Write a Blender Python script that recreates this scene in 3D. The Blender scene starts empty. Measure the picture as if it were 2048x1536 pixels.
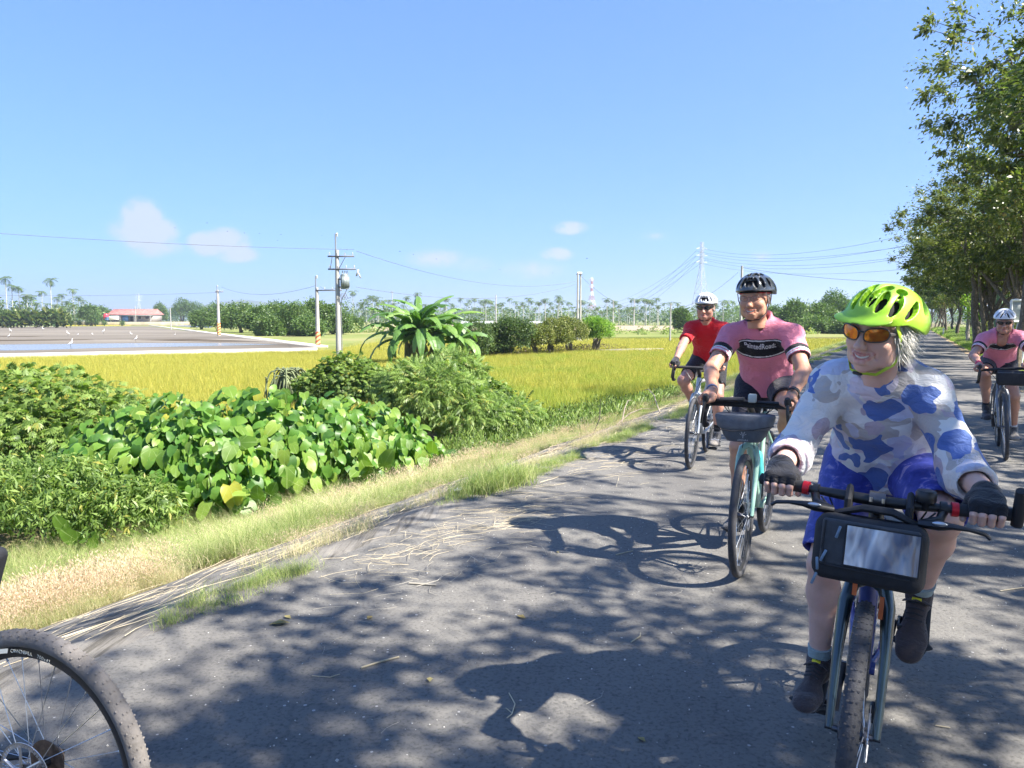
import bpy, math, random, numpy as np
from mathutils import Vector, Matrix, Euler
R = math.radians
rng = np.random.default_rng(7)
random.seed(7)
sc = bpy.context.scene
COL = sc.collection

# ------------------------------------------------------------ camera
CAMH, PITCH, F = 1.44, R(4.76), 1538.0
cam = bpy.data.cameras.new("camera"); camo = bpy.data.objects.new("camera", cam); COL.objects.link(camo)
camo.location = (0, 0, CAMH); camo.rotation_euler = (R(90) - PITCH, 0, 0)
cam.sensor_width = 36; cam.lens = 36 * F / 2048; cam.clip_start = .05; cam.clip_end = 40000
sc.camera = camo
# ------------------------------------------------------------ light
SUN_EL = 47.0
SDIR = Vector((1.36, -.64, 0)).normalized()
SUNV = Vector((SDIR.x * math.cos(R(SUN_EL)), SDIR.y * math.cos(R(SUN_EL)), math.sin(R(SUN_EL))))
sl = bpy.data.lights.new("sun", 'SUN'); so = bpy.data.objects.new("sun", sl); COL.objects.link(so)
sl.energy = 4.9; sl.angle = R(.53); sl.color = (1, .94, .85)
so.rotation_euler = SUNV.to_track_quat('Z', 'Y').to_euler(); so.location = (0, 0, 60)
sc.view_settings.view_transform = 'Standard'; sc.view_settings.look = 'None'
sc.view_settings.exposure = 1.72; sc.view_settings.gamma = 1; sc.view_settings.use_curve_mapping = False
sc.render.engine = 'CYCLES'
sc.cycles.use_denoising = True; sc.cycles.max_bounces = 8; sc.cycles.transparent_max_bounces = 8
sc.cycles.diffuse_bounces = 3; sc.cycles.glossy_bounces = 3; sc.cycles.transmission_bounces = 6; sc.cycles.volume_bounces = 0
sc.cycles.use_adaptive_sampling = True; sc.cycles.adaptive_threshold = .02
sc.cycles.sample_clamp_indirect = 6

def ray(px, py):
    a = (px - 1024) / F; b = (768 - py) / F
    cp, sp = math.cos(PITCH), math.sin(PITCH)
    return Vector((a, cp + b * sp, -sp + b * cp))
def G(px, py, z=-1.5):                 # ground point seen at a pixel of the photograph, on the level z
    d = ray(px, py); t = (z - CAMH) / d.z
    return Vector((d.x * t, d.y * t, z))
def at(px, py, Y):
    d = ray(px, py); t = Y / d.y
    return Vector((d.x * t, Y, CAMH + d.z * t))
def proj(p):
    p = Vector(p) - Vector((0, 0, CAMH)); cp, sp = math.cos(PITCH), math.sin(PITCH)
    dep = p.y * cp - p.z * sp; up = p.y * sp + p.z * cp
    return (1024 + F * p.x / dep, 768 - F * up / dep)

# world: physical sky, a few small fair-weather clouds far off
w = bpy.data.worlds.new("World"); sc.world = w; w.use_nodes = True
nt = w.node_tree; N = nt.nodes; L = nt.links; N.clear()
out = N.new('ShaderNodeOutputWorld'); bg = N.new('ShaderNodeBackground'); bg.inputs[1].default_value = .097
L.new(bg.outputs[0], out.inputs[0])
sky = N.new('ShaderNodeTexSky'); sky.sky_type = 'NISHITA'; sky.sun_disc = False
sky.sun_elevation = R(SUN_EL); sky.sun_rotation = math.atan2(SDIR.x, SDIR.y)
sky.air_density = 1.0; sky.dust_density = .6; sky.ozone_density = 2.6; sky.altitude = 0
tc = N.new('ShaderNodeTexCoord')
def vmath(op, a, b=None):
    n = N.new('ShaderNodeVectorMath'); n.operation = op
    for i, v in enumerate((a, b)):
        if v is None: continue
        if hasattr(v, 'links'): L.new(v, n.inputs[i])
        else: n.inputs[i].default_value = v
    return n.outputs['Value'] if op in ('DOT_PRODUCT', 'LENGTH') else n.outputs[0]
def fmath(op, a, b=None, c=None):
    n = N.new('ShaderNodeMath'); n.operation = op
    for i, v in enumerate((a, b, c)):
        if v is None: continue
        if hasattr(v, 'links'): L.new(v, n.inputs[i])
        else: n.inputs[i].default_value = v
    return n.outputs[0]
DIRv = tc.outputs['Generated']
nz = N.new('ShaderNodeTexNoise'); nz.inputs['Scale'].default_value = 48; nz.inputs['Detail'].default_value = 7; nz.inputs['Roughness'].default_value = .62
L.new(DIRv, nz.inputs['Vector'])
total = None
for (px, py, rx, ry, amp) in [(285,440,34,36,1.0),(300,470,44,36,.95),(262,462,34,22,.8),(320,492,40,16,.6),(415,488,34,22,.95),(455,486,38,26,.9),(470,508,40,16,.7),(1140,456,32,13,.95),(1114,509,30,13,.75),(875,518,60,18,.55),(1065,540,70,20,.35),(940,528,50,16,.35),(1310,472,30,9,.22),(1520,515,24,12,.3)]:
    f = ray(px, py).normalized(); r_ = Vector((f.y, -f.x, 0)).normalized(); u_ = r_.cross(f)
    du = fmath('MULTIPLY', vmath('DOT_PRODUCT', DIRv, tuple(r_)), F / rx)
    dv = fmath('MULTIPLY', vmath('DOT_PRODUCT', DIRv, tuple(u_)), F / ry)
    rr = fmath('SQRT', fmath('ADD', fmath('MULTIPLY', du, du), fmath('MULTIPLY', dv, dv)))
    front = fmath('GREATER_THAN', vmath('DOT_PRODUCT', DIRv, tuple(f)), 0.0)
    v = fmath('MULTIPLY', fmath('MULTIPLY', fmath('MAXIMUM', fmath('SUBTRACT', 1.3, rr), 0.0), front), amp)
    total = v if total is None else fmath('MAXIMUM', total, v)
m = fmath('MULTIPLY', total, fmath('MULTIPLY_ADD', nz.outputs[0], 3.8, -.62)); m.node.use_clamp = True
sm = N.new('ShaderNodeMapRange'); sm.interpolation_type = 'SMOOTHSTEP'; L.new(m, sm.inputs[0]); sm.inputs[2].default_value = .75; sm.inputs[4].default_value = .85
mx = N.new('ShaderNodeMix'); mx.data_type = 'RGBA'
# air near the horizon a little milky: tint the physical sky slightly towards blue overall
tint = N.new('ShaderNodeMix'); tint.data_type = 'RGBA'; tint.blend_type = 'MULTIPLY'; tint.inputs[0].default_value = 1
gm = N.new('ShaderNodeGamma'); gm.inputs[1].default_value = .54; L.new(sky.outputs[0], gm.inputs[0])
L.new(gm.outputs[0], tint.inputs[6]); tint.inputs[7].default_value = (.58, .935, 1.66, 1); tint.clamp_result = False
L.new(sm.outputs[0], mx.inputs[0]); L.new(tint.outputs[2], mx.inputs[6]); mx.inputs[7].default_value = (2.4, 2.62, 3.1, 1)
L.new(mx.outputs[2], bg.inputs[0])

# ------------------------------------------------------------ materials
def clampc(c): return tuple(max(0, min(1, v)) for v in c[:3]) + (1,)
def new_mat(name):
    m_ = bpy.data.materials.new(name); m_.use_nodes = True
    return m_, m_.node_tree.nodes, m_.node_tree.links, m_.node_tree.nodes['Principled BSDF']
def ramp(nodes, links, fac, stops, interp='LINEAR'):
    r = nodes.new('ShaderNodeValToRGB'); r.color_ramp.interpolation = interp
    el = r.color_ramp.elements
    while len(el) < len(stops): el.new(.5)
    for e, (p, c) in zip(el, stops): e.position = p; e.color = clampc(c)
    links.new(fac, r.inputs[0]); return r.outputs[0]
def noise(nodes, links, scale, detail=4, rough=.55, coord='Object', stretch=None, dist=0, rot=None):
    t = nodes.new('ShaderNodeTexCoord'); n = nodes.new('ShaderNodeTexNoise')
    n.inputs['Scale'].default_value = scale; n.inputs['Detail'].default_value = detail; n.inputs['Roughness'].default_value = rough; n.inputs['Distortion'].default_value = dist
    if stretch or rot:
        mp = nodes.new('ShaderNodeMapping'); mp.inputs['Scale'].default_value = stretch or (1, 1, 1)
        if rot: mp.inputs['Rotation'].default_value = rot
        links.new(t.outputs[coord], mp.inputs[0]); links.new(mp.outputs[0], n.inputs['Vector'])
    else: links.new(t.outputs[coord], n.inputs['Vector'])
    return n.outputs[0]
def bumpit(nodes, links, b, h, strength=.3, dist=.01):
    n = nodes.new('ShaderNodeBump'); n.inputs['Strength'].default_value = strength; n.inputs['Distance'].default_value = dist
    links.new(h, n.inputs['Height']); links.new(n.outputs[0], b.inputs['Normal']); return n
MATS = {}
def mat(name, col, rough=.5, metal=0, var=.12, scale=9, bump=0, bscale=80, spec=.5, coat=0, sub=0):
    if name in MATS: return MATS[name]
    m_, n, l, b = new_mat(name)
    c = np.array(col)
    l.new(ramp(n, l, noise(n, l, scale, 5), [(.3, c * (1 - var)), (.7, c * (1 + var))]), b.inputs['Base Color'])
    b.inputs['Roughness'].default_value = rough; b.inputs['Metallic'].default_value = metal
    b.inputs['Specular IOR Level'].default_value = spec; b.inputs['Coat Weight'].default_value = coat
    if sub: b.inputs['Subsurface Weight'].default_value = sub; b.inputs['Subsurface Radius'].default_value = (.012, .005, .003); b.inputs['Subsurface Scale'].default_value = 1
    if bump: bumpit(n, l, b, noise(n, l, bscale, 4), bump, .004)
    MATS[name] = m_; return m_
def leafmat(name, stops, trans=.35, rough=.45, objrand=False, tint=(1.0, 1.15, .5)):
    m_, n, l, b = new_mat(name)
    if objrand: a = n.new('ShaderNodeObjectInfo').outputs['Random']
    else:
        at_ = n.new('ShaderNodeAttribute'); at_.attribute_name = 'rnd'; a = at_.outputs['Fac']
    c = ramp(n, l, a, stops)
    l.new(c, b.inputs['Base Color']); b.inputs['Roughness'].default_value = rough; b.inputs['Specular IOR Level'].default_value = .4
    if objrand:                                  # pale veins fanning out from the stalk
        tcn = n.new('ShaderNodeTexCoord'); sx = n.new('ShaderNodeSeparateXYZ'); l.new(tcn.outputs['Object'], sx.inputs[0])
        def mth(op, a_, b2=None):
            q = n.new('ShaderNodeMath'); q.operation = op; l.new(a_, q.inputs[0])
            if b2 is not None:
                if hasattr(b2, 'links'): l.new(b2, q.inputs[1])
                else: q.inputs[1].default_value = b2
            return q.outputs[0]
        an = mth('ARCTAN2', sx.outputs[0], mth('ADD', sx.outputs[1], -.06)); v_ = mth('LESS_THAN', mth('ABSOLUTE', mth('SINE', mth('MULTIPLY', an, 4.5))), .13)
        mv = n.new('ShaderNodeMix'); mv.data_type = 'RGBA'; l.new(mth('MULTIPLY', v_, .4), mv.inputs[0]); l.new(c, mv.inputs[6]); mv.inputs[7].default_value = (.42, .55, .22, 1); c = mv.outputs[2]; l.new(c, b.inputs['Base Color'])
    t = n.new('ShaderNodeBsdfTranslucent'); mm = n.new('ShaderNodeMix'); mm.data_type = 'RGBA'; mm.blend_type = 'MULTIPLY'; mm.inputs[0].default_value = 1
    l.new(c, mm.inputs[6]); mm.inputs[7].default_value = (tint[0] * 1.0, tint[1] * 1.0, tint[2], 1); l.new(mm.outputs[2], t.inputs[0])
    ms = n.new('ShaderNodeMixShader'); ms.inputs[0].default_value = trans
    l.new(b.outputs[0], ms.inputs[1]); l.new(t.outputs[0], ms.inputs[2]); l.new(ms.outputs[0], n['Material Output'].inputs[0])
    MATS[name] = m_; return m_

# ------------------------------------------------------------ mesh helpers
def tag(o, label=None, cat=None, group=None, kind=None):
    if label: o['label'] = label
    if cat: o['category'] = cat
    if group: o['group'] = group
    if kind: o['kind'] = kind
    return o
def empty(name, loc=(0, 0, 0), rz=0, **k):
    o = bpy.data.objects.new(name, None); COL.objects.link(o); o.location = loc; o.rotation_euler = (0, 0, rz); o.empty_display_size = .1
    return tag(o, **k)
def link(name, me, parent=None, **k):
    o = bpy.data.objects.new(name, me); COL.objects.link(o)
    if parent: o.parent = parent
    return tag(o, **k)
def npmesh(name, V, Fs, mats=None, smooth=False, rnd=None, midx=None):
    """V (n,3); Fs list of (m,k) index arrays"""
    me = bpy.data.meshes.new(name)
    V = np.asarray(V, np.float32); Fs = [np.asarray(f, np.int32) for f in Fs if len(f)]
    me.vertices.add(len(V)); me.vertices.foreach_set('co', V.ravel())
    tot = np.concatenate([np.full(len(f), f.shape[1], np.int32) for f in Fs])
    idx = np.concatenate([f.ravel() for f in Fs])
    st = np.concatenate([[0], np.cumsum(tot)[:-1]]).astype(np.int32)
    me.loops.add(len(idx)); me.loops.foreach_set('vertex_index', idx)
    me.polygons.add(len(tot)); me.polygons.foreach_set('loop_start', st)
    try: me.polygons.foreach_set('loop_total', tot)
    except Exception: pass
    me.update(calc_edges=True)
    if smooth: me.polygons.foreach_set('use_smooth', np.ones(len(tot), bool))
    for m_ in (mats or []): me.materials.append(m_)
    if midx is not None: me.polygons.foreach_set('material_index', np.asarray(midx, np.int32))
    if rnd is not None:
        a = me.attributes.new('rnd', 'FLOAT', 'FACE'); a.data.foreach_set('value', np.asarray(rnd, np.float32))
    me.validate(); return me
def frame_from(d, up=(0, 0, 1)):
    d = np.asarray(d, float); d = d / (np.linalg.norm(d) + 1e-9)
    u = np.asarray(up, float)
    if abs(d @ u) > .98: u = np.array((0, 1., 0)) if abs(d[1]) < .9 else np.array((1., 0, 0))
    s = np.cross(d, u); s /= np.linalg.norm(s); u2 = np.cross(s, d)
    return s, u2, d
class MB:
    """collects shapes, linked as ONE mesh object"""
    def __init__(s): s.V = []; s.Q = []; s.T = []; s.n = 0; s.qm = []; s.tm = []; s.m = 0
    def add(s, V, Q=(), T=()):
        V = np.asarray(V, float).reshape(-1, 3); s.V.append(V)
        if len(Q): Q = np.asarray(Q, int) + s.n; s.Q.append(Q); s.qm += [s.m] * len(Q)
        if len(T): T = np.asarray(T, int) + s.n; s.T.append(T); s.tm += [s.m] * len(T)
        s.n += len(V); return s
    def tube(s, pts, r, n=10, caps=True, closed=False, flat=1.0, up=(0, 0, 1)):
        pts = np.asarray(pts, float); k = len(pts); r = np.broadcast_to(np.asarray(r, float), (k,)) if np.ndim(r) < 2 else np.asarray(r)
        if closed: T = np.roll(pts, -1, 0) - np.roll(pts, 1, 0)
        else: T = np.gradient(pts, axis=0)
        T /= np.linalg.norm(T, axis=1)[:, None] + 1e-12
        a = np.arange(n) * 2 * math.pi / n; V = []
        S, U, _ = frame_from(T[0], up)
        for i in range(k):
            t = T[i]; S = S - t * (S @ t); S /= np.linalg.norm(S) + 1e-12; U = np.cross(S, t)
            V.append(pts[i] + r[i] * (np.cos(a)[:, None] * S + flat * np.sin(a)[:, None] * U))
        V = np.concatenate(V); Q = []
        kk = k if closed else k - 1
        for i in range(kk):
            for j in range(n):
                j2 = (j + 1) % n; i2 = (i + 1) % k
                Q.append((i * n + j, i * n + j2, i2 * n + j2, i2 * n + j))
        s.add(V, Q)
        if caps and not closed:
            for e in (0, k - 1):
                b = s.n; c = pts[e]; ring = V[e * n:(e + 1) * n]
                tris = [(0, 1 + j, 1 + (j + 1) % n) if e else (0, 1 + (j + 1) % n, 1 + j) for j in range(n)]
                s.add(np.vstack([c[None], ring]), T=tris)
        return s
    def box(s, c, sz, rot=None, bev=0):
        x, y, z = np.array(sz) / 2.0
        if bev:
            V = []; bb = bev
            for sx in (-1, 1):
                for sy in (-1, 1):
                    for sz_ in (-1, 1):
                        V += [(sx * (x - bb), sy * (y - bb), sz_ * z), (sx * (x - bb), sy * y, sz_ * (z - bb)), (sx * x, sy * (y - bb), sz_ * (z - bb))]
            V = np.array(V)
            import bmesh
            bm = bmesh.new(); vs = [bm.verts.new(v) for v in V]; r_ = bmesh.ops.convex_hull(bm, input=vs)
            bm.verts.index_update(); Vv = np.array([v.co[:] for v in bm.verts]); Tt = []
            Qq = []
            for f in bm.faces:
                ii = [v.index for v in f.verts]
                if len(ii) == 3: Tt.append(ii)
                elif len(ii) == 4: Qq.append(ii)
            bm.free()
            if rot is not None: Vv = Vv @ np.array(rot).T
            return s.add(Vv + np.array(c), Qq, Tt)
        V = np.array([(-x,-y,-z),(x,-y,-z),(x,y,-z),(-x,y,-z),(-x,-y,z),(x,-y,z),(x,y,z),(-x,y,z)])
        if rot is not None: V = V @ np.array(rot).T
        return s.add(V + np.array(c), [(0,3,2,1),(4,5,6,7),(0,1,5,4),(1,2,6,5),(2,3,7,6),(3,0,4,7)])
    def lathe(s, prof, c=(0, 0, 0), axis=(0, 0, 1), n=24):
        S, U, D = frame_from(axis); c = np.array(c, float); a = np.arange(n) * 2 * math.pi / n
        V = np.concatenate([c + D * h + r * (np.cos(a)[:, None] * S + np.sin(a)[:, None] * U) for r, h in prof])
        Q = [(i * n + j, i * n + (j + 1) % n, (i + 1) * n + (j + 1) % n, (i + 1) * n + j) for i in range(len(prof) - 1) for j in range(n)]
        return s.add(V, Q)
    def ell(s, c, r, rot=None, nu=16, nv=10):
        V = []; 
        for i in range(nv + 1):
            t = math.pi * i / nv
            for j in range(nu):
                p = 2 * math.pi * j / nu; V.append((math.sin(t) * math.cos(p), math.sin(t) * math.sin(p), math.cos(t)))
        V = np.array(V) * np.array(r)
        if rot is not None: V = V @ np.array(rot).T
        Q = [(i * nu + j, (i + 1) * nu + j, (i + 1) * nu + (j + 1) % nu, i * nu + (j + 1) % nu) for i in range(nv) for j in range(nu)]
        return s.add(V + np.array(c), Q)
    def sheet(s, pts):                      # one polygon fan
        pts = np.array(pts, float); return s.add(pts, T=[(0, i, i + 1) for i in range(1, len(pts) - 1)])
    def mesh(s, name, mats, smooth=True, angle=40):
        if not isinstance(mats, (list, tuple)): mats = [mats]
        V = np.concatenate(s.V); Fs = []; mi = []
        if s.Q: Fs.append(np.concatenate(s.Q)); mi += s.qm
        if s.T: Fs.append(np.concatenate(s.T)); mi += s.tm
        me = npmesh(name, V, Fs, mats, smooth, midx=mi if len(mats) > 1 else None)
        if smooth and angle:
            try: me.set_sharp_from_angle(angle=R(angle))
            except Exception: pass
        return me
    def build(s, name, mats, parent=None, smooth=True, angle=40, **k):
        return link(name, s.mesh(name, mats, smooth, angle), parent, **k)
def rotm(axis, a):
    return np.array(Matrix.Rotation(a, 3, axis))
def stamp(temps, P, Rm, S, pick=None):
    """copies of templates (V, F) at P with rotation matrices Rm (n,3,3) and scales S -> V, Fs, rnd"""
    P = np.asarray(P); S = np.asarray(S); n = len(P)
    pick = rng.integers(0, len(temps), n) if pick is None else pick
    Vs = []; Fs = {}; rn = {}; off = 0
    for ti, (tv, tf) in enumerate(temps):
        ii = np.where(pick == ti)[0]
        if not len(ii): continue
        tv = np.asarray(tv, float)
        if S.ndim == 1: V = np.einsum('nij,vj->nvi', Rm[ii], tv) * S[ii, None, None] + P[ii, None, :]
        else: V = np.einsum('nij,nvj->nvi', Rm[ii], tv[None] * S[ii][:, None, :]) + P[ii, None, :]
        for f in tf:
            f = np.asarray(f, int)
            if not len(f): continue
            ff = (f[None] + (off + np.arange(len(ii)) * len(tv))[:, None, None]).reshape(-1, f.shape[1])
            Fs.setdefault(f.shape[1], []).append(ff)
            r_ = rng.random(len(ii)); rn.setdefault(f.shape[1], []).append(np.clip(np.repeat(r_, len(f)) + rng.normal(0, .06, len(ii) * len(f)), 0, 1))
        Vs.append(V.reshape(-1, 3)); off += len(ii) * len(tv)
    ks = list(Fs)
    return np.concatenate(Vs), [np.concatenate(Fs[k]) for k in ks], np.concatenate([np.concatenate(rn[k]) for k in ks])
def rot_align(D, roll=None, up=(0, 0, 1)):
    """(n,3,3): local +y along D, local +z as near to 'up' as can be, then roll about y"""
    D = D / (np.linalg.norm(D, axis=1)[:, None] + 1e-9); up = np.broadcast_to(np.asarray(up, float), D.shape)
    X = np.cross(D, up); nrm = np.linalg.norm(X, axis=1)[:, None]; X = np.where(nrm < 1e-3, np.array((1., 0, 0)), X / (nrm + 1e-9)); Z = np.cross(X, D)
    if roll is not None:
        c, s_ = np.cos(roll)[:, None], np.sin(roll)[:, None]; X, Z = c * X + s_ * Z, -s_ * X + c * Z
    return np.stack([X, D, Z], axis=2)
def rotz(a):
    c, s_ = np.cos(a), np.sin(a); M_ = np.zeros((len(a), 3, 3)); M_[:, 0, 0] = c; M_[:, 0, 1] = -s_; M_[:, 1, 0] = s_; M_[:, 1, 1] = c; M_[:, 2, 2] = 1; return M_
def randdir(n, zmin=-1, zmax=1):
    z = rng.uniform(zmin, zmax, n); a = rng.uniform(0, 2 * math.pi, n); r = np.sqrt(1 - z * z); return np.stack([r * np.cos(a), r * np.sin(a), z], 1)
def scatter(name, pts, src_meshes, rot=None, scl=None, tilt=.12, **k):
    """stuff: one object that scatters small meshes on its points"""
    n = len(pts); me = bpy.data.meshes.new(name); me.vertices.add(n); me.vertices.foreach_set('co', np.asarray(pts, np.float32).ravel())
    rot = rng.uniform(0, 6.283, n) if rot is None else rot; scl = np.ones(n) if scl is None else scl
    e = np.stack([rng.normal(0, tilt, n), rng.normal(0, tilt, n), rot], 1)
    a = me.attributes.new('rt', 'FLOAT_VECTOR', 'POINT'); a.data.foreach_set('vector', e.astype(np.float32).ravel())
    a = me.attributes.new('sc', 'FLOAT', 'POINT'); a.data.foreach_set('value', np.asarray(scl, np.float32))
    a = me.attributes.new('pk', 'INT', 'POINT'); a.data.foreach_set('value', rng.integers(0, len(src_meshes), n).astype(np.int32))
    o = link(name, me, kind='stuff', **k)
    g = bpy.data.node_groups.new(name, 'GeometryNodeTree')
    g.interface.new_socket('Geometry', in_out='INPUT', socket_type='NodeSocketGeometry'); g.interface.new_socket('Geometry', in_out='OUTPUT', socket_type='NodeSocketGeometry')
    gi = g.nodes.new('NodeGroupInput'); go = g.nodes.new('NodeGroupOutput'); ip = g.nodes.new('GeometryNodeInstanceOnPoints'); gg = g.nodes.new('GeometryNodeGeometryToInstance')
    for i, sm_ in enumerate(reversed(src_meshes)):
        so_ = bpy.data.objects.new(sm_.name + '_piece', sm_)
        oi = g.nodes.new('GeometryNodeObjectInfo'); oi.inputs['Object'].default_value = so_; oi.inputs['As Instance'].default_value = False
        g.links.new(oi.outputs['Geometry'], gg.inputs[0])
    def attr(nm, t):
        x = g.nodes.new('GeometryNodeInputNamedAttribute'); x.data_type = t; x.inputs[0].default_value = nm; return x.outputs[0]
    g.links.new(gi.outputs[0], ip.inputs['Points']); g.links.new(gg.outputs[0], ip.inputs['Instance'])
    ip.inputs['Pick Instance'].default_value = True
    g.links.new(attr('pk', 'INT'), ip.inputs['Instance Index'])
    er = g.nodes.new('FunctionNodeEulerToRotation'); g.links.new(attr('rt', 'FLOAT_VECTOR'), er.inputs[0]); g.links.new(er.outputs[0], ip.inputs['Rotation'])
    cx = g.nodes.new('ShaderNodeCombineXYZ'); s1 = attr('sc', 'FLOAT')
    for q in range(3): g.links.new(s1, cx.inputs[q])
    g.links.new(cx.outputs[0], ip.inputs['Scale'])
    g.links.new(ip.outputs[0], go.inputs[0])
    md = o.modifiers.new('scatter', 'NODES'); md.node_group = g
    return o
def vnoise(P, s=1.0, seed=0):
    """cheap smooth value noise, -1..1"""
    P = np.asarray(P, float) * s + 37.1 * (seed + 1); i = np.floor(P).astype(np.int64); f = P - i; f = f * f * (3 - 2 * f); r = 0
    for a in (0, 1):
        for b in (0, 1):
            for c in (0, 1):
                h = (i[:, 0] + a) * 374761393 + (i[:, 1] + b) * 668265263 + (i[:, 2] + c) * 2147483647 + seed * 1013
                h = (h ^ (h >> 13)) * 1274126177; h = h ^ (h >> 16)
                r = r + ((h & 0xffff) / 32767.5 - 1) * (f[:, 0] if a else 1 - f[:, 0]) * (f[:, 1] if b else 1 - f[:, 1]) * (f[:, 2] if c else 1 - f[:, 2])
    return r

# ------------------------------------------------------------ the lie of the land, in road coordinates
TH = R(27.57); UV = np.array((math.sin(TH), math.cos(TH))); NV = np.array((math.cos(TH), -math.sin(TH)))
def RP(n, u, z=None):
    x, y = n * NV[0] + u * UV[0], n * NV[1] + u * UV[1]
    return Vector((x, y, gz(n, u) if z is None else z))
def nu(x, y): return x * NV[0] + y * NV[1], x * UV[0] + y * UV[1]
PROF = [(-400, -1.5), (-9.4, -1.5), (-7.6, -1.40), (-6.2, -1.0), (-5.2, -.62), (-4.73, -.47), (-3.3, -.02), (-3.04, 0), (2.05, 0), (2.5, -.02), (3.6, .03), (6.5, .0), (9, -.5), (16, -.9), (400, -.9)]
_pn = np.array([p[0] for p in PROF], float); _pz = np.array([p[1] for p in PROF], float)
def gzn(n, u):
    n = np.asarray(n, float); u = np.asarray(u, float); z = np.interp(n, _pn, _pz)
    amp = np.where((n < -4.8) & (n > -9), .05, np.where((n > 2.6) & (n < 9), .03, 0.0))
    return z + amp * vnoise(np.stack([n, u, 0 * n], -1).reshape(-1, 3), .9, 3).reshape(n.shape)
def gz(n, u): return float(gzn(np.array([n]), np.array([u]))[0])
def gxy(x, y):
    n, u = nu(x, y); return gzn(np.atleast_1d(n), np.atleast_1d(u))
def strip(name, n0, n1, u0, u1, material, dz=0., nn=2, uu=2, zf=None, wob=0.0, **k):
    """sheet following the land between two lines along the road"""
    ns = np.linspace(n0, n1, nn); us = np.linspace(u0, u1, uu) if np.ndim(uu) == 0 else np.asarray(uu)
    Ng, Ug = np.meshgrid(ns, us, indexing='ij')
    Ng = Ng.copy()
    if wob:
        for e in (0, -1): Ng[e] += wob * vnoise(np.stack([us, us * 0 + e, us * 0], 1), 1.3, 5) + wob * .5 * vnoise(np.stack([us, us * 0 + e, us * 0], 1), 6, 5)
    Z = gzn(Ng, Ug) + dz if zf is None else zf(Ng, Ug)
    V = np.stack([Ng * NV[0] + Ug * UV[0], Ng * NV[1] + Ug * UV[1], Z], -1).reshape(-1, 3)
    I = np.arange(len(ns) * len(us)).reshape(len(ns), len(us))
    Q = np.stack([I[:-1, :-1], I[1:, :-1], I[1:, 1:], I[:-1, 1:]], -1).reshape(-1, 4)
    return link(name, npmesh(name, V, [Q], [material], True), **k)
# ------------------------------------------------------------ ground, road, embankment
def ground_material():
    m_, n, l, b = new_mat('earth')
    c1 = ramp(n, l, noise(n, l, .8, 8, .65), [(.25, (.10, .085, .05)), (.45, (.20, .165, .10)), (.6, (.12, .13, .045)), (.8, (.26, .22, .14))])
    l.new(c1, b.inputs['Base Color']); b.inputs['Roughness'].default_value = .95; b.inputs['Specular IOR Level'].default_value = .1
    bumpit(n, l, b, noise(n, l, 14, 8, .7), .6, .05); return m_
us = np.concatenate([np.arange(-30, 60, .8), np.geomspace(60, 9000, 60)])
nsl = np.concatenate([-np.geomspace(9000, 14, 26), np.array([p[0] for p in PROF[1:-1]]), np.linspace(-8.6, -5, 9), np.linspace(2.7, 8, 8), np.geomspace(20, 9000, 20)]); nsl = np.unique(np.round(nsl, 3))
Ng, Ug = np.meshgrid(nsl, us, indexing='ij'); Zg = gzn(Ng, Ug) - .008
Vg = np.stack([Ng * NV[0] + Ug * UV[0], Ng * NV[1] + Ug * UV[1], Zg], -1).reshape(-1, 3); I = np.arange(Ng.size).reshape(Ng.shape)
link('ground', npmesh('ground', Vg, [np.stack([I[:-1, :-1], I[1:, :-1], I[1:, 1:], I[:-1, 1:]], -1).reshape(-1, 4)], [ground_material()], True), kind='structure')

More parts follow.
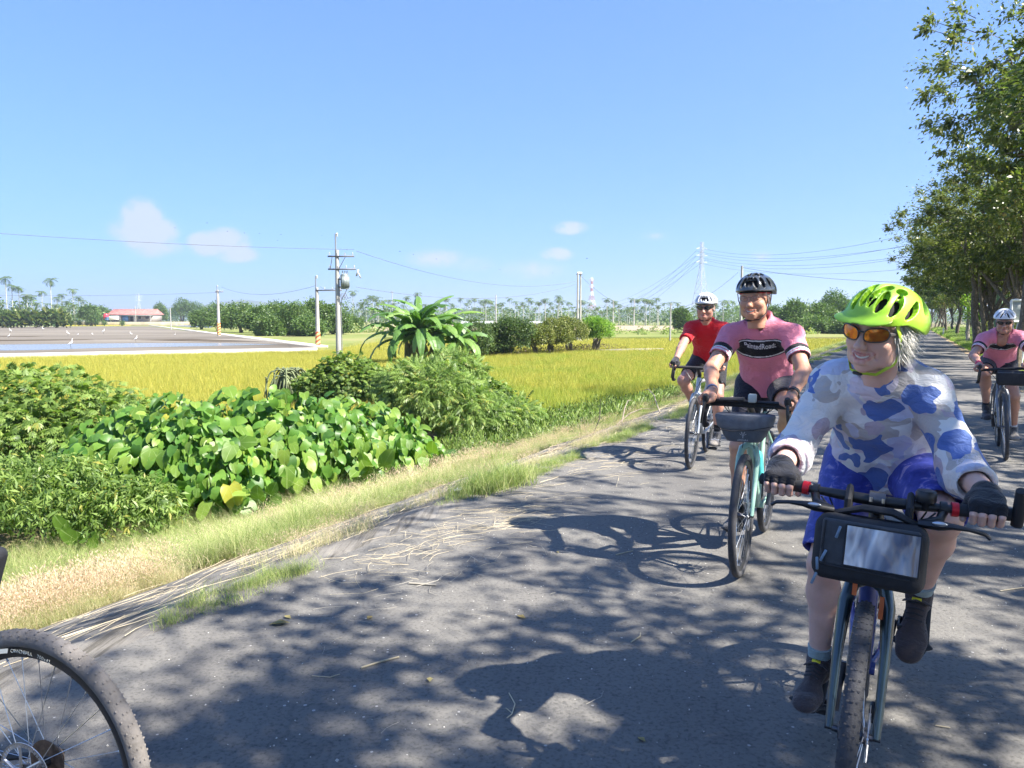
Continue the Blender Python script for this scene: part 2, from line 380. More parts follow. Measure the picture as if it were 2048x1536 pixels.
def asphalt_material():
    m_, n, l, b = new_mat('asphalt')
    big = noise(n, l, .35, 5, .6); fine = noise(n, l, 60, 4, .75)
    base = ramp(n, l, big, [(.3, (.142, .136, .124)), (.55, (.180, .172, .155)), (.75, (.225, .212, .186))])
    v = n.new('ShaderNodeTexVoronoi'); v.inputs['Scale'].default_value = 70; tcx = n.new('ShaderNodeTexCoord'); l.new(tcx.outputs['Object'], v.inputs['Vector'])
    agg = ramp(n, l, fine, [(.32, (.45, .45, .46)), (.5, (.95, .95, .95)), (.68, (1, 1, 1))])
    mm = n.new('ShaderNodeMix'); mm.data_type = 'RGBA'; mm.blend_type = 'MULTIPLY'; mm.inputs[0].default_value = .9; l.new(base, mm.inputs[6]); l.new(agg, mm.inputs[7])
    # scattered pale chips: only some of the cells
    v2 = n.new('ShaderNodeTexVoronoi'); v2.inputs['Scale'].default_value = 26; l.new(tcx.outputs['Object'], v2.inputs['Vector'])
    sep = n.new('ShaderNodeSeparateColor'); l.new(v2.outputs['Color'], sep.inputs[0])
    a = n.new('ShaderNodeMath'); a.operation = 'GREATER_THAN'; a.inputs[1].default_value = .82; l.new(sep.outputs[0], a.inputs[0])
    rr = n.new('ShaderNodeMath'); rr.operation = 'MULTIPLY_ADD'; l.new(sep.outputs[1], rr.inputs[0]); rr.inputs[1].default_value = .16; rr.inputs[2].default_value = .02
    d = n.new('ShaderNodeMath'); d.operation = 'LESS_THAN'; l.new(v2.outputs['Distance'], d.inputs[0]); l.new(rr.outputs[0], d.inputs[1])
    k = n.new('ShaderNodeMath'); k.operation = 'MULTIPLY'; l.new(a.outputs[0], k.inputs[0]); l.new(d.outputs[0], k.inputs[1])
    m2 = n.new('ShaderNodeMix'); m2.data_type = 'RGBA'; l.new(k.outputs[0], m2.inputs[0]); l.new(mm.outputs[2], m2.inputs[6]); m2.inputs[7].default_value = (.42, .40, .37, 1)
    trk = noise(n, l, 1.1, 4, .6, stretch=(1, .10, 1), rot=(0, 0, TH), dist=.3); m3 = n.new('ShaderNodeMix'); m3.data_type = 'RGBA'; m3.blend_type = 'MULTIPLY'; m3.inputs[0].default_value = 1
    l.new(m2.outputs[2], m3.inputs[6]); l.new(ramp(n, l, trk, [(.3, (.80, .80, .82)), (.5, (1, 1, 1)), (.7, (1.18, 1.14, 1.08))]), m3.inputs[7])
    vc = n.new('ShaderNodeTexVoronoi'); vc.feature = 'DISTANCE_TO_EDGE'; vc.inputs['Scale'].default_value = .55; nd = n.new('ShaderNodeTexNoise'); nd.inputs['Scale'].default_value = 2.5; nd.inputs['Detail'].default_value = 8; vm = n.new('ShaderNodeVectorMath'); vm.operation = 'MULTIPLY_ADD'; l.new(tcx.outputs['Object'], nd.inputs['Vector']); l.new(nd.outputs['Color'], vm.inputs[0]); vm.inputs[1].default_value = (1.2, 1.2, 0); l.new(tcx.outputs['Object'], vm.inputs[2]); l.new(vm.outputs[0], vc.inputs['Vector'])
    m4 = n.new('ShaderNodeMix'); m4.data_type = 'RGBA'; m4.blend_type = 'MULTIPLY'; m4.inputs[0].default_value = .22; l.new(m3.outputs[2], m4.inputs[6]); l.new(ramp(n, l, vc.outputs['Distance'], [(0, (.42, .42, .44)), (.006, (.6, .6, .62)), (.011, (1, 1, 1))]), m4.inputs[7])
    l.new(m4.outputs[2], b.inputs['Base Color']); b.inputs['Roughness'].default_value = .9; b.inputs['Specular IOR Level'].default_value = .25
    bumpit(n, l, b, fine, .9, .006); return m_
strip('road', -3.04, 2.05, -25, 500, asphalt_material(), .004, 7, np.concatenate([np.arange(-25, 40, 1.0), np.geomspace(40, 500, 40)]), wob=.06, kind='structure')
def concrete_material():
    m_, n, l, b = new_mat('weathered_concrete')
    c = ramp(n, l, noise(n, l, 1.2, 8, .65), [(.25, (.13, .12, .105)), (.5, (.21, .195, .17)), (.75, (.30, .275, .235))])
    # thin straw washed down in streaks along the road
    st = noise(n, l, 11, 6, .75, stretch=(1, .045, 1), rot=(0, 0, TH + .05)); 
    s2 = ramp(n, l, st, [(.40, (.36, .35, .33)), (.5, (.85, .85, .85)), (.58, (1.35, 1.25, 1.05))])
    mm = n.new('ShaderNodeMix'); mm.data_type = 'RGBA'; mm.blend_type = 'MULTIPLY'; mm.inputs[0].default_value = .85; l.new(c, mm.inputs[6]); l.new(s2, mm.inputs[7])
    l.new(mm.outputs[2], b.inputs['Base Color']); b.inputs['Roughness'].default_value = .92; b.inputs['Specular IOR Level'].default_value = .2
    bumpit(n, l, b, noise(n, l, 30, 8, .7), .7, .012); return m_
MC = concrete_material()
strip('embankment_slope', -4.80, -3.00, -22, 160, MC, .002, 19, 240, wob=.10, kind='structure')
dust = mat('leaf_litter', (.33, .25, .16), .95, var=.35, scale=5, bump=.6, bscale=40, spec=.1)
strip('dusty_verge', 2.02, 2.75, -20, 220, dust, .008, 4, 300, wob=.22, kind='structure')
# field, pond, bank sheets on the low plain (-1.5)
ZF = -1.5; PZ = -.88      # the ponds lie on a raised level behind their concrete path
def poly(name, pix, z, material, kind='structure', skirt=0, **k):
    P = [np.array(G(px, py, z)) for px, py in pix]; m_ = MB().sheet(P)
    if skirt:
        for i in range(len(P)): a, b = P[i], P[(i + 1) % len(P)]; m_.add([a, b, b - (0, 0, skirt), a - (0, 0, skirt)], [(0, 3, 2, 1)])
    return m_.build(name, material, smooth=False, kind=kind, **k)
far_m, n_, l_, b_ = new_mat('far_meadow'); l_.new(ramp(n_, l_, noise(n_, l_, .06, 6, .65), [(.3, (.13, .17, .05)), (.5, (.20, .22, .08)), (.7, (.27, .24, .12))]), b_.inputs['Base Color']); b_.inputs['Roughness'].default_value = 1; b_.inputs['Specular IOR Level'].default_value = 0
poly('far_meadow', [(-900, 674.5), (2600, 674.5), (1700, 641.2), (-700, 641.2)], PZ - .02, far_m, skirt=1.2)
poly('pond_side_meadow', [(-700, 674.45), (769, 674.45), (640, 696.8), (-500, 716.5)], PZ - .024, far_m, skirt=1.2)
mud, n_, l_, b_ = new_mat('pond_mud')
l_.new(ramp(n_, l_, noise(n_, l_, .05, 7, .6, stretch=(.35, 1.6, 1)), [(.3, (.09, .08, .068)), (.5, (.165, .148, .125)), (.7, (.25, .225, .19))]), b_.inputs['Base Color']); b_.inputs['Roughness'].default_value = 1; b_.inputs['Specular IOR Level'].default_value = 0
poly('pond_bank', [(-500,716),(640,696.5),(560,683),(470,671),(345,659),(300,652.5),(120,653),(-500,656)], PZ + .03, mud)
wat, n_, l_, b_ = new_mat('pond_water')
b_.inputs['Base Color'].default_value = (.20, .20, .19, 1); b_.inputs['Roughness'].default_value = .22; b_.inputs['Specular IOR Level'].default_value = .45
bumpit(n_, l_, b_, noise(n_, l_, 1.5, 3), .15, .05)
poly('pond_water', [(-500,694),(-200,690.5),(60,688.5),(300,686),(445,686.2),(560,688.5),(470,691),(200,696),(60,700.5),(-500,705)], PZ + .035, wat)
poly('far_pond_water', [(330,650),(430,651.5),(420,655.5),(350,652)], PZ + .035, wat)
darkmud = mat('wet_mud', (.09, .075, .06), .9, var=.3, scale=.2, spec=0)
for k_, pts_ in enumerate([[(-500,684),(-100,680.5),(170,678.5),(190,679.8),(120,680.8),(-500,688)], [(260,680),(380,677.5),(540,683),(430,683.2)], [(-500,676),(-100,673.2),(90,672.2),(60,673.6),(-500,678)]]):
    poly('wet_mud', pts_, PZ + .04, darkmud)
pale = mat('pale_concrete', (.46, .43, .38), .9, var=.1, scale=2)
def kerb(name, pa, pb, z, wd, h, material, **k):
    zz = z + h if name == 'field_path' else z; a, b = G(*pa, zz), G(*pb, zz); a.z = b.z = z; d = (b - a); d.z = 0; L_ = d.length; ang = math.atan2(d.y, d.x)
    return MB().box(((a.x + b.x) / 2, (a.y + b.y) / 2, z + h / 2 - .05), (L_, wd, h + .1), rotm('Z', ang)).build(name, material, smooth=False, **k)
kerb('field_path', (-420,715), (632,695.5), PZ - .55, .75, .62, pale, kind='structure')
kerb('track', (640,694), (280,648.5), PZ, 1.4, .12, pale, kind='structure')
kerb('ditch_edge', (1010,811), (1215,822), ZF, .35, .22, pale, kind='structure')
# ------------------------------------------------------------ foliage templates
def t_diamond(l=1., w_=.42, fold=.12):
    return np.array([(0, 0, 0), (-w_ / 2, l * .45, fold * l), (0, l, -.08 * l), (w_ / 2, l * .45, fold * l), (0, l * .5, 0)]), [np.array([(0, 4, 1), (1, 4, 2), (0, 3, 4), (4, 3, 2)])]
def t_simple(l=1., w_=.45):
    return np.array([(0, 0, 0), (-w_ / 2, l * .5, .06), (0, l, -.1), (w_ / 2, l * .5, .06)]), [np.array([(0, 3, 2, 1)])]
def t_cluster(k, l, spread, leaf=t_simple, seed=1, w_=.45, droop=.2):
    r = np.random.default_rng(seed); V = []; Q = []; n = 0
    for i in range(k):
        a = r.uniform(0, 6.28); d = np.array((math.cos(a) * .8, math.sin(a) * .8, r.uniform(-.7, .6) - droop)); d /= np.linalg.norm(d)
        v, f = leaf(l * r.uniform(.6, 1.2), w_ * l); Rm = rot_align(d[None], np.array([r.uniform(-.9, .9)]))[0]
        p = r.normal(0, spread, 3); V.append(v @ Rm.T + p); Q.append(f[0] + n); n += len(v)
    return np.concatenate(V), [np.concatenate(Q)]
def t_pinnate(pairs=8, L_=1., ll=.2, lw=.07, droop=.35, ang=1.1):
    V = []; Q = []; n = 0
    for i in range(pairs + 1):
        t = (i + .6) / (pairs + .6); y = L_ * t * (1 - .12 * t); z = -droop * t * t * L_
        for sgn in ((-1, 1) if i < pairs else (0,)):
            a = ang * (1 - .35 * t) * sgn; s_ = ll * (.7 + .6 * math.sin(math.pi * min(t + .15, 1)))
            d = np.array((math.sin(a), math.cos(a), -.18 - .3 * t)); d /= np.linalg.norm(d)
            v, f = t_simple(s_, lw); Rm = rot_align(d[None])[0]
            V.append(v @ Rm.T + np.array((0, y, z))); Q.append(f[0] + n); n += len(v)
    return np.concatenate(V), [np.concatenate(Q)]
def t_palmate(lobes=7, l=1., w_=.22):
    V = []; Q = []; n = 0
    for i in range(lobes):
        a = (i - (lobes - 1) / 2) * 2.5 / lobes; s_ = l * (1 - .28 * abs(a)); v, f = t_simple(s_, w_ * l)
        d = np.array((math.sin(a), math.cos(a), -.35)); d /= np.linalg.norm(d); Rm = rot_align(d[None])[0]
        V.append(v @ Rm.T); Q.append(f[0] + n); n += len(v)
    return np.concatenate(V), [np.concatenate(Q)]
def t_heart(l=1., cup=.16, droop=.25, n=9, wave=.03, seed=0):
    r = np.random.default_rng(seed); half = []
    for i in range(n):
        t = i / (n - 1); a = math.pi * t                        # outline from the notch round to the tip
        x = .52 * math.sin(a) ** .8 * (1 - .25 * t) * (1.05 if t < .5 else 1); y = .5 - .62 * math.cos(a) - (.0 if t else -.12) + (.12 * t ** 3)
        half.append((x, y))
    V = [(0, .08, 0), (0, .45, 0), (0, .8, -droop * .3), (0, 1.24, -droop)]
    for sg in (1, -1):
        for (x, y) in half[1:-1]:
            V.append((sg * x, y, cup * abs(x) * 1.6 - droop * max(0, y) ** 2 * .55 + wave * r.normal()))
    V = np.array(V) * l; m_ = n - 2; T = []
    for k, o in ((0, 4), (1, 4 + m_)):
        for i in range(m_ - 1):
            y = (V[o + i, 1] + V[o + i + 1, 1]) / 2 / l; c = 0 if y < .25 else 1 if y < .62 else 2
            T.append((c, o + i, o + i + 1) if k == 0 else (c, o + i + 1, o + i))
        T.append((2, o + m_ - 1, 3) if k == 0 else (2, 3, o + m_ - 1))
        a_ = [o + i for i in range(m_)]
        # link the centre line
        for c in (0, 1):
            j = next((i for i in range(m_ - 1) if (V[o + i, 1] + V[o + i + 1, 1]) / 2 / l >= (.25, .62)[c]), m_ - 1)
            T.append((c, o + j, c + 1) if k == 0 else (c, c + 1, o + j))
    return V, [np.array(T)]
def t_blades(k, h, w_, spread, lean=.35, segs=2, seed=1, curve=.5, top=0):
    r = np.random.default_rng(seed); V = []; Q = []; n = 0
    for i in range(k):
        a = r.uniform(0, 6.28); rr = spread * math.sqrt(r.random()); p = np.array((rr * math.cos(a), rr * math.sin(a), 0))
        b_ = r.uniform(0, 6.28); d = np.array((math.cos(b_), math.sin(b_), 0)); s_ = np.array((-d[1], d[0], 0)); hh = h * r.uniform(.55, 1.1); le = lean * r.uniform(.2, 1.3)
        for j in range(segs + 1):
            t = j / segs; c = p + d * le * hh * t ** (1 + curve * 2) + np.array((0, 0, hh * t * (1 - .25 * le * t))); ww = w_ * (1 - t * .93) * (1 if not top or t < .6 else top)
            V += [c - s_ * ww / 2, c + s_ * ww / 2]
        for j in range(segs): Q.append((n, n + 1, n + 3, n + 2)); n += 2
        n += 2
    return np.array(V), [np.array(Q)]
def jitter_rot(D, s=.5):
    return rot_align(D + rng.normal(0, s, D.shape), rng.normal(0, .6, len(D)))
def blob_points(blobs, n, rmin=.55, p=.45):
    """points in the outer part of a union of ellipsoids (cx,cy,cz,rx,ry,rz)"""
    B = np.array(blobs, float); wgt = (B[:, 3] * B[:, 4] * B[:, 5]) ** (2 / 3); wgt /= wgt.sum()
    k = rng.choice(len(B), n, p=wgt); d = randdir(n, -.5, 1); r = rmin + (1 - rmin) * rng.random(n) ** p
    r = r * (1 + .16 * vnoise(d * 2.3 + k[:, None] * 3.1, 1.2, 9))
    return B[k, :3] + d * B[k, 3:] * r[:, None], d
G1 = [(0, (.030, .055, .014)), (.5, (.060, .105, .024)), (1, (.125, .17, .045))]
LM_tree = leafmat('tree_leaf', [(0, (.045, .072, .022)), (.5, (.10, .14, .038)), (.85, (.17, .20, .055)), (1, (.30, .22, .08))], .48, .36)
LM_olive = leafmat('olive_tree_leaf', [(0, (.06, .08, .028)), (.45, (.14, .17, .05)), (.8, (.22, .235, .075)), (.93, (.30, .26, .10)), (1, (.36, .24, .09))], .5, .34)
LM_bush = leafmat('bush_leaf', [(0, (.085, .15, .035)), (.5, (.185, .285, .065)), (.98, (.30, .40, .11)), (1, (.38, .36, .08))], .45)
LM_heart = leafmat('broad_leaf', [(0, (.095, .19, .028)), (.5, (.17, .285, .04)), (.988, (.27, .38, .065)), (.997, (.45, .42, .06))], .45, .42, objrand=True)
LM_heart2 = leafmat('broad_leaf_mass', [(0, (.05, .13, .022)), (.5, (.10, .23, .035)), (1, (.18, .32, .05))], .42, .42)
LM_far = leafmat('far_leaf', [(0, (.06, .11, .035)), (.5, (.115, .19, .05)), (1, (.20, .28, .08))], .4)
LM_palm = leafmat('palm_leaf', [(0, (.06, .11, .035)), (.6, (.13, .19, .06)), (1, (.30, .30, .10))], .35)
LM_ban = leafmat('banana_leaf', [(0, (.09, .19, .05)), (.5, (.14, .27, .06)), (1, (.24, .37, .09))], .4, .4)
LM_dry = leafmat('dry_banana_leaf', [(0, (.12, .11, .05)), (1, (.24, .22, .10))], .2, .8)
LM_rice = leafmat('rice_blade', [(0, (.20, .26, .045)), (.3, (.35, .35, .055)), (.7, (.50, .44, .07)), (1, (.62, .52, .13))], .35, .7)
LM_riceg = leafmat('rice_blade_green', [(0, (.14, .24, .035)), (.4, (.30, .36, .05)), (1, (.50, .47, .075))], .35, .7)
LM_grass = leafmat('grass_blade', [(0, (.15, .24, .06)), (.5, (.30, .38, .12)), (1, (.52, .50, .24))], .4, .7)
LM_gdry = leafmat('dry_grass_blade', [(0, (.30, .33, .14)), (.35, (.48, .45, .25)), (.75, (.64, .55, .36)), (1, (.62, .44, .35))], .35, .9)
LM_pink = leafmat('pink_seed_head', [(0, (.62, .50, .36)), (.5, (.68, .47, .38)), (1, (.72, .58, .46))], .4, .9)
LM_lime = leafmat('lime_leaf', [(0, (.12, .24, .04)), (.5, (.22, .38, .06)), (1, (.42, .52, .10))], .5)
bark = mat('bark', (.14, .115, .085), .95, var=.5, scale=14, bump=1, bscale=30)
barkl = mat('pale_bark', (.30, .27, .22), .95, var=.35, scale=10, bump=.8, bscale=30)
stemg = mat('green_stem', (.13, .2, .06), .8, var=.3)

# ------------------------------------------------------------ roadside trees
def limb(mb, a, b, r0, r1, sag=.0, n=6, k=5, wob=.08):
    a, b = np.array(a, float), np.array(b, float); L_ = np.linalg.norm(b - a); t = np.linspace(0, 1, k)[:, None]
    P = a + (b - a) * t + np.array((0, 0, 1)) * (sag * L_ * 4 * t * (1 - t)) + rng.normal(0, wob * L_ * .3, (k, 3)) * (np.sin(t * math.pi))
    mb.tube(P, np.linspace(r0, r1, k), n, caps=False); return P
def tree_meshes(name, H=9, rad=4.6, base=2.6, tips=300, leaves=42000, ls=.16, seed=1, lmat=None, trunk_r=.17, low=.3, ntr=1, bmat=None, airy=.62):
    global rng
    keep = rng; rng = np.random.default_rng(seed)
    tr = MB(); br = MB(); crown_c = np.array((0, 0, (H + base) / 2 + .3)); rz_ = (H - base) / 2
    forks = []
    for q in range(ntr):
        off = np.array((rng.normal(0, .3 * (ntr > 1)), rng.normal(0, .3 * (ntr > 1)), 0)); top = off * 2 + np.array((rng.normal(0, .25), rng.normal(0, .25), base + .3))
        k = 9; t = np.linspace(0, 1, k)[:, None]; P = off + (top - off) * t + rng.normal(0, .05, (k, 3)) * np.sin(t * 3.1); P[0, 2] = -.15
        tr.tube(P, trunk_r * (1.25 - .5 * t[:, 0] + .35 * np.exp(-t[:, 0] * 12)), 10, caps=False); forks.append(P[-1])
        for f in (P[int(k * .7)],): forks.append(f)
    T = []
    nm = 8
    for i in range(nm):
        a = i * 2.4 + rng.uniform(-.4, .4); el = rng.uniform(.15, 1.35); f = forks[i % len(forks)]
        e = crown_c + np.array((math.cos(a) * math.cos(el) * rad * .62, math.sin(a) * math.cos(el) * rad * .62, math.sin(el) * rz_ * .7 - .1 * rz_))
        P = limb(tr, f, e, trunk_r * .55, .045, .04, 7, 6, .14)
        for j in range(6):
            s_ = P[rng.integers(2, 6)]; d = randdir(1, -.45, .9)[0]; e2 = s_ + d * np.array((rad * .38, rad * .38, rz_ * .38)) * rng.uniform(.6, 1.1)
            P2 = limb(br, s_, e2, .035, .014, .03, 5, 4, .16)
            for q in range(max(1, tips // (nm * 6))):
                s3 = P2[rng.integers(1, 4)]; e3 = s3 + randdir(1, -.5, .8)[0] * rng.uniform(.3, 1.0) * rad * .2
                v = (e3 - crown_c) / np.array((rad, rad, rz_)); m_ = np.linalg.norm(v)
                if m_ > 1.08: e3 = crown_c + v / m_ * np.array((rad, rad, rz_))
                br.tube([s3, (s3 + e3) / 2 + rng.normal(0, .04, 3), e3], [.012, .008, .004], 3, caps=False); T.append(e3)
    # drooping outer twigs fill the outline unevenly
    for q in range(int(tips * .45)):
        d = randdir(1, -.55, .95)[0]; k_ = 1 + .14 * vnoise(d[None] * 2.2, 1, seed)[0]
        e3 = crown_c + d * np.array((rad, rad, rz_)) * rng.uniform(.7, 1.02) * k_; T.append(e3)
        s3 = e3 * .86 + crown_c * .14; br.tube([s3, e3], [.012, .004], 3, caps=False)
    T = np.array(T); n = leaves; k = rng.integers(0, len(T), n); cl = rng.uniform(.55, 1.25, len(T))
    D = randdir(n, -.75, .9); P = T[k] + D * (np.abs(rng.normal(0, .26, n)) * cl[k] * airy * rad / 4.6 * 1.6)[:, None]
    out_ = (P - crown_c); out_ /= np.linalg.norm(out_, axis=1)[:, None]
    D2 = D * .5 + out_ * .6 + np.array((0, 0, -.35))
    V, Fs, r_ = stamp([t_simple(1, .5)], P, rot_align(D2 + rng.normal(0, .35, D2.shape), rng.normal(0, .8, n)), ls * rng.uniform(.55, 1.15, n))
    # colour differs from clump to clump
    ck = rng.normal(.45, .17, len(T)); r_ = np.clip(.55 * r_ + .5 * np.repeat(ck[k], 1), 0, 1)
    crown = npmesh(name + '_crown', V, Fs, [lmat or LM_tree], False, r_)
    trunk = tr.mesh(name + '_trunk', bmat or bark); branches = br.mesh(name + '_branch', bmat or bark)
    rng = keep
    return trunk, branches, crown
def place_tree(name, meshes, loc, rz, s=1, sz=None, parts=('trunk', 'branches', 'crown'), **k):
    e = empty(name, loc, rz, **k); e.scale = (s, s, sz or s)
    for nm, me in zip(parts, meshes): link(nm, me, e, kind='stuff' if nm == 'branches' else None)
    return e
T6 = tree_meshes('rt7', 8.2, 4.5, 1.5, 330, 52000, .135, 18, trunk_r=.13, lmat=LM_olive, airy=.66)
T7 = tree_meshes('rt8', 9.6, 4.6, 2.6, 300, 48000, .135, 19, trunk_r=.13, lmat=LM_olive, airy=.6)
T1 = tree_meshes('rt1', 9.4, 4.6, 2.5, 260, 33000, .17, 11, trunk_r=.14)
T2 = tree_meshes('rt2', 8.8, 4.9, 2.3, 260, 32000, .16, 12, trunk_r=.13)
T3 = tree_meshes('rt3', 7.6, 4.3, 2.1, 220, 27000, .16, 13, trunk_r=.13)
TL = tree_meshes('rt4', 8.5, 4.6, 2.2, 120, 9000, .34, 14, trunk_r=.12)
T5 = tree_meshes('rt6', 8.6, 4.2, 3.4, 90, 6500, .17, 16, airy=.7)
T4 = tree_meshes('rt5', 8.4, 4.6, 3.0, 170, 17000, .17, 15, airy=.8)
ORD = 'first second third fourth fifth sixth seventh eighth ninth tenth eleventh twelfth thirteenth fourteenth fifteenth sixteenth seventeenth eighteenth nineteenth twentieth'.split()
SET1 = 'trees lining the right side of the road'
# unseen ones beside and behind the camera still throw the dappled shade on the road
tl = [(-13, 6.0, T2, 1.0, .7), (-7.5, 6.3, T1, .95, 2.1), (-3.6, 6.0, T7, .95, 4.0), (0.1, 5.9, T6, 1.03, 5.1), (6.0, 6.6, T5, 1.0, 1.1), (11.8, 6.2, T4, 1.0, 3.1),
      (19.5, 5.5, T2, .98, .2), (27, 4.0, T7, 1.10, 2.6), (34.5, 3.4, T6, .98, 1.4), (41.5, 3.1, T6, .94, 5.2), (48, 3.4, T6, .9, 4.4), (56, 3.6, T3, .98, 3.3),
      (65, 3.8, TL, .95, .5), (75, 3.8, TL, .98, 1.5), (86, 3.6, TL, .9, 2.5), (98, 3.8, TL, .95, 3.5), (112, 3.6, TL, .9, 4.5), (128, 3.6, TL, .95, 5.5), (146, 3.4, TL, .9, .9), (166, 3.4, TL, .9, 1.9), (190, 3.2, TL, .9, 2.9)]
lab = ['leafy roadside tree behind the viewpoint shading the asphalt', 'leafy roadside tree just behind the viewpoint', 'leafy roadside tree level with the viewpoint', 'leafy roadside tree next to the woman in the lime helmet, out of frame',
       'leafy roadside tree beside the man in the open pink jersey, out of frame', 'leafy tree whose twigs hang in at the top right corner', 'tallest airy tree with bare branches showing at the top of its crown',
       'dense dark tree directly below the tall airy crown', 'third dense tree down the road with foliage over the verge', 'fourth tree down the road with foliage reaching over the asphalt', 'fifth tree down the shaded road', 'sixth tree down the shaded road']
for i, (u, n, T, s, a) in enumerate(tl):
    p = RP(n, u); place_tree('roadside_tree', T, p, a, s, sz={27: 1.28, 34.5: .95}.get(u), label=lab[i] if i < len(lab) else '%s of the small far trees where the road vanishes, counted from the near one' % ORD[i - len(lab)], cat='tree', group=SET1 if i < len(lab) else 'far trees at the end of the road')
# second, darker row behind them, closing the view to the right
for i, (u, n, s, a) in enumerate([(31, 11, .8, 2.9), (39, 10.5, .9, 4.1), (47, 9, .95, 5), (57, 9, 1, .8), (68, 9, 1, 2), (82, 9, 1, 3), (100, 9.5, 1.05, 4), (122, 9, 1, 5), (150, 9, 1, 6)]):
    place_tree('background_tree', TL, RP(n, u), a, s, label='%s dark tree of the second row behind the roadside trees, counted from the near end' % ORD[i], cat='tree', group='second row of trees right of the road')
# slim trunks between them near the verge
slim = []
for i, (px, py, h, r_) in enumerate([(1936,688,4.2,.10),(1912,674,3.4,.13),(1893,668,3.2,.11),(1953,703,4.5,.16),(1970,705,4.4,.09),(1884,662,3,.1),(2030,745,4.6,.12)]):
    b = G(px, py, 0); e = empty('slim_tree', b, 0, label=['thin pale trunk with a lime green leafy shoot beside the verge', 'short dark trunk left of the lime green shoot', 'dark trunk second from the road end of the verge', 'dark leaning trunk left of the white helmeted rider', 'thin trunk just behind the white helmeted rider', 'last thin trunk by the verge before the road vanishes', 'trunk behind the sign board at the frame edge'][i], cat='tree', group='trunks along the grass verge')
    m_ = MB(); lean = rng.uniform(-.15, .15, 2); P = np.array([(lean[0] * t * h, lean[1] * t * h, h * t - .1) for t in np.linspace(0, 1, 7)]) + rng.normal(0, .03, (7, 3)); m_.tube(P, np.linspace(r_ * 1.2, r_ * .5, 7), 9, caps=False)
    m_.build('trunk', barkl if i in (0,) else bark, e)
    Pp, D = blob_points([(P[-1][0], P[-1][1], h - .1, 1.3, 1.3, 1.0)], 1500); V, Fs, rr = stamp([t_simple(1, .5)], Pp, jitter_rot(D), .16 * rng.uniform(.6, 1.2, 1500))
    link('crown', npmesh('slim_crown', V, Fs, [LM_tree], False, rr), e)
    if i == 0:
        Pp, D = blob_points([(.15, -.1, 1.75, .55, .55, .75), (-.1, 0, 2.5, .4, .4, .5)], 900, .2); V, Fs, rr = stamp([t_simple(1, .5)], Pp, jitter_rot(D), .15 * rng.uniform(.6, 1.2, 900))
        link('shoot', npmesh('shoot', V, Fs, [LM_lime], False, rr), e)
# undergrowth right of the trees
Pp, D = blob_points([(*RP(rng.uniform(8.5, 13), u)[:2], .7, 2.6, 2.6, rng.uniform(1.6, 3.2)) for u in np.arange(18, 150, 4.5)], 24000, .6)
V, Fs, rr = stamp([t_simple(1, .5)], Pp, jitter_rot(D), .33 * rng.uniform(.6, 1.2, len(Pp)))
link('undergrowth', npmesh('undergrowth', V, Fs, [LM_tree], False, rr), kind='stuff', label='dark tangled undergrowth behind the trees', cat='undergrowth')

# ------------------------------------------------------------ grasses
def grass_src(name, k, h, w_, spread, lean, m_, seed, segs=2, heads=None, curve=.5):
    V, Fs = t_blades(k, h, w_, spread, lean, segs, seed, curve); r_ = np.repeat(np.random.default_rng(seed).random(k), segs); mi = np.zeros(len(Fs[0]), int); ms = [m_]
    if heads:
        hm, kk, hh = heads; rg = np.random.default_rng(seed + 5); n = len(V)
        a = rg.uniform(0, 6.28, kk); rr = spread * np.sqrt(rg.random(kk)); P = np.stack([rr * np.cos(a), rr * np.sin(a), hh * rg.uniform(.6, 1.05, kk)], 1)
        P[:, :2] += rg.normal(0, .12, (kk, 2)) * hh * 1.5
        D = np.stack([rg.normal(0, .5, kk), rg.normal(0, .5, kk), np.ones(kk)], 1)
        v2, f2, r2 = stamp([t_simple(1, .25)], P, rot_align(D, rg.uniform(0, 6, kk)), .022 * rg.uniform(.6, 1.4, kk))
        V = np.concatenate([V, v2]); Fs = [np.concatenate([Fs[0], f2[0] + n])]; r_ = np.concatenate([r_, r2]); mi = np.concatenate([mi, np.ones(len(f2[0]), int)]); ms.append(hm)
    return npmesh(name, V, Fs, ms, False, r_, mi)
def nu_points(n, nr, ur, f=None):
    a = rng.uniform(nr[0], nr[1], n); u = rng.uniform(ur[0], ur[1], n)
    if f is not None: k = f(a, u); a, u = a[k], u[k]
    return np.stack([a * NV[0] + u * UV[0], a * NV[1] + u * UV[1], gzn(a, u) - .01], 1), a, u
def keepview(P, mx=1.0):
    """leave out what lies outside the picture with a generous margin"""
    return P[(np.abs(P[:, 0]) < .92 * P[:, 1] + 2.5)]
gA = [grass_src('grass_tuft', 60, .24, .0055, .17, .9, LM_grass, 21, 3), grass_src('grass_tuft_b', 56, .30, .0055, .2, 1.1, LM_grass, 22, 3)]
gD = [grass_src('straw_tuft', 70, .27, .004, .2, 1.3, LM_gdry, 23, 3, (LM_pink, 90, .30)), grass_src('straw_tuft_b', 74, .24, .004, .22, 1.5, LM_gdry, 24, 3), grass_src('straw_tuft_c', 60, .30, .004, .18, 1.1, LM_gdry, 25, 3, (LM_pink, 130, .34))]
gM = [gD[1], grass_src('pale_tuft', 70, .30, .004, .22, 1.3, LM_grass, 27, 3)]
gW = [grass_src('weed_tuft', 30, .30, .010, .2, .6, LM_grass, 26, 2)]
def patch(a, u, s, seed, lo): return vnoise(np.stack([a, u, a * 0], 1), s, seed) > lo
def hsc(a, u=0): return np.clip((-4.78 - a) * 1.6, .35, 1) * rng.uniform(.75, 1.15, len(a)) * np.where(u > 10, .72, 1.0)
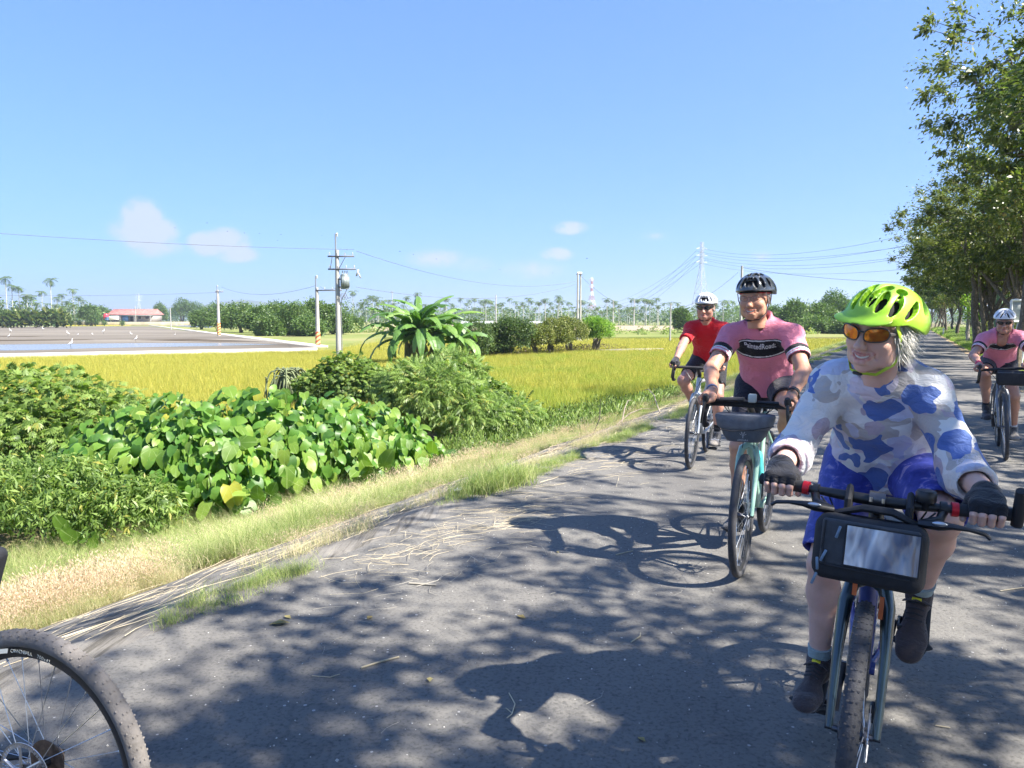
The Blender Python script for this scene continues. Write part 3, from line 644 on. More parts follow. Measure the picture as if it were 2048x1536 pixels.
P, a, u = nu_points(15000, (-6.9, -5.0), (-4, 26)); k = patch(a * 1.6, u * .6, .8, 4, -.08) & (rng.random(len(a)) < np.clip((a + 6.9) / 1.0, 0, 1) * np.where((u > .5) & (u < 8), 1, .22)); P, a, u = P[k], a[k], u[k]; k = np.abs(P[:, 0]) < .92 * P[:, 1] + 2.5
scatter('dry_grass', P[k], gD, scl=hsc(a[k], u[k]), label='straw coloured grass with pinkish seed heads on the bank', cat='grass')
P, a, u = nu_points(16500, (-9.8, -4.95), (-4, 30)); k = patch(a, u, .5, 8, -.45) | (a < -6.8) | (u > 9); P, a, u = P[k], a[k], u[k]; k = np.abs(P[:, 0]) < .92 * P[:, 1] + 2.5
scatter('green_grass', P[k], [gM[0], gM[1], gA[0], gM[1]], scl=hsc(a[k], u[k]), label='pale green grass tufts growing through the straw on the bank', cat='grass')
P, a, u = nu_points(11000, (-8.4, -4.9), (26, 150)); scatter('far_bank_grass', P, [gM[1], gD[1], gA[1], gA[0]], scl=rng.uniform(.7, 1.3, len(P)), label='mixed grass on the bank beyond the riders', cat='grass')
P, a, u = nu_points(4200, (-3.28, -3.02), (-3, 70)); P = P[(patch(a * 2, u, .8, 6, .25) | ((u > 5) & patch(a * 2, u, .8, 6, -.35)))]
scatter('edge_grass', P, gA, scl=rng.uniform(.22, .45, len(P)), label='low green grass in the joint between asphalt and slope', cat='grass')
P, a, u = nu_points(900, (-3.9, -3.3), (-3, 40)); scatter('edge_straw', P[patch(a * 2, u, .9, 7, .1)], gD, scl=.5 * np.ones(int(patch(a * 2, u, .9, 7, .1).sum())), label='thin straw growing over the slope edge', cat='grass')
P, a, u = nu_points(17000, (2.5, 7.5), (12, 130)); scatter('verge_grass', P, [grass_src('verge_tuft', 44, .2, .011, .24, .7, LM_lime, 29), gA[0]], scl=rng.uniform(.6, 1.15, len(P)) * (1 + np.clip((nu(P[:, 0], P[:, 1])[1] - 30) / 60, 0, 1.2)), label='bright green grass verge under the roadside trees', cat='grass')
tu = [grass_src('tussock', 150, .55, .006, .12, 1.25, LM_grass, 41, 4), grass_src('tussock_b', 150, .5, .005, .14, 1.5, LM_gdry, 42, 4)]
P, a, u = nu_points(210, (-7.6, -5.3), (1, 24)); scatter('grass_tussocks', P, tu, scl=rng.uniform(.5, .95, len(P)), label='arching grass tussocks standing out of the bank grass', cat='grass')
# one lush clump that stands out on the edge
P = np.array([RP(rng.normal(-3.2, .10), rng.normal(5.75, .28)) for _ in range(46)]); scatter('grass_clump', P, [gA[1]], scl=rng.uniform(.6, .95, 46), label='bright tall grass clump on the asphalt edge', cat='grass')

# ------------------------------------------------------------ rice
def rice_src(name, m_, seed, w=1.0, k=620, h=.62, bw=.014):
    r = np.random.default_rng(seed); V, Fs = t_blades(k, h, bw, .01, .34, 2, seed, .9)
    off = np.repeat(r.uniform(-w / 2, w / 2, (k, 2)), 6, 0); V[:, :2] += off
    return npmesh(name, V, Fs, [m_], False, np.repeat(r.random(k), 2))
rA = [rice_src('rice_patch', LM_rice, 31), rice_src('rice_patch_b', LM_rice, 32)]; rG = [rice_src('rice_patch_green', LM_riceg, 33, h=.60), rice_src('rice_patch_green_b', LM_riceg, 34, h=.60)]
rB = [rice_src('rice_far', LM_rice, 35, 2.6, 640, .62, .045), rice_src('rice_far_b', LM_rice, 36, 2.6, 640, .62, .045)]
ricefloor = mat('rice_floor', (.30, .29, .05), .9, var=.35, scale=2, bump=.8, bscale=6, spec=.1)
def field_ok(x, y):
    n, u = nu(x, y); ok = n < np.where(u < 20.5, -11.2, -8.1 - .9 * np.exp(-(u - 20.5) / 3)) + .15 * np.sin(u * .7)
    # pond and its white path lie beyond this line
    pa, pb = G(-420, 715, PZ), G(640, 696, PZ); t = (x - pa.x) / (pb.x - pa.x); ylim = pa.y + t * (pb.y - pa.y) - .9
    ok &= ~((x < pb.x + 1.5) & (y > ylim)); ok &= y < 102.5 + 0 * x; ok &= np.abs(x) < .74 * y + 6
    ok &= y > 19
    # orchard strip
    return ok
orch = [G(940, 722), G(1235, 704)]
def gridpts(x0, x1, y0, y1, st):
    X, Y = np.meshgrid(np.arange(x0, x1, st), np.arange(y0, y1, st)); return X.ravel() + rng.normal(0, st * .06, X.size), Y.ravel() + rng.normal(0, st * .06, X.size)
X, Y = gridpts(-62, 66, 19, 62, .82); k = field_ok(X, Y); X, Y = X[k], Y[k]
# the parcel on the road side of the orchard is greener
def green(x, y): d = orch[1] - orch[0]; return ((x - orch[0].x) * d.y - (y - orch[0].y) * d.x > -1) & (x > G(930, 800).x * y / 28) 
g_ = green(X, Y) & (rng.random(len(X)) < .8 - .012 * (Y - 21)) & (X > -3)
for nm, kk, src, lb in (('rice_field', ~g_, rA, 'ripening yellow rice field'), ('green_rice', g_, rG, 'greener rice near the bank')):
    P = np.stack([X[kk], Y[kk], np.full(kk.sum(), ZF)], 1); scatter(nm, P, src, rot=rng.integers(0, 4, len(P)) * math.pi / 2 + rng.normal(0, .08, len(P)), scl=rng.uniform(.85, 1.1, len(P)) , tilt=.03, label=lb, cat='rice')
X, Y = gridpts(-90, 100, 62, 110, 2.1); k = field_ok(X, Y); P = np.stack([X[k], Y[k], np.full(k.sum(), ZF)], 1)
scatter('far_rice_field', P, rB, rot=rng.integers(0, 4, len(P)) * math.pi / 2 + rng.normal(0, .1, len(P)), scl=rng.uniform(.85, 1.1, len(P)), tilt=.02, label='ripening yellow rice reaching to the far hedges', cat='rice')
poly('field_soil', [(-600, 717.5), (640, 698), (765, 675), (1640, 674), (1500, 760), (1200, 826), (1030, 819), (-900, 830)], ZF + .02, ricefloor)
poly('far_field', [(125, 652), (262, 651.2), (262, 646.5), (135, 647)], PZ + .05, mat('yellow_rice', (.6, .52, .05), .9, scale=1))
# ------------------------------------------------------------ shrubs on the bank
hearts = [npmesh('leaf_%d' % i, *t_heart(1, c, d, 9, .02, i), [LM_heart], True) for i, (c, d) in enumerate([(.1, .3), (.2, .45), (.02, .2), (.28, .6)])]
th = [t_heart(1, .15, .35, 7, .03, 9), t_heart(1, .05, .6, 7, .04, 10)]
def along(px, n):                # where the sight line through column px meets the line n beside the road
    d = ray(px, 800); k = d.x / d.y; Y = n / (k * NV[0] + NV[1]); return np.array((k * Y, Y))
def stems(mb, c, blobs, k, r=.012):
    for i in range(k):
        b = blobs[rng.integers(len(blobs))]; e = np.array(b[:3]) + randdir(1, -.2, .8)[0] * np.array(b[3:]) * .8
        s_ = np.array((b[0] + rng.normal(0, .2), b[1] + rng.normal(0, .2), c)); mid = (s_ + e) / 2 + rng.normal(0, .1, 3); mb.tube([s_, mid, e], [r * 1.6, r, r * .5], 5, caps=False)
def heart_shrub(px, n, top_py, rx, nleaf, nmass, label, size=(.10, .21), extra=()):
    x, y = along(px, n); z0 = float(gxy(x, y)[0]); zt = CAMH - (top_py - 640) * (y) / F; h = zt - z0
    e = empty('broad_leaved_shrub', (x, y, z0), 0, label=label, cat='shrub', group='broad-leaved shrubs on the bank')
    bl = [(0, 0, h * .5, rx, rx * .8, h * .5), (rx * .5, -.3, h * .36, rx * .7, rx * .7, h * .38), (-rx * .5, -.35, h * .38, rx * .7, rx * .7, h * .4)] + list(extra)
    mb = MB(); stems(mb, 0, bl, 26, .014); mb.build('stem', stemg, e, kind=None)
    P, D = blob_points(bl, nleaf, .86, .8)
    k = (D[:, 1] < .35) | (D[:, 2] > .5); P, D = P[k], D[k]; P[:, 2] = np.maximum(P[:, 2], .12)
    for i in range(len(P)):
        d = D[i] * np.array((.5, .5, .3)) + np.array((0, -.3, -1.05 if D[i][2] < .6 else -.6)) + rng.normal(0, .25, 3)
        m_ = rot_align(d[None], np.array([rng.normal(0, .35)]), up=D[i] * .7 + np.array((.3, -.75, .45)) + rng.normal(0, .22, 3))[0]
        s_ = (size[0] * .65 + (size[1] * 1.3 - size[0] * .65) * rng.random() ** 1.5) * (1.12 if D[i][2] < .4 else .88)
        o = link('leaf', hearts[rng.integers(4)], e); o.matrix_local = Matrix.Translation(P[i]) @ Matrix(m_.tolist()).to_4x4() @ Matrix.Diagonal((s_, s_, s_, 1))
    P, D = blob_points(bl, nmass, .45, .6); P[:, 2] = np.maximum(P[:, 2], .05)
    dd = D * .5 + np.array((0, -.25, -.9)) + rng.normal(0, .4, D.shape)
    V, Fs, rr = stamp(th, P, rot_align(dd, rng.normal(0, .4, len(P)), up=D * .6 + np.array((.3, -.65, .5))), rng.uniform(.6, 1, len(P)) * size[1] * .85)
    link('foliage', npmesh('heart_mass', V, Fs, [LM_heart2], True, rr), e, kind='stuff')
heart_shrub(268, -10.4, 812, 1.0, 210, 800, 'broad-leaved shrub with drooping heart leaves, nearest to the camera')
heart_shrub(385, -9.5, 800, 1.0, 290, 700, 'broad-leaved shrub with the largest pale veined leaves, hanging over the straw grass')
heart_shrub(490, -9.6, 775, 1.1, 290, 800, 'tall bright broad-leaved shrub in the middle of the thicket', size=(.10, .22))
heart_shrub(600, -9.4, 780, 1.2, 290, 800, 'bright broad-leaved shrub right of the tallest one, below the tangled plant')
heart_shrub(715, -9.3, 800, 1.2, 280, 700, 'broad-leaved shrub between the bright thicket and the feathery bush')
heart_shrub(795, -8.9, 850, .8, 150, 400, 'low broad-leaved shrub at the road end of the thicket', size=(.1, .2))
heart_shrub(340, -14.5, 782, .9, 110, 500, 'darker broad-leaved shrub standing behind the thicket by the rice', size=(.09, .16))
def leafy(name, px, n, blobs, temps, cnt, size, material, label, cat='shrub', stem=12, group=None, droop=(0, 0, -.3), z=None, smooth=False, up=(0, 0, 1)):
    x, y = along(px, n); z0 = float(gxy(x, y)[0])
    e = empty(name, (x, y, z0), 0, label=label, cat=cat, group=group)
    mb = MB(); stems(mb, 0, blobs, stem); mb.build('stem', stemg, e)
    P, D = blob_points(blobs, cnt, .62, .7); P[:, 2] = np.maximum(P[:, 2], .03)
    V, Fs, rr = stamp(temps, P, rot_align(D * .8 + np.array(droop) + rng.normal(0, .4, D.shape), rng.normal(0, .4, cnt), up=D * .5 + np.array((0, 0, .8))), size * rng.uniform(.6, 1.2, cnt))
    # clumps of lighter and darker growth
    link('foliage', npmesh(name, V, Fs, [material], smooth, rr), e, kind='stuff'); return e
tp = [t_pinnate(7, 1, .26, .09, .4), t_pinnate(6, 1, .3, .10, .2)]; tpal = [t_palmate(7, 1, .24), t_palmate(5, 1, .3)]
tspear = [t_cluster(6, .8, .1, seed=5, w_=.22, droop=.5), t_cluster(5, .9, .12, seed=6, w_=.2, droop=.8)]
leafy('palmate_bush', 70, -14.3, [(0, 0, 1.0, 2.0, 1.7, 1.1), (1.5, -.3, .75, 1.2, 1.2, .85), (-1.6, -.2, 1.0, 1.6, 1.5, 1.0), (.2, -.9, .7, 1.6, 1.0, .8)], tpal + [tp[0]], 7200, .17, LM_bush, 'large rounded bush of small palmate leaves at the left edge')
leafy('drooping_bush', 110, -10.0, [(0, 0, .55, 1.1, .9, .62), (.9, -.1, .42, .8, .7, .5), (-1.0, .1, .5, .9, .8, .6)], tspear, 2300, .17, LM_bush, 'low bush of long narrow drooping leaves at the left, in front of the palmate bush')
leafy('fine_leaved_bush', 700, -15.0, [(0, 0, 1.0, 1.15, 1.0, .95), (.9, -.2, .8, .8, .8, .75), (-.9, 0, .8, .8, .8, .7)], tpal, 4600, .15, LM_bush, 'deep green fine-leaved bush below the transformer pole')
leafy('feathery_bush', 868, -10.4, [(0, 0, .95, 1.25, 1.1, .95), (1.0, -.4, .6, 1.0, .9, .6), (-.6, .5, 1.2, .9, .9, .7), (1.9, .2, .5, .8, .8, .5)], tp, 3600, .30, LM_bush, 'wide feathery bush with pinnate leaves in front of the banana plant')
leafy('feathery_bush', 905, -13.2, [(0, 0, 1.3, .8, .8, .65), (.6, 0, 1.05, .6, .6, .6)], tp, 900, .32, LM_gr2 if 'LM_gr2' in globals() else LM_bush, 'upper feathery sprays rising behind the wide feathery bush', group=None)
leafy('feathery_bush', 985, -11.6, [(0, 0, .5, .7, .7, .6), (-.7, 0, .6, .6, .6, .55)], tpal, 1500, .15, LM_bush, 'small rounded bush beside the pale ditch edge')
LM_weed = leafmat('weed_leaf', [(0, (.09, .17, .04)), (.5, (.17, .27, .06)), (1, (.28, .36, .10))], .4)
# flowering low weeds right of the thicket
P = np.array([RP(rng.uniform(-9.2, -5.4), u_) for u_ in rng.uniform(13, 24, 2400)]); tw = t_cluster(46, .035, .11, seed=8, w_=.5, droop=-.2)
r9 = np.random.default_rng(4).random(46)
wm = npmesh('weed_clump', tw[0] * np.array((1, 1, 1.2)) + np.array((0, 0, .16)), tw[1], [LM_weed], False, r9)
wf = [stamp([t_simple(1, .8)], np.random.default_rng(3).normal(0, .14, (5, 3)) * np.array((1, 1, .3)) + np.array((0, 0, .34)), rot_align(np.tile((0, 0, 1.), (5, 1)) + np.random.default_rng(5).normal(0, .6, (5, 3))), np.full(5, .014))]
wfm = npmesh('weed_flower', wf[0][0], wf[0][1], [mat('white_petal', (.85, .85, .78), .7)], False, wf[0][2])
scatter('low_weeds', P, [wm, wm, wfm, gA[0], wm], scl=rng.uniform(.45, 1.15, len(P)), label='low weeds dotted with small white flowers beside the thicket', cat='weeds')
# elephant ears
earm = npmesh('ear_leaf', *t_heart(1, .12, .15, 11, .02, 3), [LM_heart], True)
def taro(px, n, k, size, label, h=.45):
    x, y = along(px, n); z0 = float(gxy(x, y)[0]); e = empty('elephant_ear_plant', (x, y, z0), 0, label=label, cat='plant', group='elephant ear plants at the foot of the thicket')
    for i in range(k):
        a = rng.uniform(-2.6, -.5); r_ = rng.uniform(.1, .3); p = np.array((r_ * math.cos(a), r_ * math.sin(a), h * rng.uniform(.6, 1.2)))
        MB().tube([(0, 0, 0), p * np.array((.3, .3, .8)), p], [.02, .014, .008], 6).build('stalk', stemg, e)
        d = np.array((math.cos(a) * .5, math.sin(a) * .5, rng.uniform(-.2, .9)))
        m_ = rot_align(d[None], np.array([rng.normal(0, .3)]), up=(math.cos(a) * .3, -.8, .6))[0]; s_ = size * rng.uniform(.7, 1.1)
        o = link('leaf', earm, e); o.matrix_local = Matrix.Translation(p) @ Matrix(m_.tolist()).to_4x4() @ Matrix.Diagonal((s_, s_, s_, 1))
taro(868, -7.9, 7, .30, 'elephant ear plant with upright glossy leaves near the feathery bush', .35)
taro(745, -7.8, 6, .28, 'elephant ear plant with one low arching leaf in the weeds')
taro(165, -9.0, 4, .20, 'elephant ear plant with one torn pale leaf at the lower left', .3)
taro(520, -8.1, 4, .26, 'elephant ear plant in the dark gap under the thicket')
# trailing cactus-like tangle
x, y = along(578, -17.5); z0 = float(gxy(x, y)[0]); e = empty('tangled_cactus', (x, y, z0), 0, label='grey green tangle of arching cactus stems above the thicket', cat='cactus'); mb = MB()
for i in range(110):
    a = rng.uniform(0, 6.28); r_ = rng.uniform(.25, .75); t = np.linspace(0, 1, 7); s0 = np.array((rng.normal(0, .2), rng.normal(0, .2), 1.0 + rng.uniform(0, .4)))
    mb.tube(np.stack([s0[0] + r_ * t * math.cos(a), s0[1] + r_ * t * math.sin(a), s0[2] + .35 * t - 1.25 * t ** 2.4], 1), [.026] * 6 + [.012], 4, caps=False)
MB().tube([(0, 0, -.1), (0, 0, 1.3)], [.07, .08], 8).build('post', pale, e); mb.build('stems', mat('cactus_green', (.14, .17, .08), .8, var=.5, scale=3), e, kind='stuff')

# ------------------------------------------------------------ banana plant
def banana_leaf(L_, W, seed, arch=1.0, torn=.4, rise=.9):
    """a few strips along a curved midrib; tears part the blade"""
    r = np.random.default_rng(seed); k = 15; t = np.linspace(0, 1, k); ang = rise - arch * 1.9 * t ** 1.25
    pts = np.zeros((k, 3)); st_ = L_ / (k - 1)
    for i in range(1, k): pts[i] = pts[i - 1] + st_ * np.array((0, math.cos(ang[i]), math.sin(ang[i])))
    V = []; Q = []
    for sg in (-1, 1):
        i = 1
        while i < k - 1:
            j = min(k - 1, i + (1 if r.random() < torn else r.integers(2, 4))); droop = r.uniform(.1, .5 + torn)
            for a in range(i, j):
                n = len(V); 
                for q in (a, a + 1):
                    w_ = W * math.sin(math.pi * min(max(t[q], .02), .98)) ** .55 * .5; nrm = np.array((0, -math.sin(ang[q]), math.cos(ang[q])))
                    V += [pts[q], pts[q] + sg * np.array((w_ * .55, 0, 0)) + nrm * .03 - np.array((0, 0, droop * w_ * .18)), pts[q] + sg * np.array((w_, 0, 0)) - np.array((0, 0, droop * w_ * .75)) + np.array((0, w_ * .25, 0))]
                Q += [(n, n + 1, n + 4, n + 3), (n + 1, n + 2, n + 5, n + 4)]
            i = j
    return np.array(V), Q, pts
bx = at(838, 740, 45); e = empty('banana_plant', (bx.x, bx.y, ZF), 0, label='tall banana plant with broad torn leaves standing in front of the orchard trees', cat='banana plant')
for j, (ox, oy, hh) in enumerate([(0, 0, 2.2), (.8, .3, 2.0), (-.7, .4, 1.8), (1.9, .5, 1.6)]):
    MB().tube([(ox, oy, -.1), (ox * 1.05, oy, hh * .5), (ox * 1.1, oy, hh)], [.2, .17, .11], 10).build('stem', mat('banana_stem', (.22, .2, .1), .8, var=.4, scale=3), e)
    nl = (22, 17, 15, 11)[j]
    for i in range(nl):
        a = i * 2.4 + j; L_ = rng.uniform(2.6, 3.9) * (1 if j < 3 else .75); fr = i / nl
        V, Q, pts = banana_leaf(L_, rng.uniform(.50, .66), 100 * j + i, rng.uniform(.50, .85) + .5 * (1 - fr), .5, .35 + 1.1 * fr)
        m_ = MB(); m_.add(V, Q); m_.tube(pts, np.linspace(.035, .008, len(pts)), 5)
        o = m_.build('leaf', LM_ban if i % 5 else LM_ban, e); a_ = o.data.attributes.new('rnd', 'FLOAT', 'FACE'); a_.data.foreach_set('value', np.full(len(o.data.polygons), rng.random()))
        o.location = (ox * 1.1, oy, hh - .05); o.rotation_euler = (0, 0, a)
    for i in range(4 if j < 3 else 2):
        V, Q, pts = banana_leaf(2.0, .4, 300 + 10 * j + i, 1.3, .9, -.5); m_ = MB(); m_.add(V, Q); m_.tube(pts, np.linspace(.03, .008, len(pts)), 5)
        o = m_.build('leaf', LM_dry, e, label='dry hanging leaf'); a_ = o.data.attributes.new('rnd', 'FLOAT', 'FACE'); a_.data.foreach_set('value', np.full(len(o.data.polygons), rng.random()))
        o.location = (ox * 1.1, oy, hh - .2); o.rotation_euler = (0, 0, rng.uniform(1.8, 4.6) + j)

# ------------------------------------------------------------ small trees in and behind the fields
def small_tree(name, px, base_py, top_py, half_px, material, label, cnt=2600, ls=.3, z=ZF, trunk=True, cat='tree', group=None, low=.25, nb=5, bm=None, seed=None):
    p = G(px, base_py, z); H_ = (base_py - top_py) * p.y / F; W_ = half_px * p.y / F
    e = empty(name, p, 0, label=label, cat=cat, group=group)
    bl = [(0, 0, H_ * (.5 + low / 2), W_ * .8, W_ * .75, H_ * (.5 - low / 2))]
    for i in range(nb):
        a = rng.uniform(0, 6.28); r_ = rng.uniform(.35, .6) * W_; bl.append((r_ * math.cos(a), r_ * math.sin(a) * .8, H_ * rng.uniform(low + .2, .78), W_ * rng.uniform(.35, .55), W_ * rng.uniform(.35, .55), H_ * rng.uniform(.16, .26)))
    m_ = MB(); 
    for q in range(3 if trunk else 1):
        m_.tube([(rng.normal(0, .1 * W_), rng.normal(0, .1 * W_), -.1), (rng.normal(0, .1 * W_), 0, H_ * .3), (rng.normal(0, .3 * W_), 0, H_ * .65)], [.05 * H_ * (.5 if q else .8), .03 * H_, .012 * H_], 7, caps=False)
    m_.build('trunk', bm or bark, e)
    P, D = blob_points(bl, cnt, .6, .6); P[:, 2] = np.maximum(P[:, 2], .05)
    V, Fs, rr = stamp([t_cluster(4, 1, .45, seed=3), t_cluster(4, 1, .5, seed=4)], P, jitter_rot(D, .6), ls * rng.uniform(.5, 1.1, cnt))
    sh = .5 + .5 * vnoise(P * (2.2 / max(W_, .5)), 1, 4); rr = np.clip(rr * .65 + .35 * np.repeat(sh, 1)[np.arange(len(rr)) * len(P) // len(rr)], 0, 1)
    link('crown', npmesh('crown', V, Fs, [material], False, rr), e); return e
LM_ol = leafmat('olive_leaf', [(0, (.10, .13, .035)), (.6, (.19, .22, .05)), (1, (.32, .30, .09))], .35)
LM_dk = leafmat('dark_orchard_leaf', [(0, (.045, .085, .028)), (.5, (.09, .15, .042)), (.9, (.16, .22, .065)), (1, (.26, .20, .08))], .35)
for px, b, t, hw, m_, lb in [(950, 724, 638, 50, LM_dk, 'dark rounded orchard tree beside the banana plant'), (1022, 722, 630, 50, LM_dk, 'darkest and densest orchard tree, second from the banana plant'), (985, 722, 648, 46, LM_dk, 'low bronze tinted orchard tree between the two dark ones'),
        (1070, 719, 646, 46, LM_ol, 'low yellowish orchard tree in the middle of the row'), (1106, 717, 636, 44, LM_ol, 'open orchard tree with a bare leg of trunk'), (1142, 714, 634, 44, LM_ol, 'olive orchard tree in front of the double pole'), (1192, 711, 632, 46, LM_lime, 'bright lime orchard tree with a thick dark trunk at the end of the row')]:
    small_tree('orchard_tree', px, b, t, hw, m_, lb, 3000, .19, low=.28 if m_ is not LM_dk else .08, group='orchard trees in the rice', seed=1)
stp = G(1188, 706); MB().tube([(stp.x, stp.y, ZF - .1), (stp.x + .2, stp.y, ZF + .7), (stp.x + .1, stp.y, ZF + 1.3)], [.42, .3, .2], 9).build('tree_stump', bark, label='thick dark stump under the lime orchard tree', cat='stump')
P0 = [G(px, py) for px, py in [(935,722),(1000,721),(1080,717),(1150,712),(1200,708)]]
Pp, D = blob_points([(p.x, p.y, ZF + .35, 2.4, .9, .55) for p in P0 + [(P0[i] + P0[i+1]) / 2 for i in range(4)]], 5200, .5); V, Fs, rr = stamp([t_simple(1, .3)], Pp, jitter_rot(D), .16 * rng.uniform(.5, 1.3, len(Pp)))
link('orchard_floor_brush', npmesh('brush', V, Fs, [leafmat('brown_brush', [(0, (.07, .05, .03)), (1, (.18, .14, .08))], .1)], False, rr), kind='stuff', label='brown brush on the low bank under the orchard trees', cat='brush')
kerb('orchard_path', (1195, 711), (1320, 708), ZF, 1.0, .5, mat('orchard_path_earth', (.26, .235, .19), .95, var=.3, scale=2), kind='structure')
thick = [(404,664,622,26),(438,668,606,40),(482,672,604,44),(520,676,612,38),(556,672,603,40),(590,679,606,44),(632,677,600,40),(668,676,612,36),(700,672,634,26),(540,680,632,30),(620,681,636,34)]
lbs = ['low leftmost tree of the thicket beyond the ponds', 'broad tree left of the middle pond pole', 'broad tree right behind the middle pond pole', 'round tree in the middle of the thicket', 'tall rear tree of the thicket', 'large dark tree at the front of the thicket', 'tree with the highest crown beside the striped pole', 'tree between the striped pole and the transformer pole', 'low end of the thicket right of the transformer pole', 'low shrub in front of the thicket', 'low shrub at the foot of the striped pole']
for (px, b, t, hw), lb in zip(thick, lbs): small_tree('thicket_tree', px, b, t, hw * 1.05, LM_far, lb, 1900, .55, low=.02, group='trees of the thicket beyond the ponds')
for px, b, t, hw, lb in [(365, 650, 596, 24, 'dark twin-crowned tree right of the red roofed house'), (395, 650, 603, 22, 'rounded tree between the house and the thicket'), (322, 651, 606, 16, 'small light tree touching the house gable'), (182, 655, 608, 22, 'brownish half bare tree left of the house'), (205, 653, 612, 22, 'green tree directly left of the house')]:
    small_tree('distant_tree', px, b, t, hw, LM_far, lb, 1300, .9, low=.1, group='trees around the house')
for px, b, t, hw, lb in [(1590, 673, 600, 34, 'rounded tree just right of the pink sleeve'), (1640, 673, 606, 40, 'low tree right behind the pink jersey rider'), (1668, 672, 582, 42, 'tallest dark tree beyond the field, left of the lime helmet'), (1722, 674, 592, 46, 'tree beyond the field behind the lime helmet'), (1545, 671, 612, 24, 'small tree seen past the pink shoulder'), (1780, 672, 600, 40, 'tree beyond the field right of the lime helmet'), (1625, 674, 632, 44, 'low bush at the field edge below the trees'), (1700, 675, 636, 40, 'low bush at the field edge behind the helmet'), (1365, 672, 618, 20, 'bushy tree behind the red rider')]:
    small_tree('field_edge_tree', px, b, t, hw, LM_far, lb, 2400, .55, low=.02, group='trees at the far right edge of the rice')
# betel palms
def palm_meshes(seed, H_=12., fl=2.3, k=11):
    r = np.random.default_rng(seed); tr = MB(); tr.tube([(0, 0, -.2), (r.normal(0, .08), 0, H_ * .5), (r.normal(0, .15), 0, H_)], [.13, .10, .08], 6, caps=False)
    t2 = MB().tube([(0, 0, H_ - .1), (0, 0, H_ + .9)], [.12, .06], 6); V = []; Q = []; rr = []
    for i in range(k):
        a = i * 2.4; rise = r.uniform(.1, 1.25) if i > 2 else -.3; m_ = 9; t = np.linspace(0, 1, m_); ang = rise - 1.9 * t ** 1.3
        p = np.zeros((m_, 3)); p[0] = (0, 0, H_ + .8)
        for j in range(1, m_): p[j] = p[j - 1] + fl / m_ * np.array((math.cos(a) * math.cos(ang[j]), math.sin(a) * math.cos(ang[j]), math.sin(ang[j])))
        s_ = np.array((-math.sin(a), math.cos(a), 0))
        for j in range(1, m_ - 1):
            wl = .75 * math.sin(math.pi * (t[j] * .8 + .15))
            for sg in (-1, 1):
                n = len(V); e = p[j] + s_ * sg * wl + (p[j + 1] - p[j]) * 1.2 - np.array((0, 0, wl * .45)); V += [p[j], p[j + 1] * .75 + p[j] * .25, e]; Q.append((n, n + 1, n + 2)); rr.append(r.random() * .3 + i / k * .6)
        n = len(V); V += [p[0] - s_ * .04, p[0] + s_ * .04, p[-1]]; Q.append((n, n + 1, n + 2)); rr.append(.3)
    mt = MB(); mt.add(t2.V[0], t2.Q[0])
    return tr.mesh('palm_trunk', mat('palm_bark', (.36, .37, .3), .8, var=.25, scale=1)), t2.mesh('crownshaft', LM_lime), npmesh('palm_crown', V, [Q], [LM_palm], False, rr)
PM = [palm_meshes(s) for s in (51, 52, 53, 54)]
def palm(px, top, base, label, group):
    p = G(px, base, ZF); H_ = (base - top) * p.y / F; s_ = H_ / 14.0; ws = max(s_ * 1.25, min(1.4, s_ * 1.55))
    e = empty('betel_palm', p, rng.uniform(0, 6), label=label, cat='palm tree', group=group); e.scale = (ws, ws, s_)
    for nm, me in zip(('trunk', 'crownshaft', 'crown'), PM[rng.integers(4)]): link(nm, me, e)
lp = [(15,548,658),(28,565,657),(40,569,657),(56,585,657),(68,588,655),(87,578,655),(104,553,656),(118,592,655),(126,584,654),(148,573,653),(158,590,654),(170,598,654),(135,600,654),(97,604,656),(78,602,657),(48,606,657),(5,602,657),(113,606,655),(142,612,655),(165,612,655),(180,618,654),(30,612,657),(60,612,657),(152,606,655),(128,612,655),(88,612,655)]
pl = ['tallest betel palm at the far left', 'second tall palm beside the tallest one at the left', 'third tall palm in the left cluster', 'shorter palm right of the three tall ones', 'short palm with a bare pale trunk near the left', 'slender palm left of the high rounded one', 'tall betel palm with the widest crown of the left grove']
for i, (a, b, c) in enumerate(lp): palm(a + rng.normal(0, 1), b, c, pl[i] if i < len(pl) else ('betel palm %s in height rank among those of the left grove' % ORD[i] if i < 20 else 'small low palm at the foot of the left grove, %s from its left end' % ORD[sorted(q[0] for q in lp[20:]).index(a)]), 'betel palms of the left grove')
ORD = 'first second third fourth fifth sixth seventh eighth ninth tenth eleventh twelfth thirteenth fourteenth fifteenth sixteenth seventeenth eighteenth nineteenth twentieth'.split()
LMK = [(700, 'transformer pole'), (785, 'thin left far pole'), (940, 'banana plant'), (992, 'thin middle far pole'), (1075, 'orchard row middle'), (1157, 'paired poles'), (1226, 'pole beside the lime tree'), (1268, 'last far pole'), (1340, 'slim rice field pole')]
cntp = {}
def row(xs, tops, bases, grp, lb):
    for x_ in sorted(xs):
        q = [l for l in LMK if l[0] <= x_][-1]; cntp[q] = cntp.get(q, 0) + 1
        palm(x_, rng.uniform(*tops), rng.uniform(*bases), 'far betel palm, %s to the right of the %s' % (ORD[cntp[q] - 1], q[1]), grp)
row(np.arange(706, 940, 9) + rng.normal(0, 3, 26), (588, 618), (650, 655), 'betel palms behind the banana plant', 'betel palm in the far row behind the banana plant')
row(np.arange(940, 1330, 5.2) + rng.normal(0, 2.5, 75), (592, 622), (650, 656), 'betel palms of the far plantation', 'betel palm in the far plantation behind the orchard trees')
row(np.arange(1330, 1480, 9) + rng.normal(0, 3, 17), (594, 618), (651, 656), 'betel palms behind the riders', 'betel palm in the far plantation behind the red rider')
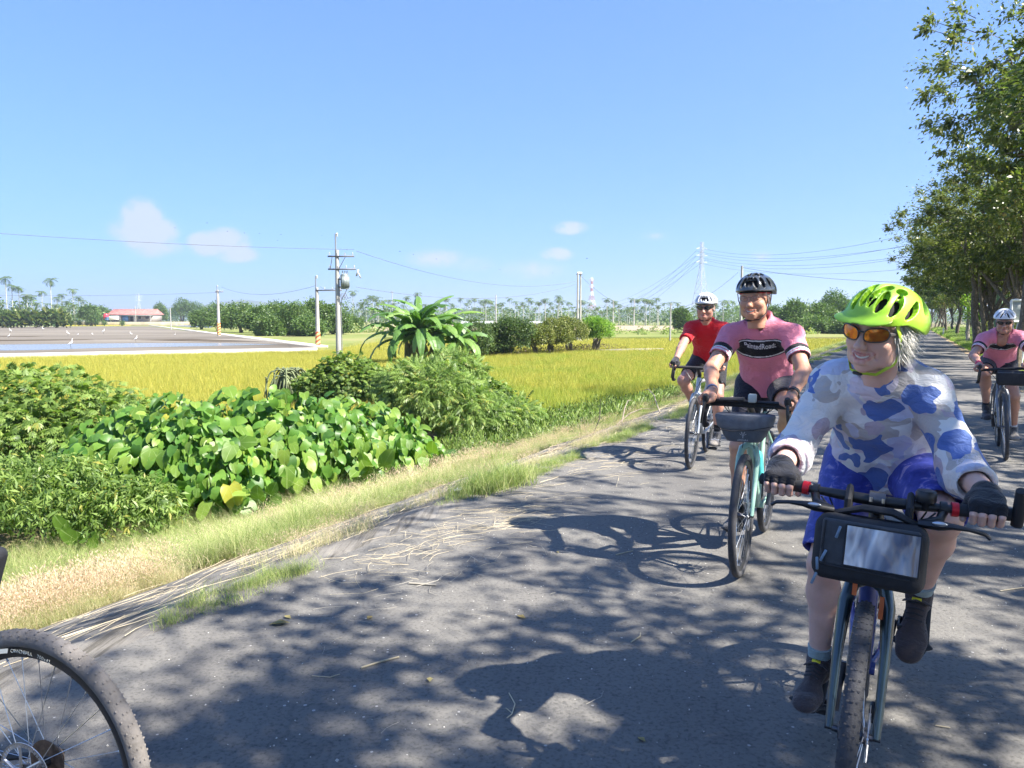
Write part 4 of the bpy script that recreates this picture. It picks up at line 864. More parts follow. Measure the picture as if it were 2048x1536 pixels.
for a, b, g_ in [(707, 578, 'lone tall palm just right of the transformer pole'), (742, 588, 'lone palm between transformer pole and banana plant'), (836, 582, 'tall palm above the banana leaves'), (1117, 588, 'tall palm left of the double pole'), (1302, 602, 'tall palm in the gap before the red rider')]:
    palm(a, b, 653, g_, None)
# banana undergrowth of the left grove, and distant masses
Pp, D = blob_points([(*G(px, 660)[:2], ZF + 2.2, 3.4, 2.5, rng.uniform(2, 3.4)) for px in range(-40, 125, 9)], 3000, .4)
V, Fs, rr = stamp([(np.array([(0, 0, 0), (-.2, .5, .05), (0, 1, -.15), (.2, .5, .05)]), [np.array([(0, 3, 2, 1)])])], Pp, rot_align(np.array((0, 0, .9)) + rng.normal(0, .55, D.shape)), rng.uniform(1.2, 2.4, 3000))
link('grove_undergrowth', npmesh('grove', V, Fs, [LM_palm], False, rr), kind='stuff', label='young banana plants and brush at the foot of the left palm grove', cat='undergrowth')
def mass(name, spec, cnt, ls, material, label):
    bl = []
    for x0, x1, st_, Y, h0, h1 in spec:
        for px in np.arange(x0, x1, st_):
            h = rng.uniform(h0, h1); bl.append(((px - 1024) / F * Y, Y + rng.normal(0, 8), ZF + h * .45, st_ * Y / F * .8, st_ * Y / F * .7, h * .6))
    P, D = blob_points(bl, cnt, .75, .6); P[:, 2] = np.maximum(P[:, 2], ZF + .1); V, Fs, rr = stamp([t_cluster(4, 1, .5, seed=3)], P, jitter_rot(D, .6), ls * rng.uniform(.5, 1.2, cnt))
    link(name, npmesh(name, V, Fs, [material], False, rr), kind='stuff', label=label, cat='trees')
mass('distant_woods', [(-700, 190, 24, 330, 6, 12), (650, 800, 20, 330, 8, 12), (780, 1500, 12, 340, 6, 10), (-600, 2900, 30, 700, 8, 15), (1450, 1900, 26, 330, 6, 10)], 42000, 1.5, LM_far, 'hazy far-off woods along the horizon')
mass('hedge_strip', [(1180, 1800, 12, 135, .9, 1.8), (630, 790, 14, 150, 1, 2.4), (2100, 2300, 16, 150, 1, 3)], 5000, .5, LM_grass, 'low green scrub along the far edge of the rice')
brownm = mat('dry_field', (.33, .25, .16), .9, var=.3, scale=.1)
poly('dry_field', [(690, 650.5), (800, 649.5), (1480, 652), (1480, 659), (1180, 662), (800, 662), (700, 662)], PZ + .02, brownm)
for px0, px1, lb in ((925, 985, 'long low white shed roof left of the far pole'), (1010, 1105, 'long pale greenhouse roof in the plantation')):
    a, b = at(px0, 640, 300), at(px1, 640, 300); m_ = MB(); m_.box(((a.x + b.x) / 2, 300, ZF + 1.6), (b.x - a.x, 8, 3.2)); o = empty('far_shed', ((a.x + b.x) / 2, 300, ZF), 0, label=lb, cat='shed')
    w_ = b.x - a.x; MB().box((0, 0, .8), (w_, 8, 1.6)).build('wall', mat('shed_wall', (.4, .42, .42), .8), o, smooth=False)
    m_ = MB(); m_.add([(-w_/2 - .4, -4.4, 1.7), (w_/2 + .4, -4.4, 1.7), (w_/2 + .4, 0, 2.5), (-w_/2 - .4, 0, 2.5), (-w_/2 - .4, 4.4, 1.7), (w_/2 + .4, 4.4, 1.7), (-w_/2 - .4, -4.4, 1.6), (w_/2 + .4, -4.4, 1.6)], [(0, 1, 2, 3), (3, 2, 5, 4), (6, 7, 1, 0)]); m_.build('roof', mat('shed_roof', (.45, .48, .46), .5), o, smooth=False)

# ------------------------------------------------------------ hills
def hills():
    Yd = 3200.0; n = 160; xs = np.linspace(-9000, 6000, n); V = []; rows = 6
    pk = lambda x: 22 + 26 * np.exp(-((x + 1050) / 420) ** 2) + 60 * np.exp(-((x + 1080) / 260) ** 2) * .55 + 34 * np.exp(-((x + 330) / 300) ** 2) + 22 * np.exp(-((x + 2100) / 500) ** 2) + 10 * vnoise(np.stack([x / 120, x * 0, x * 0], 1), 1, 2) + 5 * vnoise(np.stack([x / 35, x * 0, x * 0], 1), 1, 3)
    H_ = pk(xs)
    for j in range(rows):
        t = j / (rows - 1); V.append(np.stack([xs, np.full(n, Yd - 500 + 1000 * t), ZF - 2 + H_ * math.sin(math.pi * t) ** .8 * (1 + .1 * vnoise(np.stack([xs / 60, xs * 0 + j * 3, xs * 0], 1), 1, 6))], 1))
    I = np.arange(n * rows).reshape(rows, n)
    link('hills', npmesh('hills', np.concatenate(V), [np.stack([I[:-1, :-1], I[:-1, 1:], I[1:, 1:], I[1:, :-1]], -1).reshape(-1, 4)], [mat('hill_forest', (.06, .09, .05), .9, var=.3, scale=.01)], True), kind='structure')
hills()
# ------------------------------------------------------------ house and what stands in front of it
hp = at(265, 640, 330); HX, HY, HZ = hp.x, 330, .7
MB().box((HX, HY + 8, (HZ + ZF) / 2 - .1), (44, 34, HZ - ZF)).build('terrace', mat('terrace_earth', (.3, .26, .17), .95, var=.3, scale=.3), smooth=False, kind='structure')
e = empty('farm_house', (HX, HY, HZ), 0, label='long low farm house with a faded red tiled roof and pale walls', cat='house')
wl = mat('house_wall', (.30, .28, .25), .9); rf = mat('red_roof', (.40, .17, .145), .7, var=.25, scale=.8); wh = mat('white_trim', (.55, .55, .53), .6); dk = mat('dark_opening', (.03, .03, .035), .6); bl_ = mat('blue_panel', (.10, .25, .50), .6)
MB().box((0, 4, 1.6), (18, 8, 3.2)).build('wall', wl, e, smooth=False)
m_ = MB(); m_.add([(-10, -1.6, 3.0), (9.4, -1.6, 3.0), (9.0, 4, 5.4), (-9.6, 4, 5.4), (-10, 9.6, 3.0), (9.4, 9.6, 3.0)], [(0, 1, 2, 3), (3, 2, 5, 4)], [(0, 3, 4), (1, 5, 2)])
for q in range(30):
    x0 = -9.8 + q * .65; m_.box((x0, 1.2, 4.27), (.12, 6.1, .12), rotm('X', math.atan2(2.4, 5.6)))
m_.build('roof', rf, e, smooth=False)
MB().box((1.6, -1.9, 2.75), (15.5, 1.8, .14)).build('awning', wh, e, smooth=False)
for x0, w_ in ((3.2, 1.4), (6.4, 1.8)):
    o = MB().box((x0, -.02, 1.7), (w_, .1, 1.3)).build('window', wh, e, smooth=False); MB().box((x0, -.09, 1.7), (w_ - .25, .06, 1.05)).build('pane', dk, o, smooth=False)
MB().box((.2, -.03, 1.1), (2.2, .12, 2.2)).build('door', dk, e, smooth=False); MB().box((-2.6, -1.0, 1.4), (2.6, .12, 2.4)).build('blue_tarp', bl_, e, smooth=False)
for x0 in (-9, -4, 2, 9): MB().tube([(x0, -2.6, 0), (x0, -2.6, 2.8)], .07, 6).build('post', wh, e)
e = empty('parked_truck', (HX - 5.6, HY - 6, HZ), 0, label='small truck with a white cargo box parked in front of the house', cat='truck')
MB().box((.8, 0, 1.6), (3.4, 1.9, 1.7), bev=.08).build('cargo_box', wh, e, smooth=False); MB().box((-1.8, 0, 1.25), (1.5, 1.8, 1.5), bev=.2).build('cab', bl_, e, smooth=False); MB().box((-1.9, 0, 1.65), (1.35, 1.84, .5)).build('windshield', dk, e, smooth=False)
for x0 in (-1.7, 1.6):
    for y0 in (-.85, .85): MB().lathe([(.0, -.12), (.38, -.12), (.38, .12), (0, .12)], (x0, y0, .38), (0, 1, 0), 14).build('wheel', dk, e)
e = empty('water_tank', (HX - 8.6, HY - 5, HZ), 0, label='round red tank on a short stand left of the truck', cat='tank')
MB().lathe([(0, 0), (1.0, .1), (1.15, .6), (1.15, 1.6), (.9, 2.1), (0, 2.3)], (0, 0, 1.2), (0, 0, 1), 18).build('tank', mat('red_tank', (.5, .04, .06), .4), e)
for x0, y0 in ((-.6, -.6), (.6, -.6), (.6, .6), (-.6, .6)): MB().tube([(x0, y0, 0), (x0, y0, 1.3)], .08, 6).build('leg', dk, e)
for i, px in enumerate((143, 158, 176, 192, 209, 245)):
    small_tree('sapling', px, 655, 641, 5, LM_far, ['sapling at the left end of the row before the house', 'second sapling in the row on the yellow strip', 'third sapling on the yellow strip', 'fourth sapling on the yellow strip', 'bushiest sapling at the right end of the strip', 'sapling in front of the truck'][i], 120, .5, group='saplings by the yellow strip')

# ------------------------------------------------------------ poles, wires, pylons
conc = mat('pole_concrete', (.38, .365, .33), .85, var=.15, scale=1.5); steel = mat('dull_steel', (.28, .29, .30), .5, .5); dsteel = mat('dark_steel', (.10, .10, .11), .6); porc = mat('porcelain', (.42, .42, .41), .3)
redm = mat('warning_red', (.5, .08, .05), .6); yel = mat('warning_yellow', (.7, .5, .05), .6)
stripe, n_, l_, b_ = new_mat('warning_stripes'); t_ = n_.new('ShaderNodeTexCoord'); wv = n_.new('ShaderNodeTexWave'); wv.wave_profile = 'SAW'; wv.inputs['Scale'].default_value = 1.0; mp = n_.new('ShaderNodeMapping'); mp.inputs['Rotation'].default_value = (0, .6, 0); l_.new(t_.outputs['Object'], mp.inputs[0]); l_.new(mp.outputs[0], wv.inputs[0]); wv.bands_direction = 'Z'
l_.new(ramp(n_, l_, wv.outputs['Fac'], [(0, (.55, .09, .04)), (.5, (.65, .55, .2))], 'CONSTANT'), b_.inputs['Base Color'])
def pole(px, base, top, label, arms=(), Y=None, r=.16, z=ZF, band=False, steelpin=0, **k):
    p = G(px, base, z) if Y is None else Vector((at(px, base, Y).x, Y, z)); H_ = CAMH - (top - 640) * p.y / F - z
    e = empty('utility_pole', p, 0, label=label, cat='utility pole', **k); hh = H_ - steelpin
    MB().tube([(0, 0, -.3), (0, 0, hh)], [r * 1.25, r * .8], 14).build('post', conc, e)
    if band: MB().tube([(0, 0, .15), (0, 0, band)], [r * 1.29, r * 1.27], 14).build('warning_band', stripe, e)
    if steelpin: MB().tube([(-.08, 0, hh - .6), (-.08, 0, H_)], .055, 8).build('top_pin', steel, e); MB().lathe([(0, -.12), (.07, -.1), (.05, 0), (.08, .06), (.03, .16), (0, .17)], (.02, 0, H_ - .1), (0, 0, 1), 10).build('insulator', porc, e)
    for (dz, x0, x1) in arms:
        a = MB().box(((x0 + x1) / 2, -.12, hh - dz), (x1 - x0, .09, .1)).build('crossarm', dsteel, e, smooth=False)
        for xi in np.linspace(x0 + .12, x1 - .12, 4): MB().lathe([(.02, 0), (.02, .06), (.055, .08), (.03, .13), (.05, .16), (.02, .22), (0, .22)], (xi, -.12, hh - dz + .05), (0, 0, 1), 8).build('insulator', porc, a)
    return e, p, H_
e, bp, BH = pole(678, 728, 470, 'tall concrete pole with two crossarms and a grey transformer', [(.45, -.62, 1.25), (1.35, -.62, 1.35)], Y=55, r=.17, steelpin=1.15)
for x0, x1 in ((-.45, -.0), (.15, .65)): MB().tube([(x0, -.16, BH - 1.15 - 1.35), (x1 if x0 > 0 else -.3, -.16, BH - 1.15 - .45)], .025, 5).build('brace', dsteel, e)
tr_ = MB().lathe([(0, 0), (.27, .0), (.29, .05), (.29, .95), (.24, 1.04), (0, 1.08)], (.52, -.05, BH - 3.9), (0, 0, 1), 20).build('transformer', mat('transformer_grey', (.20, .235, .225), .5, .2), e)
for q in range(7): a = -1.9 + q * .35; MB().box((.52 + .33 * math.cos(a), -.05 + .33 * math.sin(a), BH - 3.4), (.03, .12, .75), rotm('Z', a)).build('cooling_fin', mat('transformer_grey', (0, 0, 0)), tr_, smooth=False)
for x0 in (.38, .55, .7): MB().lathe([(.03, 0), (.05, .05), (.03, .1), (.05, .15), (.02, .25), (0, .25)], (x0, -.05, BH - 2.85), (0, 0, 1), 8).build('bushing', porc, tr_)
MB().box((.25, -.05, BH - 3.2), (.35, .2, .08)).box((.25, -.05, BH - 3.75), (.35, .2, .08)).build('bracket', dsteel, e, smooth=False)
MB().tube([(.75, -.1, BH - 2.8), (.82, -.1, BH - 3.6), (.5, -.1, BH - 4.3), (.3, -.1, BH - 4.6), (.24, -.05, BH - 5.2), (.26, -.05, .6)], .028, 6).build('downpipe', steel, e)
for q in range(5): MB().tube([(.2 + .1 * q, -.2, BH - 4.2), (.3 + .12 * q, -.25, BH - 4.55 - .1 * (q % 2)), (.1 + .22 * q, -.2, BH - 4.5)], .02, 5).build('jumper_cable', dsteel, e)
MB().box((1.45, -.12, BH - 2.75), (.1, .1, .5), rotm('Y', .3)).box((1.6, -.12, BH - 2.95), (.08, .1, .4), rotm('Y', -.4)).build('fuse_switch', porc, e, smooth=False)
pole(636, 693, 553, 'concrete pole with red and yellow warning stripes at the pond corner', [(.25, -.1, 2.2)], z=PZ, band=1.3, steelpin=1.0, r=.17)
pole(438, 672, 572, 'middle pond pole with striped foot', [(.3, -.3, .9)], z=PZ, band=1.9, steelpin=.6, r=.2)
pole(342, 659, 617, 'short grey pole on the pond bank', z=PZ, r=.11); pole(272, 651, 612, 'short brown pole in front of the house', z=PZ, r=.12)
pole(785, 652, 583, 'thin far pole left of the banana plant', [(.4, -.8, .8)], r=.2); pole(992, 655, 590, 'thin far pole above the dark orchard trees', r=.2)
pole(1154.5, 694, 547, 'left one of the paired concrete poles behind the orchard', Y=92, r=.11); pole(1160, 694, 545, 'right one of the paired concrete poles behind the orchard', [(.3, -.5, .2)], Y=93, r=.11)
pole(1340, 690, 607, 'short slim pole standing in the rice left of the red rider', r=.09); pole(1480, 700, 533, 'dark topped pole rising behind the black helmet', Y=80, r=.14)
pole(1226, 655, 600, 'thin far pole right of the lime orchard tree', r=.17); pole(1268, 655, 598, 'thin far pole in front of the far plantation', r=.17)
wire_m = mat('wire', (.12, .12, .13), .6)
def wire(a, b, sag, r, label, n=24):
    a, b = Vector(a), Vector(b); t = np.linspace(0, 1, n)[:, None]; P = np.array(a) * (1 - t) + np.array(b) * t; P[:, 2] -= (4 * sag * t * (1 - t))[:, 0]
    c = P.mean(0); MB().tube(P - P[n // 2], r, 5, caps=False)
    o = MB().tube(P - P[n // 2], r, 5, caps=False).build('power_line', wire_m, label=label, cat='power line', group='power lines'); o.location = P[n // 2]
wire(at(-260, 447, 42), at(708, 499, 55), .25, .014, 'power line running in from the upper left to the transformer pole')
wire(at(713, 502, 55), at(1150, 563, 92), 1.35, .016, 'power line sagging from the transformer pole to the paired poles')
wire(at(712, 574, 55.5), at(1150, 569, 92), 1.2, .014, 'lower line sagging behind the banana plant to the paired poles')
wire(at(443, 574, 141), at(632, 571, 90), 1.2, .02, 'line between the two striped poles by the ponds')
wire(at(640, 573, 90), at(672, 577, 56), .2, .014, 'short line from the striped pole to the transformer pole')
wire(at(-200, 585, 150), at(434, 585, 141), .6, .02, 'pale thin line in front of the left palms')
wire(at(1163, 553, 93), at(1476, 545, 80), 4.2, .014, 'line dipping between the paired poles and the dark topped pole')
wire(at(1484, 535, 80), at(1900, 566, 60), .4, .016, 'line from the dark topped pole to the roadside trees')
# lattice pylons
def pylon(px, base, top, label, Y, wd, redwhite=False):
    p = at(px, 640, Y); H_ = CAMH - (top - 640) * Y / F - ZF; e = empty('pylon', (p.x, Y, ZF), .5, label=label, cat='pylon')
    ms = [mat('pylon_steel', (.45, .47, .5), .5)] if not redwhite else [mat('pylon_red', (.45, .20, .18), .5), mat('pylon_white', (.8, .8, .8), .5)]
    wf = lambda z: wd * (.5 - .43 * min(1, (z / H_) / .72)) if z < .72 * H_ else wd * .07
    lv = [0, .14, .27, .39, .5, .6, .69, .77, .85, .92, 1.0]; r_ = wd * .014
    for i in range(len(lv) - 1):
        z0, z1 = lv[i] * H_, lv[i + 1] * H_; a, b = wf(z0), wf(z1); m_ = MB(); c = [(-1, -1), (1, -1), (1, 1), (-1, 1)]
        for q in range(4):
            (x0, y0), (x1, y1) = c[q], c[(q + 1) % 4]; m_.tube([(x0 * a, y0 * a, z0), (x0 * b, y0 * b, z1)], r_ * 1.4, 4); m_.tube([(x0 * a, y0 * a, z0), (x1 * b, y1 * b, z1)], r_ * .7, 4); m_.tube([(x1 * a, y1 * a, z0), (x0 * b, y0 * b, z1)], r_ * .7, 4); m_.tube([(x0 * b, y0 * b, z1), (x1 * b, y1 * b, z1)], r_ * .7, 4)
        m_.build('lattice', ms[i % len(ms)], e, smooth=False)
    for z_ in ((.76, .84, .92) if not redwhite else (.8, .94)):
        m_ = MB(); w_ = wd * (.42 if not redwhite else .3)
        for sg in (-1, 1): m_.tube([(0, 0, z_ * H_ + .03 * H_), (sg * w_, 0, z_ * H_)], r_, 4); m_.tube([(0, 0, z_ * H_), (sg * w_, 0, z_ * H_)], r_, 4)
        m_.build('arm', ms[0], e, smooth=False)
    return p
pylon(1401, 650, 487, 'grey lattice pylon rising behind the red rider', 430, 9.5); pylon(1183, 650, 556, 'far red and white lattice pylon right of the paired poles', 730, 10, True)
pylon(279, 640, 588, 'very faint far pylon above the farm house', 900, 9)
for i, (ya, yb) in enumerate([(498, 462), (509, 478), (520, 500), (502, 470), (513, 488), (524, 514)]):
    wire(at(1401 + (9 if i < 3 else -9), ya, 430), at(1900 + 20 * i, yb - 14 + 3 * i, 210), 5.5, .05, '%s high voltage line from the grey pylon to the right' % ('topmost front', 'middle front', 'lowest front', 'topmost rear', 'middle rear', 'lowest rear')[i])
    wire(at(1401 + (9 if i < 3 else -9), ya, 430), at(1180 + 12 * i, 612 + 2 * i, 900), 9, .07, '%s high voltage line from the grey pylon falling to the left' % ('topmost front', 'middle front', 'lowest front', 'topmost rear', 'middle rear', 'lowest rear')[i])

# ------------------------------------------------------------ sign board on posts at the right edge
p = G(2052, 742, 0); sb = empty('sign_board', (p.x, p.y, 0), 0, label='blank grey sign board on slanted posts at the right edge behind the rider', cat='sign')
k_ = p.y / F
MB().box((-.02 * k_ * 0 + 2 * k_, 0, CAMH - (622 - 640) * k_), (80 * k_, .05, 40 * k_)).build('panel', mat('sign_grey', (.42, .45, .42), .6), sb, smooth=False)
m_ = MB(); X_ = 40 * k_; Z_ = 21 * k_; zc = CAMH + 18 * k_
for a, b in (((-X_, -Z_), (X_, -Z_)), ((X_, -Z_), (X_, Z_)), ((X_, Z_), (-X_, Z_)), ((-X_, Z_), (-X_, -Z_))): m_.tube([(a[0] + 2 * k_, -.04, zc + a[1]), (b[0] + 2 * k_, -.04, zc + b[1])], .035, 6)
m_.build('frame', mat('sign_frame', (.75, .77, .75), .4), sb, smooth=False)
for x0, x1 in ((-40, -24), (-28, -10), (-10, 8)): MB().tube([(x0 * k_, .1, -.1), (x1 * k_, .06, CAMH - (598 - 640) * k_)], .05, 8).build('post', mat('sign_post', (.62, .64, .64), .5), sb)
for i, (a, b, t) in enumerate([(1992, 700, 585), (1998, 702, 582), (1986, 698, 590)]):
    p = G(a, b, 0); h = CAMH - (t - 640) * p.y / F; MB().tube([(0, 0, -.1), (0, 0, h)], .05, 8).build('green_post', mat('post_green', (.16, .28, .16), .6), label=['leftmost green steel post behind the white helmet', 'middle green steel post behind the white helmet', 'rightmost green steel post behind the white helmet'][(1, 2, 0)[i]], cat='post', group='green posts behind the helmet').location = p
p = G(1886.5, 672, 0); MB().tube([(0, 0, -.05), (0, 0, .7)], .06, 8).build('marker_post', wh, label='small white marker post at the far end of the verge', cat='post').location = p

# ------------------------------------------------------------ egrets and swallows
ew = mat('egret_white', (.85, .85, .82), .8); eb = mat('egret_bill', (.5, .35, .08), .5); el = mat('egret_leg', (.05, .05, .05), .6)
def egret(px, py, h, label, flip=1):
    p = G(px, py, PZ + .05); e = empty('egret', p, 0, label=label, cat='egret', group='egrets on the pond banks'); s_ = h * p.y / F / .92; e.scale = (s_ * flip, s_, s_)
    m_ = MB(); m_.tube([(.30, 0, .36), (.18, 0, .42), (.02, 0, .50), (-.10, 0, .57), (-.17, 0, .66), (-.12, 0, .75), (-.13, 0, .83), (-.17, 0, .88)], [.012, .055, .085, .065, .032, .022, .022, .028], 10); m_.ell((-.175, 0, .885), (.045, .026, .028)); m_.build('body', ew, e)
    MB().tube([(-.21, 0, .885), (-.31, 0, .87)], [.014, .003], 6).build('bill', eb, e)
    for y0 in (-.025, .03): MB().tube([(.02, y0, .45), (.04, y0, .24), (.0, y0, .01)], .009, 5).tube([(.0, y0, .01), (-.07, y0, .005)], .007, 5).build('leg', el, e)
for i, a in enumerate([(142, 697, 20), (136, 672, 11), (207, 668, 11), (262, 672, 9), (272, 684, 13), (21, 666, 10), (18, 677, 10), (86, 661, 8), (156, 672, 6), (185, 671, 6), (350, 672, 6)]):
    egret(*a, ['largest white egret wading at the near pond bank', 'egret on the ridge left of the house', 'egret on the ridge below the yellow strip', 'small egret on the ridge below the house', 'darker looking egret at the right water edge', 'egret on the far left ridge', 'egret below the one on the far left ridge', 'tiny egret under the palm grove', 'tiny egret beside the ridge egret', 'tiny egret between two ridge egrets', 'egret on the bank near the thicket'][i], 1 if i % 2 else -1)
bm_ = mat('swallow', (.05, .05, .07), .7)
def bird(px, py, Y, s_, a, label, spread=1.0):
    p = at(px, py, Y); m_ = MB(); m_.tube([(-.9, 0, 0), (-.5, 0, .02), (0, 0, 0), (.5, 0, -.02), (.75, 0, 0)], [.02, .12, .16, .12, .04], 6)
    o = m_.build('bird', bm_, label=label, cat='bird', group='birds in the sky'); o.location = p; o.scale = (s_,) * 3; o.rotation_euler = (.3, 0, a)
    for sg in (-1, 1): MB().add([(.15, 0, .05), (-.35, 0, .05), (-.2, sg * .9 * spread, .35), (.1, sg * .9 * spread, .38), (-.6, sg * 1.7 * spread, .1)], [(0, 1, 2, 3)], [(3, 2, 4)]).build('wing', bm_, o, smooth=False)
bl2 = [(414,446,1.5,1.57,.2),(350,456,.8,.5,1),(455,463,.8,.3,1),(489,466,.8,.6,1),(519,467,.8,.2,1),(562,469,.8,.9,1),(555,481,1,1.4,.6),(644,471,.7,.4,1),(568,408,.7,1.5,.6),(490,519,.5,1,.6),(694,500,1,1.2,.4),(762,494,.5,.4,.6),(800,503,1,.2,1),(827,509,.8,.4,1),(873,518,.8,.4,1),(972,535,.6,.3,1),(978,536,.6,.6,1),(1000,539,.7,.4,1),(1106,546,.5,.2,1),(1174,517,1.2,.5,.5),(1175,497,.4,.5,.5),(958,368,.4,.3,1),(869,409,.3,.3,1)]
wherb = ['dark bird flying upright between the two left clouds', 'small bird right of the tall cloud', 'bird above the left of the second cloud', 'bird above the middle of the second cloud', 'bird right of the one above the second cloud', 'bird left of the crossarm pole, near its neighbour below', 'bird diving just below its neighbour', 'bird closest to the pole top', 'highest bird above the pond side', 'speck of a bird over the wire', 'dark bird perched at the wire right of the pole', 'speck of a bird right of the pole', 'gliding bird over the right wire', 'second gliding bird over the right wire', 'reddish bird in front of the faint cloud', 'leftmost of three close birds over the palms', 'middle of three close birds over the palms', 'right one of three close birds over the palms', 'small bird left of the paired poles', 'dark round looking bird right of the paired poles', 'faint bird above the dark one right of the paired poles', 'faint lone bird in the middle of the sky', 'faintest lone bird left of the middle of the sky']
for (px, py, s_, a, sp), lb in zip(bl2, wherb): bird(px, py, 70, s_ * .115, a, lb, sp)
# ------------------------------------------------------------ bicycles (local frame: x to the rider's left, y backwards, z up, origin under the front axle)
rubber = mat('tyre_rubber', (.045, .045, .05), .75, var=.25, scale=30, bump=.4, bscale=200)
tread_m = mat('worn_tread', (.17, .155, .142), .85, var=.25, scale=20, bump=.5, bscale=120)
blackp = mat('black_part', (.018, .018, .02), .38, var=.1); blackm = mat('matt_black', (.025, .025, .028), .75, var=.15, scale=30, bump=.2, bscale=200)
alu = mat('aluminium', (.55, .56, .58), .28, .9, var=.05); darkalu = mat('dark_alloy', (.12, .12, .13), .35, .8); chainm = mat('chain_steel', (.22, .20, .18), .4, .8)
def wheel(parent, c, r=.345, tr=.021, ax=(1, 0, 0), rimd=.028, rim_m=None, spokes=28, tread=0, tyre_m=None, seg=72, rotor=True, cassette=False, hub_r=.02):
    w_ = empty('wheel', c); w_.parent = parent
    S, U, D = frame_from(ax); a = np.arange(seg) * 2 * math.pi / seg
    def ring(prof, m_, nm, n=seg):
        a = np.arange(n) * 2 * math.pi / n; V = np.concatenate([h * D + rr * (np.cos(a)[:, None] * S + np.sin(a)[:, None] * U) for rr, h in prof]); k = len(prof)
        Q = [(i * n + j, i * n + (j + 1) % n, ((i + 1) % k) * n + (j + 1) % n, ((i + 1) % k) * n + j) for i in range(k) for j in range(n)]
        return MB().add(V, Q).build(nm, m_, w_)
    rr = r - tr
    t_ = ring([(rr + tr * math.cos(b) * 1.0, tr * math.sin(b)) for b in np.linspace(0, 2 * math.pi, 15)[:-1]], tyre_m or rubber, 'tyre')
    ri = rr - tr * .75
    ring([(ri, -.011), (ri - .006, -.0125), (ri - rimd * .6, -.010), (ri - rimd, -.004), (ri - rimd, .004), (ri - rimd * .6, .010), (ri - .006, .0125), (ri, .011)], rim_m or blackp, 'rim')
    m_ = MB()
    for i in range(spokes):
        a1 = 2 * math.pi * (i + .5) / spokes; sd = 1 if i % 2 else -1; a0 = a1 + (.55 if (i // 2) % 2 else -.55)
        p0 = D * sd * .028 + hub_r * (math.cos(a0) * S + math.sin(a0) * U); p1 = (ri - rimd) * (math.cos(a1) * S + math.sin(a1) * U); m_.tube([p0, p1], .0011, 4, caps=False)
        p2 = p1 * .965 + p0 * .035; m_.tube([p2, p1], .0022, 5, caps=False)
    m_.build('spokes', alu, w_, kind='stuff')
    MB().lathe([(0, -.05), (.009, -.05), (.009, -.036), (hub_r + .004, -.034), (hub_r + .004, -.028), (.013, -.022), (.013, .022), (hub_r + .004, .028), (hub_r + .004, .034), (.009, .036), (.009, .05), (0, .05)], (0, 0, 0), D, 18).build('hub', darkalu, w_)
    if rotor:
        m_ = MB(); n = 48; rad = [.08, .068]
        for i in range(n):
            a0, a1 = 2 * math.pi * i / n, 2 * math.pi * (i + .72) / n
            P = [D * (.037 + dz) + q * (math.cos(b) * S + math.sin(b) * U) for dz in (0, .002) for b in (a0, a1) for q in rad]; m_.add(P, [(0, 1, 3, 2), (4, 6, 7, 5), (0, 4, 5, 1), (2, 3, 7, 6), (0, 2, 6, 4), (1, 5, 7, 3)])
        m_.lathe([(.080, .037), (.080, .039), (.076, .039), (.076, .037)], (0, 0, 0), D, 48)
        for i in range(6): a0 = i * math.pi / 3; m_.tube([D * .038 + .02 * (math.cos(a0) * S + math.sin(a0) * U), D * .038 + .07 * (math.cos(a0 + .4) * S + math.sin(a0 + .4) * U)], .0035, 5)
        m_.build('brake_rotor', alu, w_)
    if cassette:
        m_ = MB()
        for i in range(9): rr_ = .055 - i * .004; h = -.022 - i * .0035; m_.lathe([(.014, h), (rr_, h), (rr_, h - .0018), (.014, h - .0018)], (0, 0, 0), D, 36)
        m_.build('cassette', mat('rusty_cogs', (.20, .14, .10), .5, .7, var=.4, scale=60), w_)
    if tread:
        m_ = MB()
        for i in range(tread):
            a0 = 2 * math.pi * i / tread
            for b in ((-.95, .95) if i % 2 else (-.45, .0, .45)):
                q = rr + tr * math.cos(b) * 1.04; p = D * tr * math.sin(b) * 1.04 + q * (math.cos(a0) * S + math.sin(a0) * U); s_, u_, d_ = frame_from(np.cross(D, p / np.linalg.norm(p)), p)
                m_.box(p, (tr * .26, tr * .04, tr * .20), np.stack([D, p / np.linalg.norm(p), np.cross(D, p / np.linalg.norm(p))], 1))
        m_.build('tread_knob', tyre_m or rubber, w_, kind='stuff')
    return w_, t_
def pedal_crank(e, ang, bb, cm, plat=True):
    for sx, a in ((1, ang), (-1, ang + math.pi)):
        d = np.array((0, math.sin(a), math.cos(a))); p0 = np.array((sx * .062, bb[1], bb[2])); p1 = p0 + d * .17 + np.array((sx * .012, 0, 0))
        c_ = MB().tube([p0, (p0 + p1) / 2, p1], [.017, .012, .013], 10, flat=.6).build('crank_arm', cm, e)
        pd = MB(); q = p1 + np.array((sx * .055, 0, 0)); pd.tube([p1, q + np.array((sx * .04, 0, 0))], .007, 8)
        for dy in (-.04, .04): pd.box(q + (0, dy, 0), (.085, .012, .018), bev=.003)
        for dx in (-.038, .038): pd.box(q + (dx, 0, 0), (.01, .07, .018), bev=.003)
        pd.build('pedal', blackp, c_)
